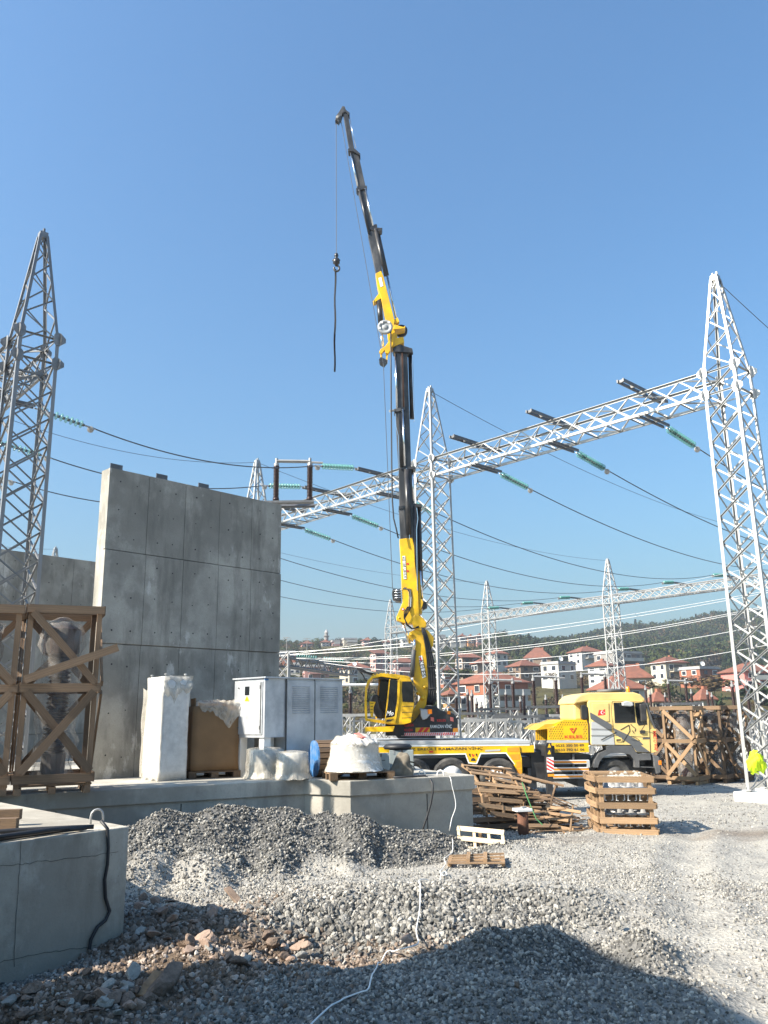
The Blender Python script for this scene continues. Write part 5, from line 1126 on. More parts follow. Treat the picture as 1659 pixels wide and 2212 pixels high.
# wrapped bundles of cable
def bundle(u, v, r, h, label, seed, m='plastic_wrap'):
    p = on_plat(u, v)+V(0, r, 0); t = thing('wrapped_bundle', label, 'bundle', p); rr = np.random.default_rng(seed); wb = rr.uniform(-.014, .014, (26, 1))+rr.uniform(-.008, .008, (26, 14))
    MB().lathe([(r*.86, .02), (r*.86, h-.03), (r*.4, h-.03), (r*.4, h-.2)], 18, p).build('coil', 'light_grey', t, True)
    MB().lathe([(r*1.12, .0), (r*1.02, .04), (r, h*.35), (r*.98, h*.7), (r*.97, h*.96), (r*.8, h), (r*.3, h+.015), (.02, h+.02)], 26, p, wob=lambda k, j: wb[k % 26, j % 14]).build('film', m, t, True)
    b = bmesh.new(); bmesh.ops.create_grid(b, x_segments=26, y_segments=14, size=.5)
    for q in b.verts:
        x, y = q.co.x, q.co.y; a = -1.57+x*3.4; rad = r*(1.03+max(0, -.1-y)*.45)+.025*sn(x*29+seed, 9)*(.6-y)+.012*sn(x*61+y*5, 10); q.co = Vector((math.cos(a)*rad, math.sin(a)*rad, max(.006, (y+.5)*h*.55+.02*math.sin(x*31))))
    me = bpy.data.meshes.new('loose_film'); b.to_mesh(me); b.free(); me.polygons.foreach_set('use_smooth', [True]*len(me.polygons)); me.materials.append(M_('plastic_wrap')); link('loose_film', me, t)
bundle(566, 1684, .30, .47, 'cream plastic wrapped bundle, left one of two in front of the grey cabinet', 4)
bundle(627, 1686, .26, .42, 'smaller plastic wrapped drum right of the cream bundle', 9)
# blue cable reel
p = on_plat(668, 1683)+V(0.05, .45, 0); t = thing('cable_reel', 'wooden cable reel with worn blue flanges behind the wrapped drum', 'cable reel', p); rr_ = .285; ax = V(.93, .37, 0); cc = p+V(0, 0, rr_)
MB().tube(cc-ax*.03, cc, rr_, 30).build('flange', 'sky_blue', t); MB().tube(cc-ax*.033, cc-ax*.031, rr_*.93, 30).build('flange_face', 'sky_blue', t)
MB().tube(cc+ax*.42, cc+ax*.45, rr_, 30).build('flange', 'sky_blue', t); MB().tube(cc, cc+ax*.42, rr_*.55, 20).build('drum', 'wood_dark', t)
for k in range(20): a = 2*math.pi*k/20; M2, _ = axes(V(0, 0, 0), ax, None); d_ = M2@V(math.cos(a), math.sin(a), 0); stick('lagging', cc+d_*(rr_*.97), cc+ax*.42+d_*(rr_*.97), .07, .018, 'wood_dark', t, d_)
# wrapped coil on a pallet
p = on_plat(757, 1686); a4 = R(16); pc = p+V(.1, .42, 0)
pallet(pc, a4, 1.02, .62, 'grey weathered pallet under the wrapped coil', 'wood_old')
t = thing('wrapped_coil', 'big coil wrapped in shiny plastic with a red patch on a pallet', 'coil', pc+V(-.05, 0, .115))
rr = np.random.default_rng(6); wb = rr.uniform(-.02, .02, (30, 1))+rr.uniform(-.015, .015, (30, 16)); pp = pc+V(-.05, 0, .115)
MB().lathe([(.30, 0), (.30, .36), (.14, .36), (.14, .1)], 20, pp).build('coil', 'light_grey', t, True)
def blob(name, m, grow, seed):
    bm = bmesh.new(); bmesh.ops.create_icosphere(bm, subdivisions=5, radius=1)
    for v in bm.verts:
        c = v.co; a = math.atan2(c.y, c.x); h = max(c.z, -.55)+.55; sq = (abs(c.x)**3+abs(c.y)**3)**(1/3)+.02; rxy = math.hypot(c.x, c.y)
        rad = .36*min(1, rxy*1.25)*(1+.05*sn(a*3+h*4, seed)+.05*sn(a*9+h*13, seed+1)+.03*sn(h*31+a*2, seed+2)); rad *= 1.22-.20*min(1, h*1.6)+(.30*max(0, .18-h))
        z = .40*min(1, h*1.15)+max(0, .14-.20*rxy*rxy)*(h > .5)+(.07*sn(c.x*5+9, seed+3)*sn(c.y*5+3, seed+5)*2+.05*sn(c.x*11+c.y*7, seed+4))*min(1, max(0, h-.5)*3)
        v.co = Vector((math.cos(a)*(rad+grow), math.sin(a)*(rad+grow), max(.002, z+(grow if h > .5 else 0))))
    me = bpy.data.meshes.new(name); bm.to_mesh(me); bm.free(); me.polygons.foreach_set('use_smooth', [True]*len(me.polygons)); me.materials.append(M_(m)); return link(name, me, t)
blob('inner_wrap', 'plastic_white', 0, 3); blob('film', 'plastic_wrap', .014, 8)
MB().prism([pp+V(.00, -.14, .555), pp+V(.12, -.23, .50), pp+V(.19, -.17, .50), pp+V(.07, -.06, .565)], (0, 0, .012)).build('red_patch', 'pink_red', t)
# grey boxes
for (u0, u1, v0, v1, dp, l) in ((803, 841, 1628, 1669, .28, 'smaller grey steel box beside the wrapped coil'), (842, 893, 1620, 1676, .32, 'larger grey steel box with a slot, behind the canvas')):
    p = on_plat(u0, v1)+V(0, .1, 0); q = at(u1, v0, p.y); t = thing('steel_box', l, 'box', (p.x, p.y, ZP)); w_, h = q.x-p.x, q.z-ZP
    MB().span((p.x, p.y, ZP), (q.x, p.y+dp, ZP+h)).build('body', 'box_grey', t, bevel=.006)
    MB().span((p.x+w_*.58, p.y-.004, ZP+h*.62), (p.x+w_*.76, p.y+.002, ZP+h*.66)).build('slot', 'dark_hole', t)
    for x in (.16, .5): MB().span((p.x+w_*x, p.y-.006, ZP+h*.84), (p.x+w_*x+.02, p.y+.0, ZP+h+.004)).build('clasp', 'rust' if x > .3 else 'grey_paint', t)
    if w_ > .35: MB().lathe([(.02, 0), (.22, .01), (.24, .05), (.20, .09), (.05, .10)], 16, (p.x+w_*.35, p.y+dp*.6, ZP+h)).build('lid_hose', 'cable_black', t, True)
# canvas heap
p = on_plat(858, 1680)+V(0, .18, 0); bm = bmesh.new(); bmesh.ops.create_icosphere(bm, subdivisions=5, radius=1)
for v in bm.verts:
    c = v.co.copy(); w_ = .16*math.sin(c.x*5+c.y*3)+.10*math.sin(c.x*9-c.z*5)+.06*math.sin(c.y*11+c.x*5+c.z*6)
    v.co = Vector((c.x*.27, c.y*.14, max(-.02, (c.z+.35)*.14*(1.2+.7*math.sin(c.x*2.6+.4)))))*(1+w_*.8); v.co.z = max(v.co.z, 0)
me = bpy.data.meshes.new('canvas_heap'); bm.to_mesh(me); bm.free(); me.materials.append(M_('canvas')); me.polygons.foreach_set('use_smooth', [True]*len(me.polygons)); o = link('canvas_strap_heap', me, label='heap of folded olive canvas straps in front of the grey boxes', cat='canvas'); o.location = p
for k in range(5):
    r_ = .05+.02*k; cx = p+V(-.05+.06*k, -.02, .05+.012*k); pts = [cx+V(math.cos(a)*r_*1.5, -.03+.02*k-.01*a, math.sin(a)*r_) for a in np.linspace(.2, 5.6, 14)]
    b = MB()
    for i in range(13): b.bar(pts[i], pts[i+1], .07, .008, (pts[i]-cx))
    b.build('webbing_loop', 'canvas', o) if False else b.build('webbing_loop', 'canvas', None, label='curled canvas webbing loop lying in the canvas heap', cat='strap', group='webbing loops in the canvas heap')
# hose and white cord over the platform's edge
hs = [(850, 1686), (890, 1684), (920, 1682)]
pts = [atz(u, v-4, ZP+.02)+V(0, .25, 0) for u, v in hs]+[at(930, 1684, 13.62)]+[at(u, v, 13.50-.0*i) for i, (u, v) in enumerate([(934, 1692), (935, 1712), (930, 1738), (922, 1765), (915, 1785), (911, 1800)])]
MB().path(pts, .016, 7).build('black_hose', 'cable_black', None, True, label='black hose hanging over the front of the platform', cat='hose')
# ------------------------------------------------------------------ truck crane
YT = 22.6; GZ = -.16
def c2(x, y): return (1097.2+x*.23149, 1426.4+y*.23149)      # survey sheets: cab,
def c1(x, y): return (713.2+x*.2976, 1371.5+y*.2976)         # bed,
def c3(x, y): return (713.2+x*.2481, 1042.4+y*.2481)         # lower boom,
def c5(x, y): return (576+x*.28106, 1316.7+y*.28106)         # operator cab,
def c7(x, y): return (768+x*.23566, 658.3+y*.23566)          # mast,
def c4(x, y): return (658.3+x*.27282, 192+y*.27282)          # jib
def sh(f_, pts): return [f_(*p) for p in pts]
T = thing('crane_truck', 'yellow truck crane with its knuckle boom raised high above the yard', 'truck crane', (3.2, YT+1.25, GZ))
def pp(name, f_, pts, y0, y1, m, parent=T, bevel=0, **kw): return prism_px(sh(f_, pts), YT+y0, YT+y1).build(name, m, parent, bevel=bevel, **kw)
# chassis
def X(u, v=1650): return at(u, v, YT).x
def Zp(v, u=1000): return at(u, v, YT).z
MB().span((X(800), YT+.75, .42), (X(1400), YT+1.75, .80)).build('chassis', 'black_paint', T)
MB().span((X(870), YT+.25, .62), (X(1155), YT+2.25, .88)).span((X(1150), YT+.15, .25), (X(1245), YT+2.3, 1.0)).build('subframe', 'black_paint', T)
MB().span((X(1142), YT+.2, .10), (X(1160), YT+2.2, .6)).span((X(1252), YT+.4, .1), (X(1285), YT+2.2, .9)).build('tool_boxes', 'dark_grey', T)
# deck and side skirt
pp('deck', c1, [(150, 770), (1450, 765), (1450, 790), (150, 797)], -.02, 2.52, 'light_grey', bevel=.008)
sk = pp('side_skirt', c1, [(290, 815), (1480, 800), (1480, 852), (600, 868), (600, 855), (290, 855)], 0, .05, 'yellow')
pp('skirt_band', c1, [(150, 798), (1450, 791), (1450, 803), (150, 815)], -.006, .04, 'white_paint')
pp('far_skirt', c1, [(290, 815), (1480, 800), (1480, 852), (600, 868), (600, 855), (290, 855)], 2.45, 2.5, 'yellow')
pp('tail_lamp', c1, [(150, 790), (212, 788), (212, 808), (150, 812)], -.015, .1, 'red_paint')
pp('skirt_edge', c1, [(600, 868), (985, 860), (1010, 925), (1060, 930), (1090, 857), (1280, 853), (1340, 935), (1340, 945), (1275, 862), (1095, 866), (1066, 938), (1004, 933), (980, 868), (600, 875)], -.012, .03, 'white_paint')
br = pp('skirt_bracket', c1, [(985, 855), (1090, 855), (1058, 928), (1010, 925)], -.004, .06, 'yellow')
pp('bracket_hole', c1, [(1020, 915), (1025, 898), (1040, 892), (1054, 900), (1058, 917)], -.007, .0, 'dark_hole', br)
for x in (1005, 1055): pp('emblem_bar', c1, [(x, 862), (x+12, 862), (x+16, 888), (x+6, 880)], -.008, -.004, 'black_paint', br)
pp('emblem_bar', c1, [(1026, 866), (1036, 863), (1042, 874), (1052, 866), (1042, 884), (1034, 882)], -.008, -.004, 'red_paint', br)
st = pp('step_bracket', c1, [(1275, 812), (1375, 808), (1380, 855), (1392, 900), (1395, 1015), (1345, 1018), (1340, 935), (1285, 862)], -.03, .25, 'yellow', bevel=.006)
for a in ([(1285, 822), (1365, 818), (1370, 845), (1290, 848)], [(1300, 868), (1372, 864), (1378, 905), (1325, 908)], [(1350, 920), (1383, 918), (1385, 960), (1352, 963)], [(1354, 972), (1385, 970), (1388, 1005), (1355, 1008)]):
    pp('step_recess', c1, a, -.034, -.031, 'orange_paint', st)
text('KDZ EREĞLİ RAMAZAN VİNÇ', *c1(535, 808), *c1(1108, 845), YT-.009, 'black_paint', sk)
pp('notice_strip', c1, [(1125, 835), (1235, 830), (1235, 843), (1125, 848)], -.009, -.002, 'light_grey', sk)
pp('marker_lamp', c1, [(718, 843), (748, 842), (748, 853), (718, 854)], -.02, 0, 'red_paint', sk)
# wheels
def wheel(u, v, Rw=.49, dual=False, y=-.07):
    c = at(u, v, YT); c.y = YT+y; wv = thing('w', '', '', (0, 0, 0)); bpy.data.objects.remove(wv)
    pr = [(Rw*.60, 0), (Rw*.70, -.03), (Rw*.90, -.035), (Rw*.97, .0), (Rw, .04), (Rw, .24), (Rw*.97, .28), (Rw*.88, .31), (Rw*.60, .30)]
    ty = MB().lathe(pr, 40, c, (0, 1, 0), wob=lambda k, j: (.012 if (k % 2 and 3 <= j <= 6) else 0), cap=False).build('wheel', 'rubber', T, False)
    rim = MB().lathe([(Rw*.62, .0), (Rw*.58, .015), (Rw*.56, .06), (Rw*.48, .085), (Rw*.30, .07), (Rw*.27, .02), (Rw*.26, -.015), (Rw*.16, -.03), (Rw*.05, -.035)], 28, c, (0, 1, 0)).build('rim', 'white_paint' if u < 1200 else 'dark_grey', ty, True)
    hb = MB()
    for k in range(10):
        a = 2*math.pi*k/10; d = V(math.cos(a), 0, math.sin(a)); hb.tube(c+d*(Rw*.43)+V(0, .064, 0), c+d*(Rw*.43)+V(0, .076, 0), .026, 8); hb.tube(c+d*(Rw*.215)+V(0, -.04, 0), c+d*(Rw*.215)+V(0, 0, 0), .012, 6)
    hb.build('rim_holes', 'dark_hole', ty, kind='stuff')
    if dual:
        c3_ = c.copy(); c3_.y += 2.0; MB().lathe(pr, 30, c3_, (0, 1, 0)).build('wheel', 'rubber', T)
for u, v in ((893, 1680), (975, 1679), (1078, 1680)): wheel(u, v, .49, True)
wheel(1331, 1682, .49, True, y=.10)
for u in (893, 975, 1078):
    MB().tube(at(u, 1680, YT)+V(0, .3, 0), at(u, 1680, YT)+V(0, 2.2, 0), .12, 10).build('axle', 'black_paint', T)
# grille box and phone board
gb = pp('perforated_guard', c2, [(372, 745), (372, 628), (430, 622), (485, 572), (525, 558), (735, 560), (748, 600), (750, 745)], 0, .04, 'yellow', bevel=.004)
pp('guard_side', c2, [(262, 745), (258, 655), (345, 600), (372, 615), (372, 745)], .5, .54, 'yellow'); pp('guard_top', c2, [(262, 650), (345, 598), (430, 590), (520, 556), (735, 558), (735, 566), (372, 628), (372, 640)], .04, 2.3, 'yellow')
holes = MB(); hz = []
for i in range(16):
    for j in range(8):
        x, y = 390+i*22+(11 if j % 2 else 0), 580+j*21
        if x > 735 or y > 735: continue
        if y < 640-(x-390)*.62+6: continue
        if 520 < x < 705 and y > 615: continue
        holes.prism(px(sh(c2, [(x-5, y+6), (x-1, y+7), (x+6, y-5), (x+2, y-7)]), YT-.004), (0, .004, 0))
holes.build('guard_slots', 'dark_hole', gb, kind='stuff')
holes = MB()
for i in range(5):
    for j in range(7):
        x, y = 275+i*20, 640+j*15
        if y < 668-(x-262)*.55: continue
        holes.prism(px(sh(c2, [(x-4, y+5), (x, y+5), (x+5, y-4), (x+1, y-5)]), YT+.496), (0, .004, 0))
holes.build('guard_slots', 'dark_hole', T, kind='stuff')
pp('logo_mark', c2, [(574, 636), (610, 632), (606, 642), (590, 645), (608, 668), (630, 630), (640, 628), (608, 684)], -.012, -.005, 'red_paint', gb)
text('KELES', *c2(530, 697), *c2(693, 727), YT-.011, 'red_paint', gb)
pp('guard_stripe', c2, [(372, 747), (750, 747), (752, 768), (372, 770)], 0, .05, 'light_grey')
pb = pp('phone_board', c2, [(405, 771), (752, 769), (756, 858), (410, 862)], 0, .05, 'yellow')
text('0535 350 50 89', *c2(446, 780), *c2(707, 808), YT-.006, 'black_paint', pb); text('0533 792 61 06', *c2(450, 820), *c2(712, 848), YT-.006, 'black_paint', pb)
for v0 in (935, 1003, 1070):
    rl = pp('side_rail', c2, [(428, v0), (755, v0-3), (757, v0+28), (428, v0+32)], .02, .06, 'orange_paint'); pp('rail_edge', c2, [(428, v0-3), (757, v0-6), (757, v0+3), (428, v0+6)], .01, .055, 'white_paint', rl); pp('rail_edge', c2, [(428, v0+25), (757, v0+22), (757, v0+30), (428, v0+34)], .01, .055, 'light_grey', rl)
pp('rail_post', c2, [(600, 870), (620, 870), (625, 1090), (606, 1090)], .065, .11, 'galv_dull'); pp('rail_post', c2, [(735, 935), (762, 933), (766, 1000), (740, 1000)], .0, .06, 'light_grey')
# outrigger
og = pp('outrigger', c2, [(350, 800), (362, 770), (408, 772), (425, 1280), (440, 1300), (372, 1302), (365, 1060)], -.55, -.32, 'black_paint', bevel=.008)
MB().span((X(1172), YT-.5, .92), (X(1192), YT+1.0, 1.18)).build('outrigger_beam', 'black_paint', T)
pl = pp('hazard_plate', c2, [(362, 905), (425, 903), (430, 1043), (366, 1046)], -.57, -.552, 'white_paint', og)
for k in range(4):
    y = 915+k*34; a = [(364, y+2), (364, y-16 if k else y-8), (428, y+22), (428, y+40)]; a = [(x, min(1041, max(906, yy))) for x, yy in a]; pp('hazard_stripe', c2, a, -.576, -.571, 'red_paint', og)
for y in (800, 862): pp('warning_label', c2, [(370, y+15), (384, y-22), (390, y-22), (402, y+14)], -.556, -.5505, 'yellow', og)
pp('outrigger_band', c2, [(372, 1062), (432, 1060), (434, 1083), (374, 1085)], -.558, -.3, 'orange_paint', og)
MB().lathe([(.05, -.02), (.22, -.0), (.22, .04), (.08, .06)], 14, V(X(1191), YT-.43, GZ-.0)).build('outrigger_foot', 'dark_grey', T)
# cab
ZC = 2.5
cb = pp('cab', c2, [(770, 795), (764, 560), (745, 400), (752, 372), (960, 372), (1275, 376), (1292, 420), (1332, 560), (1376, 640), (1390, 845), (1345, 866), (1192, 866), (1150, 800), (930, 795)], 0, 2.3, 'yellow_cab', bevel=.05)
pp('cab_rear', c2, [(618, 560), (614, 402), (652, 390), (760, 372), (760, 560)], .22, 2.1, 'yellow_cab', bevel=.05)
pp('roof', c2, [(614, 408), (628, 362), (680, 318), (750, 301), (1180, 299), (1240, 318), (1278, 356), (1286, 385), (1270, 384), (960, 380), (750, 384)], .05, 2.25, 'yellow_cab', bevel=.07)
pp('windscreen', c2, [(1296, 408), (1340, 560), (1372, 632), (1388, 632), (1352, 550), (1306, 405)], .12, 2.15, 'glass_dark')
pp('windscreen_pillar', c2, [(1284, 392), (1300, 400), (1350, 560), (1384, 640), (1370, 640), (1330, 560)], -.015, .16, 'dark_grey', cb)
pp('front_panel', c2, [(1322, 645), (1384, 640), (1396, 850), (1348, 866), (1336, 860)], -.02, .03, 'yellow_cab', cb, bevel=.008)
text('MMETO WAP', *c2(1366, 660), *c2(1384, 845), YT-.024, 'red_paint', cb, R(-90))
dr_ = pp('door', c2, [(972, 384), (1272, 386), (1290, 425), (1318, 560), (1332, 858), (1196, 858), (1150, 792), (998, 790), (980, 600)], -.022, .02, 'yellow_cab', cb, bevel=.012)
def seam(pts, par, w_=2.5):
    b = MB()
    for a, c in zip(pts, pts[1:]): p, q = at(*c2(*a), YT-.0235), at(*c2(*c), YT-.0235); b.bar(p, q, .011, .004, (0, 1, 0))
    b.build('door_seam', 'black_paint', par)
seam([(972, 384), (966, 480), (980, 600), (998, 790)], cb); seam([(972, 384), (1272, 386), (1290, 425)], cb); seam([(770, 640), (990, 645)], cb); seam([(995, 700), (1326, 720)], cb); seam([(770, 700), (995, 703)], cb); seam([(1318, 560), (1332, 858), (1196, 858), (1150, 792), (998, 790)], cb)
for a in ([(990, 400), (1172, 396), (1188, 578), (1003, 580)], [(1186, 402), (1270, 396), (1288, 480), (1296, 596), (1222, 604), (1206, 580)]):
    cx, cy = sum(p[0] for p in a)/len(a), sum(p[1] for p in a)/len(a)
    pp('window_seal', c2, [(cx+(x-cx)*1.05, cy+(y-cy)*1.05) for x, y in a], -.027, -.0, 'black_paint', cb); pp('window', c2, a, -.031, -.005, 'glass_dark', cb)
pp('seat_cover', c2, [(1120, 440), (1160, 436), (1170, 560), (1130, 570)], -.034, -.0312, 'grey_paint', cb) if False else None
sp = pp('sleeper_panel', c2, [(782, 402), (942, 400), (946, 572), (790, 574)], -.016, .01, 'yellow_cab', cb, bevel=.012)
# flag decal
fl = pp('flag', c2, [(838, 516), (850, 462), (880, 468), (905, 454), (908, 506), (880, 512)], -.020, -.0165, 'red_paint', cb)
fc = at(*c2(882, 487), YT-.021); b = MB(); n = 16
oc = [V(fc.x+.047*math.cos(a), fc.y, fc.z+.047*math.sin(a)) for a in np.linspace(.6, 5.68, n)]; ic = [V(fc.x+.012+.036*math.cos(a), fc.y, fc.z+.036*math.sin(a)) for a in np.linspace(5.6, .68, n)]
b.prism(oc+ic, (0, .002, 0)); s5 = [V(fc.x+.045+(.02 if k % 2 else .008)*math.cos(k*math.pi/5), fc.y, fc.z+(.02 if k % 2 else .008)*math.sin(k*math.pi/5)) for k in range(10)]; b.prism(s5, (0, .002, 0)); b.build('crescent_and_star', 'white_paint', cb)
# graphics
pp('graphic', c2, [(776, 580), (800, 566), (996, 690), (998, 788), (780, 786)], -.009, -.0005, 'light_grey', cb)
pp('graphic', c2, [(764, 484), (782, 492), (968, 600), (968, 668), (802, 566), (770, 545)], -.0185, -.017, 'graphic_grey', cb)
pp('graphic', c2, [(986, 632), (1130, 700), (1240, 764), (1265, 790), (1240, 792), (1328, 856), (1200, 852), (1150, 790), (1000, 690)], -.026, -.0225, 'graphic_grey', cb)
def stroke(pts, w_=.02):
    b = MB()
    for a, c in zip(pts, pts[1:]): b.bar(at(*c2(*a), YT-.028), at(*c2(*c), YT-.028), w_, .003, (0, 1, 0))
    b.build('horse_graphic', 'black_paint', cb)
stroke([(870, 745), (1015, 670)], .026); stroke([(1050, 650), (1130, 604), (1138, 660), (1075, 765)]); stroke([(1145, 596), (1160, 612), (1192, 640), (1185, 664)]); stroke([(1160, 655), (1178, 680)]); stroke([(1148, 706), (1200, 726), (1230, 750), (1205, 752), (1150, 740)], .012)
pp('model_plate', c2, [(1258, 722), (1322, 720), (1322, 736), (1258, 738)], -.026, -.0225, 'dark_grey', cb)
pp('door_handle', c2, [(1005, 728), (1060, 722), (1072, 745), (1060, 762), (1010, 758)], -.04, -.02, 'yellow_cab', cb, bevel=.01)
pp('handle_recess', c2, [(1010, 738), (1055, 736), (1055, 750), (1012, 752)], -.0415, -.039, 'black_paint', cb)
pp('indicator', c2, [(1232, 655), (1280, 652), (1282, 684), (1236, 684)], -.06, -.02, 'black_paint', cb, bevel=.006)
# mirrors, intake, lamps
pp('mirror', c2, [(1235, 408), (1292, 402), (1300, 560), (1250, 570)], -.34, -.22, 'black_paint', cb, bevel=.02)
MB().path([at(*c2(1245, 400), YT), at(*c2(1262, 390), YT-.28), at(*c2(1262, 410), YT-.28)], .012, 6).path([at(*c2(1275, 565), YT-.28), at(*c2(1280, 600), YT-.15), at(*c2(1245, 655), YT-.02)], .010, 6).build('mirror_arm', 'black_paint', cb)
pp('roof_mirror', c2, [(1070, 392), (1110, 380), (1165, 390), (1175, 420), (1150, 430), (1075, 425)], -.22, -.08, 'light_grey', cb, bevel=.02)
pp('air_intake', c2, [(684, 420), (722, 413), (750, 440), (748, 545), (700, 556), (690, 540)], .02, .20, 'black_paint', bevel=.02)
bl = at(*c2(1122, 298), YT+.8); MB().lathe([(.06, 0), (.06, .03), (.05, .035), (.052, .13), (.03, .155), (.0, .16)], 14, bl).build('beacon', 'orange_lens', T, True)
MB().lathe([(.05, -.02), (.35, .0), (.36, .06), (.3, .08), (.02, .085)], 18, at(*c2(950, 298), YT+1.3)).build('roof_hatch', 'dark_grey', T, True)
# fenders, bumper, steps
fo = [(800, 1000), (812, 930), (850, 870), (925, 835), (915, 800), (945, 792), (1152, 798), (1180, 815), (1225, 900), (1228, 1000), (1190, 1000), (1180, 930), (1140, 880), (1060, 862), (960, 868), (890, 900), (855, 950), (840, 1000)]
pp('fender', c2, fo, -.02, .42, 'dark_grey')
bp_ = pp('bumper', c2, [(1210, 872), (1330, 868), (1340, 930), (1228, 936)], -.02, .1, 'dark_grey', bevel=.01)
pp('front_bumper', c2, [(1345, 880), (1412, 895), (1432, 960), (1430, 1050), (1390, 1065), (1365, 990)], 0, 2.3, 'dark_grey', bevel=.03)
pp('bumper_lamp', c2, [(1405, 935), (1432, 935), (1433, 975), (1408, 977)], -.008, .1, 'orange_lens', T)
pp('cab_step', c2, [(1232, 990), (1358, 996), (1360, 1004), (1232, 998)], .0, .35, 'dark_grey')
MB().span((X(1275, 1640), YT+.3, .3), (X(1400, 1640), YT+2.1, .75)).build('engine_block', 'black_paint', T)
# ------------- turret
TU = YT+.55
pp('slew_ring', c5, [(985, 960), (1300, 960), (1300, 990), (1010, 992)], .6, 1.9, 'black_steel')
tu = pp('turret', c5, [(1035, 968), (1035, 884), (1108, 878), (1150, 838), (1200, 765), (1232, 740), (1300, 742), (1340, 775), (1440, 800), (1470, 850), (1472, 965)], .55, 2.0, 'black_paint', bevel=.02)
pp('turret_stripe', c5, [(1034, 948), (1472, 942), (1472, 968), (1034, 972)], .53, .56, 'white_paint', tu)
for k in range(26):
    x = 1040+k*16.5; pp('stripe', c5, [(x, 970-k*.14), (x+9, 970-k*.14), (x+17, 949-k*.2), (x+8, 949-k*.2)], .524, .529, 'red_paint', tu) if x < 1452 else None
pp('hazard_panel', c5, [(1144, 908), (1254, 905), (1254, 942), (1144, 945)], .53, .549, 'yellow', tu)
for x in (1160, 1200): pp('hazard_bar', c5, [(x, 944), (x+28, 943), (x+52, 907), (x+26, 908)], .522, .529, 'red_paint', tu)
pp('hazard_panel', c5, [(1432, 912), (1468, 910), (1470, 942), (1432, 943)], .53, .549, 'orange_paint', tu)
text('RAMAZAN VİNÇ', *c5(1258, 876), *c5(1422, 918), YT+.545, 'white_paint', tu)
text('ÇALIŞIRKEN', *c5(1040, 876), *c5(1128, 906), YT+.545, 'red_paint', tu); text('YAKLAŞMA', *c5(1043, 914), *c5(1125, 942), YT+.545, 'red_paint', tu)
text('KELES', *c5(1310, 842), *c5(1376, 862), YT+.545, 'red_paint', tu)
for x in (1260, 1410): pp('flag', c5, [(x, 825), (x+25, 830), (x+27, 862), (x+2, 855)], .53, .549, 'pink_red', tu)
ln = pp('lamp_housing', c5, [(1180, 765), (1265, 768), (1270, 790), (1230, 840), (1200, 850), (1185, 820)], .35, .6, 'light_grey', bevel=.03); pp('lamp', c5, [(1235, 768), (1270, 766), (1272, 800), (1240, 804)], .33, .4, 'orange_lens', ln); pp('lamp', c5, [(1388, 780), (1412, 782), (1414, 806), (1392, 804)], .48, .56, 'orange_lens', tu)
MB().bar(at(*c5(1180, 765), YT+.6), at(*c5(1245, 795), YT+.4), .05, .05).build('lamp_bracket', 'grey_paint', T)
# ------------- operator cab
OY0, OY1 = .15, 1.15
def oc_(name, pts, y0, y1, m, parent=None, **kw): return pp(name, c5, pts, y0, y1, m, parent or T, **kw)
oc_('cab_floor', [(756, 838), (760, 856), (960, 886), (1060, 882), (1110, 868), (1112, 850), (960, 860), (770, 838)], OY0, OY1, 'yellow', bevel=.006)
ob = oc_('operator_cab', [(945, 560), (1012, 540), (1030, 520), (1100, 530), (1128, 570), (1134, 735), (1108, 868), (1062, 880), (975, 882), (985, 830), (1005, 700)], OY0, OY1, 'yellow', bevel=.015)
oc_('cab_roof', [(758, 600), (776, 545), (806, 512), (880, 490), (1000, 498), (1090, 512), (1112, 530), (1030, 522), (1010, 535), (950, 526), (880, 515), (815, 530), (790, 560), (776, 600)], OY0, OY1, 'yellow', bevel=.01)
oc_('cab_front_frame', [(756, 838), (752, 700), (758, 600), (774, 600), (770, 700), (774, 838)], OY0, OY0+.08, 'yellow'); oc_('cab_front_frame', [(756, 838), (752, 700), (758, 600), (774, 600), (770, 700), (774, 838)], OY1-.08, OY1, 'yellow')
oc_('cab_front_glass', [(762, 830), (760, 700), (764, 605), (768, 605), (765, 700), (768, 830)], OY0+.08, OY1-.08, 'glass_clear') if False else None
oc_('rear_wall', [(775, 838), (775, 600), (800, 545), (880, 520), (960, 530), (960, 850)], OY1-.04, OY1-.02, 'black_paint') if False else None
for a in ([(770, 690), (790, 560), (796, 560), (778, 690)],): oc_('pillar', a, OY1-.06, OY1, 'black_paint')
oc_('far_side_glass', [(872, 532), (948, 532), (930, 836), (846, 836), (858, 690)], OY1-.05, OY1-.03, 'glass_dark'); oc_('far_side_frame', [(862, 524), (874, 524), (860, 690), (848, 838), (836, 838), (848, 690)], OY1-.06, OY1, 'yellow'); oc_('cab_ceiling', [(815, 532), (880, 518), (950, 528), (1000, 536), (945, 540), (880, 528)], OY0+.06, OY1-.06, 'black_paint'); oc_('control_column', [(868, 700), (905, 700), (915, 838), (862, 838)], OY0+.75, OY0+.92, 'black_paint', bevel=.01)
oc_('door_post', [(942, 535), (952, 535), (925, 840), (908, 840)], OY0-.01, OY0+.05, 'yellow')
dg = oc_('sliding_door', [(948, 540), (1012, 545), (1006, 700), (985, 822), (915, 836), (935, 700)], OY0-.03, OY0-.005, 'glass_dark')
oc_('door_frame', [(1008, 540), (1026, 545), (1020, 700), (990, 878), (905, 876), (908, 835), (984, 822), (1003, 700)], OY0-.035, OY0-.01, 'yellow', bevel=.004)
oc_('door_vent', [(925, 846), (975, 843), (950, 860), (918, 862)], OY0-.042, OY0-.034, 'black_paint')
text('Mo', *c5(918, 778), *c5(975, 815), YT+OY0-.036, 'white_paint', dg, shear=.4)
rw = oc_('side_window', [(1042, 552), (1112, 552), (1128, 590), (1130, 712), (1044, 708), (1038, 620)], OY0-.012, OY0, 'glass_dark', ob)
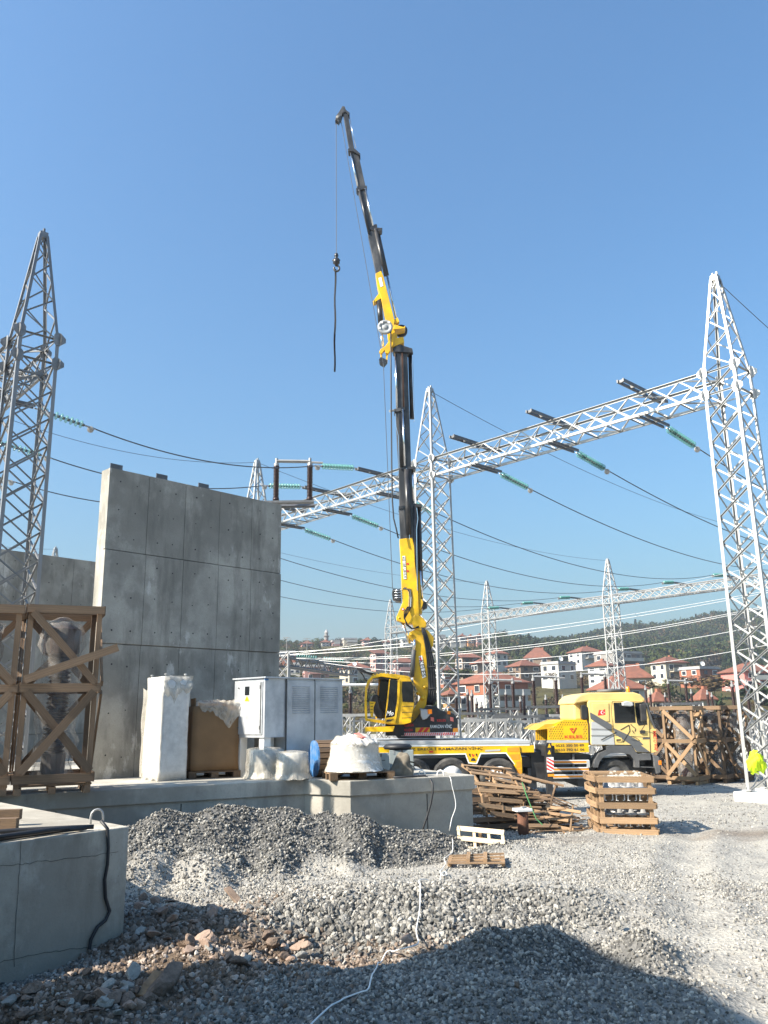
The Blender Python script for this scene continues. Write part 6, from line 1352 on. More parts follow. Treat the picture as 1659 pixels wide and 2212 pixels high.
for y in (745, 790, 832): oc_('panel_seam', [(1040, y), (1126, y-4), (1126, y-1), (1040, y+3)], OY0-.006, OY0, 'black_paint', ob)
se = oc_('operator_seat', [(795, 690), (812, 655), (860, 655), (866, 705), (875, 760), (900, 800), (900, 835), (850, 835), (825, 800)], OY0+.35, OY0+.75, 'black_paint', bevel=.03)
ap = oc_('arm_panel', [(790, 705), (838, 710), (822, 750), (818, 826), (798, 824)], OY0+.05, OY0+.12, 'yellow', bevel=.005)
for k in range(4): oc_('panel_slot', [(798, 718+k*24), (820-k*2, 718+k*24), (820-k*2, 722+k*24), (798, 722+k*24)], OY0+.045, OY0+.05, 'dark_hole', ap)
oc_('beacon', [(1040, 524), (1062, 526), (1060, 548), (1038, 546)], OY0+.02, OY0+.14, 'orange_lens', bevel=.01)
for k in range(7): x = 815+k*28; oc_('roof_clip', [(x, 496+abs(k-3)*2.5), (x+10, 495+abs(k-3)*2.5), (x+10, 487+abs(k-3)*2.5), (x, 488+abs(k-3)*2.5)], OY0+.02, OY0+.1, 'yellow')
ft = oc_('foot_bar', [(752, 906), (985, 897), (972, 938), (900, 942), (760, 938)], OY0-.1, OY0+.9, 'yellow', bevel=.008)
MB().span((at(*c5(985, 930), YT).x-.25, YT+.5, Zp(1588)), (at(*c5(1060, 930), YT).x, YT+1.4, Zp(1562))).build('turret_base', 'black_paint', T)
MB().tube(at(*c5(960, 880), YT+.7), at(*c5(975, 935), YT+.7), .1, 10).build('cab_mount', 'black_paint', T)
# work lamp / solar panel arm left of the cab
MB().path([at(*c5(765, 555), YT+.6), at(*c5(740, 505), YT+.6), at(*c5(705, 462), YT+.6)], .02, 6).build('lamp_arm', 'black_paint', T); pp('work_light', c5, [(694, 455), (710, 448), (838, 492), (800, 505), (700, 468)], .4, .9, 'black_paint'); pp('light_glass', c5, [(735, 455), (800, 470), (835, 490), (770, 476)], .36, .41, 'light_grey')
# ------------- boom
BY = 1.02
def bp2(name, f_, pts, m, d0=-.17, d1=.17, parent=None, **kw): return pp(name, f_, pts, BY+d0, BY+d1, m, parent or T, **kw)
bp2('lever', c3, [(795, 1855), (822, 1848), (842, 1870), (836, 1935), (752, 2112), (625, 2125), (640, 2080), (735, 1965)], 'yellow', -.30, -.22, bevel=.01); bp2('lever', c3, [(795, 1855), (822, 1848), (842, 1870), (836, 1935), (752, 2112), (625, 2125), (640, 2080), (735, 1965)], 'yellow', .2, .28, bevel=.01)
ib = bp2('inner_boom', c3, [(690, 1305), (720, 1288), (780, 1262), (850, 1285), (905, 1350), (895, 1420), (872, 1470), (858, 1690), (850, 1860), (835, 1905), (772, 1850), (735, 1760), (720, 1670), (742, 1450), (735, 1385), (698, 1370), (682, 1335)], 'yellow', -.16, .16, bevel=.012)
bp2('name_plate', c3, [(770, 1512), (800, 1505), (836, 1690), (803, 1704)], 'white_paint', -.172, -.161, ib)
tx = text('KELES', *c3(786, 1545), *c3(822, 1690), YT+BY-.175, 'black_paint', ib, R(-80)); tx.location.x -= 0.0
bp2('logo_mark', c3, [(775, 1525), (790, 1520), (797, 1545), (790, 1552)], 'red_paint', -.176, -.173, ib)
for x, y, r_ in ((822, 1785, .05), (762, 1835, .05), (800, 1880, .06), (745, 1215, .05), (795, 1205, .07), (705, 1330, .05), (600, 1185, .03)):
    c = at(*c3(x, y), YT+BY); MB().tube(c+V(0, -.31 if y > 1800 else -.2, 0), c+V(0, .3, 0), r_, 12).build('pivot_pin', 'yellow', T, True)
for k in range(7):                                           # hose bundle on the boom's back
    o_ = k*11; pts = [c3(790+o_*.35, 1262), c3(815+o_*.5, 1340), c3(832+o_*.65, 1440), c3(846+o_*.85, 1560), c3(856+o_*.9, 1700), c3(862+o_*.85, 1800), c3(850+o_*.8, 1900), c3(835+o_*.8, 1935)]
    MB().path([at(u, v, YT+BY-.19-.012*(k % 2)) for u, v in pts], .017, 6).build('hose', 'cable_black', T, True)
bp2('hose_guard', c3, [(858, 1770), (922, 1760), (925, 1900), (905, 1940), (830, 1935), (850, 1880)], 'black_paint', -.16, .16)
for y in (1465, 1600, 1790): bp2('hose_clamp', c3, [(832+(y-1440)*.07, y), (905+(y-1440)*.07, y-6), (905+(y-1440)*.07, y+4), (832+(y-1440)*.07, y+10)], 'black_steel', -.23, -.17)
def rod(name, f_, a, c, r_, m, d=0): return MB().tube(at(*f_(*a), YT+BY+d), at(*f_(*c), YT+BY+d), r_, 12).build(name, m, T, True)
rod('cylinder_rod', c3, (625, 1215), (692, 1400), .042, 'chrome', -.02); rod('cylinder_rod', c3, (735, 1365), (728, 1470), .045, 'chrome', -.2); rod('lift_cylinder', c3, (728, 1460), (712, 1690), .062, 'dark_grey', -.2)
ob2 = bp2('outer_boom', c3, [(604, 492), (716, 478), (733, 560), (738, 700), (764, 900), (776, 1150), (770, 1175), (725, 1232), (642, 1222), (580, 1198), (576, 1170), (632, 1040), (622, 900), (616, 700)], 'yellow', -.19, .19, bevel=.012)
bp2('boom_face', c3, [(735, 565), (760, 820), (770, 1000), (776, 1140), (800, 1140), (790, 1000), (775, 820), (745, 565)], 'yellow', -.12, .19)
bp2('name_plate', c3, [(628, 640), (652, 638), (664, 838), (640, 840)], 'white_paint', -.205, -.191, ob2); text('KE 105 L8+L4', *c3(636, 650), *c3(655, 828), YT+BY-.208, 'black_paint', ob2, R(-86))
for y in (708, 770): bp2('boom_mark', c3, [(665, y-6), (682, y-8), (684, y+6), (668, y+8)], 'red_paint', -.2, -.191, ob2)
c = at(*c3(633, 1102), YT+BY-.2); MB().tube(c, c+V(0, .012, 0), .038, 16).build('boom_badge', 'red_paint', ob2); MB().tube(c-V(0, .004, 0), c, .022, 12).build('badge_mark', 'white_paint', ob2)
knk = bp2('knuckle', c3, [(720, 1235), (700, 1195), (735, 1150), (780, 1155), (838, 1215), (840, 1250), (790, 1290), (735, 1270)], 'yellow', -.21, .21, bevel=.02)
bp2('valve_block', c3, [(545, 925), (580, 928), (612, 920), (622, 1035), (575, 1030), (545, 1010), (538, 960)], 'black_paint', -.2, .15, bevel=.01)
for y in (940, 960, 985, 1005): rod('valve_pipe', c3, (560, y), (625, y-6), .012, 'chrome', -.2)
bp2('rear_bracket', c3, [(772, 1020), (800, 1015), (812, 1040), (800, 1090), (775, 1105)], 'yellow', -.15, .15, bevel=.01); bp2('rear_valve', c3, [(800, 1030), (838, 1040), (845, 1090), (815, 1105), (800, 1090)], 'black_paint', -.1, .12)
for k in range(4): MB().path([at(*c3(628+k*9, 925-k*6), YT+BY-.2), at(*c3(700-k*5, 925+k*9), YT+BY-.205), at(*c3(712-k*8, 1000), YT+BY-.205), at(*c3(708-k*8, 1080), YT+BY-.205)], .009, 5).build('boom_pipe', 'chrome' if k % 2 else 'cable_black', T)
for k in range(4): MB().path([at(*c3(706-k*10, 1080), YT+BY-.21), at(*c3(680-k*12, 1130), YT+BY-.26-.02*k), at(*c3(650-k*2, 1180), YT+BY-.27), at(*c3(665+k*4, 1240), YT+BY-.26), at(*c3(710+k*4, 1275), YT+BY-.24), at(*c3(770, 1262-k*4), YT+BY-.22)], .016, 6).build('hose', 'cable_black', T, True)
# telescopes of the mast
bp2('telescope', c7, [(398, 1860), (525, 1850), (528, 2160), (412, 2160)], 'black_steel', -.165, .165, bevel=.008)
bp2('telescope', c7, [(396, 1480), (510, 1480), (524, 1860), (402, 1868)], 'black_steel', -.15, .15, bevel=.008)
bp2('telescope', c7, [(362, 965), (494, 965), (510, 1490), (394, 1490)], 'black_steel', -.135, .135, bevel=.008)
bp2('telescope', c7, [(366, 430), (476, 430), (492, 970), (384, 970)], 'black_steel', -.12, .12, bevel=.008)
bp2('collar', c7, [(396, 1845), (530, 1832), (530, 1862), (396, 1875)], 'black_paint', -.19, .19, bevel=.006); bp2('collar', c7, [(415, 1488), (545, 1478), (552, 1506), (415, 1512)], 'black_paint', -.19, .19, bevel=.006); bp2('collar', c7, [(352, 955), (450, 935), (456, 962), (358, 985)], 'black_steel', -.19, .17, bevel=.006); bp2('collar', c7, [(338, 402), (400, 362), (520, 400), (528, 440), (430, 432), (350, 430)], 'black_paint', -.19, .17, bevel=.006)
rod('telescope_cylinder', c7, (503, 460), (520, 1045), .075, 'black_paint', .1); rod('telescope_cylinder', c7, (410, 1000), (426, 1480), .06, 'black_paint', -.18); rod('telescope_cylinder', c7, (468, 1510), (488, 2110), .075, 'black_paint', -.2); rod('telescope_cylinder', c7, (540, 1840), (552, 2640), .085, 'black_paint', -.1); rod('telescope_cylinder', c7, (578, 1850), (600, 2600), .07, 'black_paint', .12)
rod('cylinder_rod', c7, (365, 430), (380, 960), .032, 'chrome', -.15); rod('cylinder_rod', c7, (432, 960), (450, 1480), .034, 'chrome', -.2); rod('cylinder_rod', c7, (518, 1500), (532, 1815), .038, 'chrome', -.1); rod('cylinder_rod', c3, (782, 770), (800, 1015), .038, 'chrome', .0)
rod('pipe', c7, (428, 440), (442, 940), .022, 'rust', -.16)
bp2('cylinder_head', c7, [(510, 1815), (610, 1830), (605, 1855), (512, 1845)], 'black_paint', -.17, .2, bevel=.006)
for pts in ([(468, 1500), (470, 1620), (480, 1680), (492, 1960), (495, 2150)], [(366, 1000), (372, 1120), (392, 1200), (400, 1500)], [(522, 460), (520, 560), (535, 960), (542, 1060), (530, 1075)], [(560, 1860), (572, 1960), (558, 2060), (566, 2620)]):
    MB().path([at(*c7(*p), YT+BY-.24) for p in pts], .011, 5).build('boom_pipe', 'chrome', T)
MB().path([at(*c7(*p), YT+BY-.35) for p in [(323, 230), (325, 600), (328, 1000), (332, 1500), (338, 1800), (350, 1960), (375, 2060), (392, 2140)]], .022, 7).build('hanging_hose', 'cable_black', T, True)
MB().tube(at(*c7(312, 975), YT+BY-.3), at(*c7(352, 968), YT+BY-.2), .035, 8).build('hose_guide', 'galv', T)
# head joint
bp2('head_link', c7, [(328, 385), (322, 318), (345, 305), (440, 294), (447, 345), (400, 362), (340, 388)], 'yellow', -.2, .2, bevel=.012); bp2('head_link', c7, [(215, 432), (232, 402), (270, 380), (330, 300), (352, 310), (345, 360), (320, 420), (300, 448), (275, 440), (268, 415), (235, 450)], 'yellow', -.24, -.12, bevel=.01); bp2('head_link', c7, [(215, 432), (232, 402), (270, 380), (330, 300), (352, 310), (345, 360), (320, 420), (300, 448), (275, 440), (268, 415), (235, 450)], 'yellow', .1, .22, bevel=.01)
bp2('roller_block', c7, [(215, 500), (232, 478), (290, 505), (262, 540), (225, 520)], 'black_paint', -.2, .1); bp2('roller_arm', c7, [(226, 450), (246, 450), (243, 485), (230, 482)], 'yellow', -.18, .08); bp2('roller_arm', c7, [(278, 440), (296, 445), (292, 510), (280, 505)], 'yellow', -.18, .08)
c = at(*c7(272, 203), YT+BY-.36); rd = (at(*c7(342, 203), YT+BY-.36)-c).length
hd = MB().lathe([(.02, -.02), (rd*.3, -.02), (rd*.32, 0), (rd*.62, .0), (rd*.64, -.02), (rd*.95, -.02), (rd, 0), (rd, .05), (.03, .05)], 32, c, (.12, -1, .05)[:0] or (0, 1, 0)).build('hose_drum', 'grey_paint', T, True)
for a in (2.2, .9, 3.4): d_ = V(math.cos(a), 0, math.sin(a)); MB().box(c+d_*(rd*.78)-V(0, .026, 0), (.07, .006, .07)).build('drum_label', 'white_paint', hd)
c = at(*c7(418, 235), YT+BY+.22); MB().lathe([(.02, 0), (rd*.85, 0), (rd*.85, .1), (.02, .1)], 28, c, (0, 1, 0)).build('winch_drum', 'black_paint', T, True)
bp2('winch_bracket', c7, [(345, 225), (360, 180), (440, 205), (458, 190), (452, 212), (400, 222)], 'yellow', -.18, .2, bevel=.008)
# jib
jb = bp2('jib_base', c4, [(560, 1462), (604, 1440), (622, 1480), (712, 1835), (705, 1900), (735, 1960), (690, 2010), (660, 1990), (652, 1890), (602, 1650), (575, 1560)], 'yellow', -.14, .14, bevel=.01)
bp2('name_plate', c4, [(583, 1498), (606, 1490), (622, 1560), (600, 1568)], 'white_paint', -.15, -.141, jb)
bp2('jib_ear', c4, [(540, 1680), (585, 1620), (625, 1600), (635, 1625), (600, 1660), (548, 1692)], 'yellow', -.12, .12, bevel=.008); bp2('jib_bracket', c4, [(700, 1830), (735, 1808), (748, 1840), (720, 1860)], 'yellow', -.1, .1)
rod('jib_cylinder', c4, (588, 1680), (604, 1880), .085, 'black_paint', -.05); rod('cylinder_rod', c4, (606, 1930), (618, 2040), .045, 'chrome', -.05); rod('cylinder_rod', c4, (652, 1480), (722, 1810), .035, 'chrome', .05)
bp2('jib_section', c4, [(500, 1150), (545, 1100), (585, 1130), (612, 1440), (565, 1460)], 'black_steel', -.115, .115, bevel=.006)
rod('telescope_cylinder', c4, (560, 1110), (640, 1480), .055, 'black_paint', -.12); rod('telescope_cylinder', c4, (580, 1130), (655, 1475), .05, 'black_paint', .08)
bp2('jib_section', c4, [(418, 795), (485, 785), (545, 1085), (505, 1140)], 'black_steel', -.1, .1, bevel=.006); rod('cylinder_rod', c4, (480, 790), (540, 1085), .03, 'chrome', -.12); rod('telescope_cylinder', c4, (432, 800), (508, 1145), .035, 'black_paint', -.13)
bp2('jib_section', c4, [(358, 490), (425, 515), (482, 775), (425, 785)], 'black_steel', -.085, .085, bevel=.006); rod('cylinder_rod', c4, (360, 480), (418, 770), .03, 'chrome', -.1)
bp2('jib_section', c4, [(300, 178), (338, 180), (392, 470), (350, 470)], 'black_steel', -.07, .07, bevel=.005); rod('pipe', c4, (350, 205), (405, 470), .012, 'chrome', -.05)
for a in ([(340, 478), (365, 452), (400, 475), (440, 512), (438, 526), (385, 495), (345, 492)], [(405, 790), (420, 770), (460, 765), (492, 765), (492, 788), (440, 800), (415, 808)], [(520, 1105), (555, 1070), (572, 1072), (575, 1098), (615, 1100), (610, 1120), (580, 1130), (530, 1118)]): bp2('jib_collar', c4, a, 'black_paint', -.14, .12, bevel=.005)
bp2('jib_head', c4, [(240, 250), (248, 212), (272, 180), (298, 135), (316, 138), (326, 165), (356, 188), (350, 206), (325, 182), (300, 188), (292, 215), (266, 262), (258, 248)], 'black_steel', -.1, .1, bevel=.006)
c = at(*c4(268, 222), YT+BY-.11); MB().tube(c, c+V(0, .22, 0), .085, 16).build('sheave', 'dark_grey', T, True)
# rope, hook
tip = at(*c4(249, 250), YT+BY); bot = at(*c4(247, 1300), YT+BY); bot.x = tip.x
MB().tube(tip, bot, .011, 6).build('hoist_rope', 'wire', T); MB().path([at(*c4(287, 250), YT+BY+.05), at(*c4(600, 2050), YT+BY-.2), at(*c7(255, 540), YT+BY-.2), at(*c7(320, 2130), YT+BY-.25), at(*c3(543, 925), YT+BY-.1)], .010, 5).build('hoist_rope', 'wire', T)
s_ = (at(*c4(247, 1440), YT+BY)-bot).length/1.0; hk = bot
hb = MB().lathe([(.02, 0), (.05, -.02), (.07, -.10), (.05, -.14), (.04, -.2), (.10, -.22), (.11, -.36), (.06, -.40), (.04, -.46)], 14, hk).tube(hk+V(-.13, 0, -.26), hk+V(.12, 0, -.26), .025, 8).build('hook_block', 'black_paint', T, True)
hkpts = [hk+V(math.cos(a)*.085+.01, 0, -.545+math.sin(a)*.10) for a in np.linspace(1.8, -3.6, 18)]
b = MB(); b.path([hk+V(0, 0, -.44)]+hkpts, .032, 8); b.build('hook', 'black_steel', T, True)
sl0, sl1 = hk+V(-.03, -.0, -.56), at(722.5, 803, YT+BY); sl1.x = sl0.x-.03
sp_ = [sl0.lerp(sl1, i/14)+V(.012*math.sin(i*1.1), .01*math.cos(i), 0) for i in range(15)]; b = MB()
for i in range(14): b.bar(sp_[i], sp_[i+1], .055, .02, (math.sin(i*.4), 1, 0))
b.build('lifting_sling', 'sling_black', None, label='long black lifting sling hanging from the crane hook', cat='sling')
# ------------------------------------------------------------------ things on the gravel
def gz(x, y): return float(ground_h(np.array(x), np.array(y)))
def onG(u, v):
    p = atz(u, v, 0)
    for _ in range(8): p = atz(u, v, gz(p.x, p.y))
    return p
# crate of metal fittings
A, B = onG(1299, 1798), onG(1419, 1803); z0 = min(A.z, B.z)-.02; A.z = B.z = z0
ex = (B-A).normalized(); Wc = (B-A).length; ey = V(-ex.y, ex.x, 0)*-1; ey = -ey if ey.y < 0 else ey
# depth direction: left end runs back to the left
Lb = atz(1267, 1664, at(1299, 1675, A.y).z); top = at(1299, 1676, A.y).z-z0
ed = V(Lb.x-A.x, Lb.y-A.y, 0); Dc = min(ed.length, 2.3); ed = ed.normalized()
t = thing('slatted_crate', 'low slatted wooden crate filled with metal fittings on the gravel', 'crate', A)
def P(x, y, z): return A+ex*x+ed*y+V(0, 0, z)
r = random.Random(3); Wm = 'wood'
nd = V(-ed.y, ed.x, 0); ne = V(-ex.y, ex.x, 0)
for x in (.05, Wc-.05):
    for y in (.04, Dc*.33, Dc*.66, Dc-.04): stick('post', P(x, y, 0), P(x, y, top), .10, .06, Wm, t, nd)
for i, z in enumerate((.055, .25*top, .50*top, .745*top, top-.055)):
    w_ = .105*top
    stick('slat', P(-.02, -.04, z), P(Wc+.02, -.04, z+r.uniform(-.008, .008)), w_, .025, Wm, t, ne); stick('slat', P(-.02, Dc+.04, z), P(Wc+.02, Dc+.04, z), w_, .025, Wm, t, ne)
    if i == 2: stick('slat', P(0, .10, z+.075*top), P(Wc, .10, z+.075*top), w_, .025, Wm, t, ne)
    pts = [P(-.04-.10*math.sin(math.pi*k/3)*(z/top), Dc*k/3, z) for k in range(4)]       # bowed left side
    for a, c in zip(pts, pts[1:]): stick('slat', a, c, w_*.9, .022, Wm, t, nd)
    stick('slat', P(Wc+.04, 0, z), P(Wc+.04, Dc, z), w_*.9, .022, Wm, t, nd)
for k in range(3): stick('top_slat', P(0, Dc*(.3+.25*k), top), P(Wc, Dc*(.3+.25*k)+.1, top), .045, .02, Wm, t, (0, 0, 1))
stick('bottom_board', P(0, Dc*.5, .05), P(Wc, Dc*.5, .05), Dc*.9, .03, Wm, t, (0, 0, 1))
for lv_, zz in enumerate((.20, .62)):
    for i in range(4):
        for j in range(4):
            c = P(.16+(Wc-.32)*i/3, .18+(Dc-.4)*j/3, zz)
            b = MB().lathe([(.02, .0), (.05, .01), (.06, .10), (.13, .12), (.135, .135), (.05, .15), (.035, .22)], 12, c)
            b.build('fitting', 'galv', None, True, label=f'galvanised fitting in the slatted crate, {["lower", "upper"][lv_]} layer, {["front", "second", "third", "back"][j]} row, {["leftmost", "second from left", "third from left", "rightmost"][i]}', cat='fitting', group='fittings in the slatted crate')
            if j < 1:
                q = c+V(0, -.13, .02); b = MB()
                for e in (-.07, .07): b.path([q+V(e+.03*(1 if e > 0 else -1)*-1, 0, .05), q+V(e, 0, .05), q+V(e, 0, -.08), q+V(e+.03*(1 if e > 0 else -1)*-1, 0, -.08)], .011, 6)
                b.build('clamp_bracket', 'white_paint', None, label=f'white hooked bracket at the front of the slatted crate, {["lower", "upper"][lv_]} layer, {["leftmost", "second from left", "third from left", "rightmost"][i]}', cat='bracket', group='brackets in the slatted crate')
bm = bmesh.new(); bmesh.ops.create_grid(bm, x_segments=24, y_segments=20, size=.5)
for v in bm.verts: x, y = v.co.x, v.co.y; v.co = Vector((x*.6, y*.8, .05*math.sin(x*13+y*7)+.04*math.sin(y*19)+.03*math.sin(x*31)))
me = bpy.data.meshes.new('film'); bm.to_mesh(me); bm.free(); me.materials.append(M_('plastic_wrap')); me.polygons.foreach_set('use_smooth', [True]*len(me.polygons)); o = link('plastic_film', me, label='crumpled clear plastic film on top of the fittings in the crate', cat='film'); o.location = P(Wc*.62, Dc*.45, .90)
# shipping crates right of the truck
for k, (u, v, l) in enumerate([(1418, 1690, 'leftmost tall crate behind the truck bumper'), (1488, 1694, 'tall crate with its sunlit front post right of the truck'), (1549, 1690, 'tall crate third from the truck'), (1600-8, 1688, 'rightmost tall crate beside the right lattice mast')]):
    p = onG(u, v); tall_crate(p+V(-.62 if k else -.5, .0+.05*k, 0), R(-38 if k in (1, 2) else -36), .95, .95, 2.30, l, 'wood_dark' if k != 1 else 'wood', ['the crate behind the bumper', 'the sunlit crate right of the truck', 'the third crate from the truck', 'the crate beside the right mast'][k], 30+k)  # the sunlit crate is given paler wood, the shaded ones dark wood
for k, (u, v, l) in enumerate([(1440, 1668, 'rear crate half hidden behind the leftmost right hand crate'), (1525, 1672, 'rear crate in the dark gap of the right hand crates')]):
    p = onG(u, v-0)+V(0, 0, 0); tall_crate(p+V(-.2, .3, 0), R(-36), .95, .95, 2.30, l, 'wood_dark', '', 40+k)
# rusty post
p = onG(1131, 1803); t = thing('rusty_post', 'short rusty steel pipe post with a white top plate', 'post', p); h = at(1131, 1752, p.y).z-p.z; rr_ = (at(1143, 1780, p.y).x-at(1119.5, 1780, p.y).x)/2
MB().tube(p-V(0, 0, .1), p+V(0, 0, h), rr_, 20).build('pipe', 'rust', t, True); MB().box(p+V(0, 0, h+.022), (rr_*3, rr_*2.6, .045), R(12)).build('top_plate', 'white_paint', t, bevel=.004); MB().box(p+V(.02, -.02, h+.06), (.09, .05, .03), R(30)).build('lug', 'grey_paint', t)
# two small slatted panels
a, c = onG(991, 1837), onG(1094, 1849); ex = (c-a).normalized(); L = (c-a).length; up_ = (V(0, .45, .9)).normalized(); hh = .33
t = thing('crate_lid', 'pale slatted wooden panel tilted up towards the sun', 'crate lid', a)
for s_ in (.05, .5, .95): stick('slat', a+up_*(hh*s_)+V(0, 0, .02), a+ex*L+up_*(hh*s_)+V(0, 0, .02), .07, .016, 'wood_pale', t, up_.cross(ex))
for f_ in (.03, .37, .68, .97): stick('batten', a+ex*(L*f_)+V(0, .02, .01), a+ex*(L*f_)+up_*hh+V(0, .02, .02), .05, .018, 'wood_pale', t, up_.cross(ex))
stick('prop', a+ex*(L*.5)+up_*(hh*.9), a+ex*(L*.55)+V(0, .5, .0), .05, .03, 'wood', t)
a, c = onG(967, 1876), onG(1094, 1876); b_ = onG(971, 1858); ex = (c-a).normalized(); L = (c-a).length*.98; ey = (b_-a); ey = V(ey.x, ey.y, 0); D = ey.length; ey.normalize()
t = thing('crate_lid', 'brown slatted wooden panel lying flat on the gravel', 'crate lid', a)
for k in range(4): stick('slat', a+ey*(D*k/3)+V(0, 0, .07), a+ex*L+ey*(D*k/3)+V(0, 0, .07+.01*k), .075, .018, 'wood', t, (0, 0, 1))
for f_ in (.03, .36, .66, .97): stick('batten', a+ex*(L*f_)+V(0, 0, .10 if .1 < f_ < .9 else .05), a+ex*(L*f_)+ey*D+V(0, 0, .10 if .1 < f_ < .9 else .05), .05, .05, 'wood', t, (0, 0, 1))
# heap of old pallets and slat mats
r = random.Random(9)
def mat_panel(c, rz, W_, D, n, label, tilt=0, bow=0, m='wood_old', roll_=0):
    t = thing('slat_mat', label, 'pallet', (0, 0, 0)); Mx = Euler((tilt, roll_, rz)).to_matrix()
    for k in range(n):
        if r.random() < .12: continue
        y = -D/2+D*k/(n-1)+r.uniform(-.03, .03); z = bow*(1-(2*y/D)**2); s0 = r.uniform(-.08, .08); c1_ = r.choice([0, 0, 0, .15, .35])*W_; c2_ = r.choice([0, 0, 0, .2, .4])*W_
        stick('slat', V(-W_/2+s0+c1_, y, z), V(W_/2+s0-c2_, y+r.uniform(-.04, .04), z+r.uniform(-.05, .05)), D/n*.62, .018, m, t, (0, 2*bow*4*y/(D*D), 1) if bow else (0, 0, 1))
    for x in (-W_*.42, -W_*.05, W_*.4):
        pts = [V(x, -D/2+D*k/4, bow*(1-(2*(-D/2+D*k/4)/D)**2)-.025) for k in range(5)]
        for a, c_ in zip(pts, pts[1:]): stick('batten', a, c_, .06, .028, m, t, (1, 0, 0))
    t.location = c; t.rotation_euler = Mx.to_euler(); return t
base = onG(1085, 1795)
bx = lambda u, v, Y: at(u, v, Y)
mat_panel(bx(1062, 1768, 15.5), R(14), 1.5, .95, 7, 'dark pallet leaning at the bottom left of the pallet heap', R(66), 0, 'wood_dark')
mat_panel(bx(1090, 1748, 16.0), R(-6), 1.7, 1.0, 8, 'dark sagging slat mat in the middle of the pallet heap', R(28), .06, 'wood_dark')
mat_panel(bx(1068, 1708, 15.9), R(24), 1.05, 1.25, 10, 'arched slat mat on top of the pallet heap', R(40), .20, 'wood', R(8))
mat_panel(bx(1132, 1704, 16.5), R(-16), 1.4, 1.1, 9, 'dark slat mat at the back of the pallet heap', R(18), .22, 'wood_old', R(14))
mat_panel(bx(1118, 1726, 16.1), R(8), 1.1, .8, 7, 'slat mat hanging over the right of the pallet heap', R(34), .10, 'wood_old', R(12))
mat_panel(bx(1150, 1735, 16.3), R(-26), 1.3, .9, 8, 'crooked slat mat sliding off the right side of the pallet heap', R(20), .12, 'wood_dark', R(20))
mat_panel(bx(1186, 1773, 15.6), R(-18), .95, .75, 8, 'slatted pallet sloping down to the right of the rusty post', R(50), 0, 'wood', R(6))
mat_panel(bx(1165, 1803, 15.1), R(8), 1.2, .35, 4, 'flat broken pallet lying behind the rusty post', R(8), 0)
for k in range(70):
    u, v = r.uniform(1045, 1215), r.uniform(1690, 1795); Y = 15.9+r.uniform(-.4, .6)
    if v < 1700+abs(u-1100)*.45: continue
    p = at(u, v, Y); a = r.uniform(-.5, .5); L = r.uniform(.4, 1.1); d = V(math.cos(a), math.sin(a)*.6, r.uniform(-.18, .12)); g_ = max(gz(p.x, p.y), gz(p.x+d.x*L/2, p.y))+.02; p.z = max(p.z, g_+abs(d.z)*L/2)
    o = stick('loose_slat', p-d*(L/2), p+d*(L/2), r.uniform(.05, .08), .02, 'wood_old', None, (r.uniform(-.3, .3), r.uniform(-.5, .2), 1)); tag(o, 'loose broken slat in the heap of old pallets', 'slat', 'loose slats in the pallet heap')
for k in range(12):
    u, v = r.uniform(1200, 1275), r.uniform(1765, 1800); p = onG(u, v); a = r.uniform(0, 3); d = V(math.cos(a), math.sin(a), 0)*r.uniform(.08, .25); o = stick('loose_slat', p-d+V(0, 0, .03), p+d+V(0, 0, .03), .05, .018, 'wood', None, (0, 0, 1)); tag(o, 'broken slat on the ground between pallet heap and crate', 'slat', 'slats scattered beside the crate')
MB().path([at(u, v, 15.3) for u, v in [(1128, 1690), (1136, 1715), (1146, 1740), (1158, 1768), (1172, 1782)]], .010, 5).build('green_strap', 'rope_green', None, label='thin green strap hanging over the pallet heap', cat='strap')
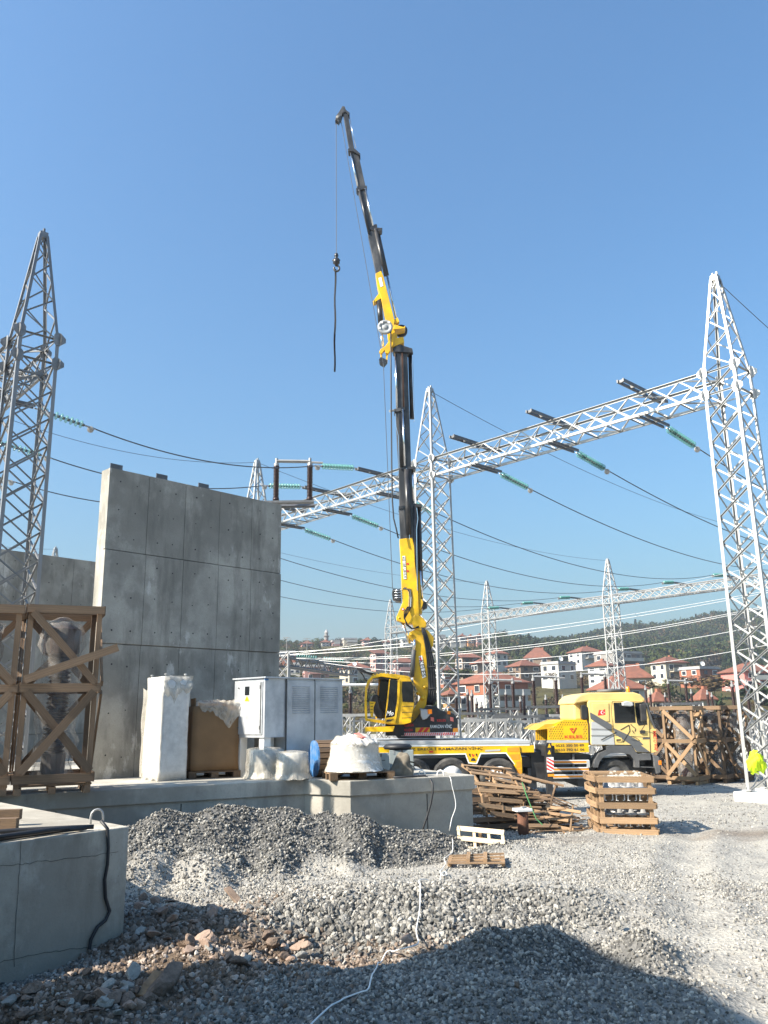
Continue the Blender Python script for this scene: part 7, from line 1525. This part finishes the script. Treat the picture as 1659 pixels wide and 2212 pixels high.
# white cord
cord = [(970, 1810), (979, 1843), (972, 1852), (960, 1862), (963, 1872), (957, 1882), (951, 1890), (956, 1898), (965, 1897), (962, 1890), (953, 1896), (951, 1909), None, (904, 2046), (893, 2054), (870, 2060), (843, 2069), (825, 2087), (810, 2108), (801, 2130), (796, 2149), (780, 2160), (763, 2166), (738, 2175), (716, 2186), (700, 2200), (685, 2214), (660, 2240)]
pts = [at(970, 1676, 13.95)+V(0, .3, 0)]+[at(u, v, Y) for u, v, Y in [(973, 1681, 13.60), (977, 1700, 13.56), (983, 1725, 13.56), (984, 1745, 13.54), (976, 1768, 13.5), (972, 1790, 13.4)]]
g = []
for i, c in enumerate(cord):
    if c: g.append(onG(*c)+V(0, 0, .04)); continue
    a, b_ = onG(*cord[i-1]), onG(*cord[i+1])                    # over the bank: a slack curve between its crest and foot
    for k in range(1, 9): f_ = k/9; q = a.lerp(b_, f_)+V(-.10*math.sin(f_*3.1)+.03*math.sin(f_*11), 0, 0); q.z = gz(q.x, q.y)+.05; g.append(q)
sm = []
al = pts+g
for i in range(len(al)-1):
    p0, p1, p2, p3 = al[max(i-1, 0)], al[i], al[i+1], al[min(i+2, len(al)-1)]
    for k in range(4):
        t_ = k/4; q = .5*((2*p1)+(p2-p0)*t_+(2*p0-5*p1+4*p2-p3)*t_*t_+(3*p1-p0-3*p2+p3)*t_**3)
        if i >= len(pts): q.z = max(q.z, gz(q.x, q.y)+.038)
        sm.append(q)
sm.append(al[-1]); MB().path(sm, .0062, 6).build('white_cord', 'cable_white', None, True, label='thin white cord running from the platform across the gravel', cat='cord')
# ------------------------------------------------------------------ thin autumn haze
m = bpy.data.materials.new('haze'); m.use_nodes = True; N = m.node_tree.nodes; N.remove(N['Principled BSDF'])
pv = N.new('ShaderNodeVolumePrincipled'); pv.inputs['Color'].default_value = (.80, .88, 1, 1); pv.inputs['Density'].default_value = .00034; pv.inputs['Anisotropy'].default_value = .2
m.node_tree.links.new(pv.outputs[0], N['Material Output'].inputs['Volume'])
MB().span((-1700, -150, -8), (1700, 3200, 112)).build('haze', m, None, kind='stuff', label='thin pale blue haze in the air over the whole place', cat='haze')
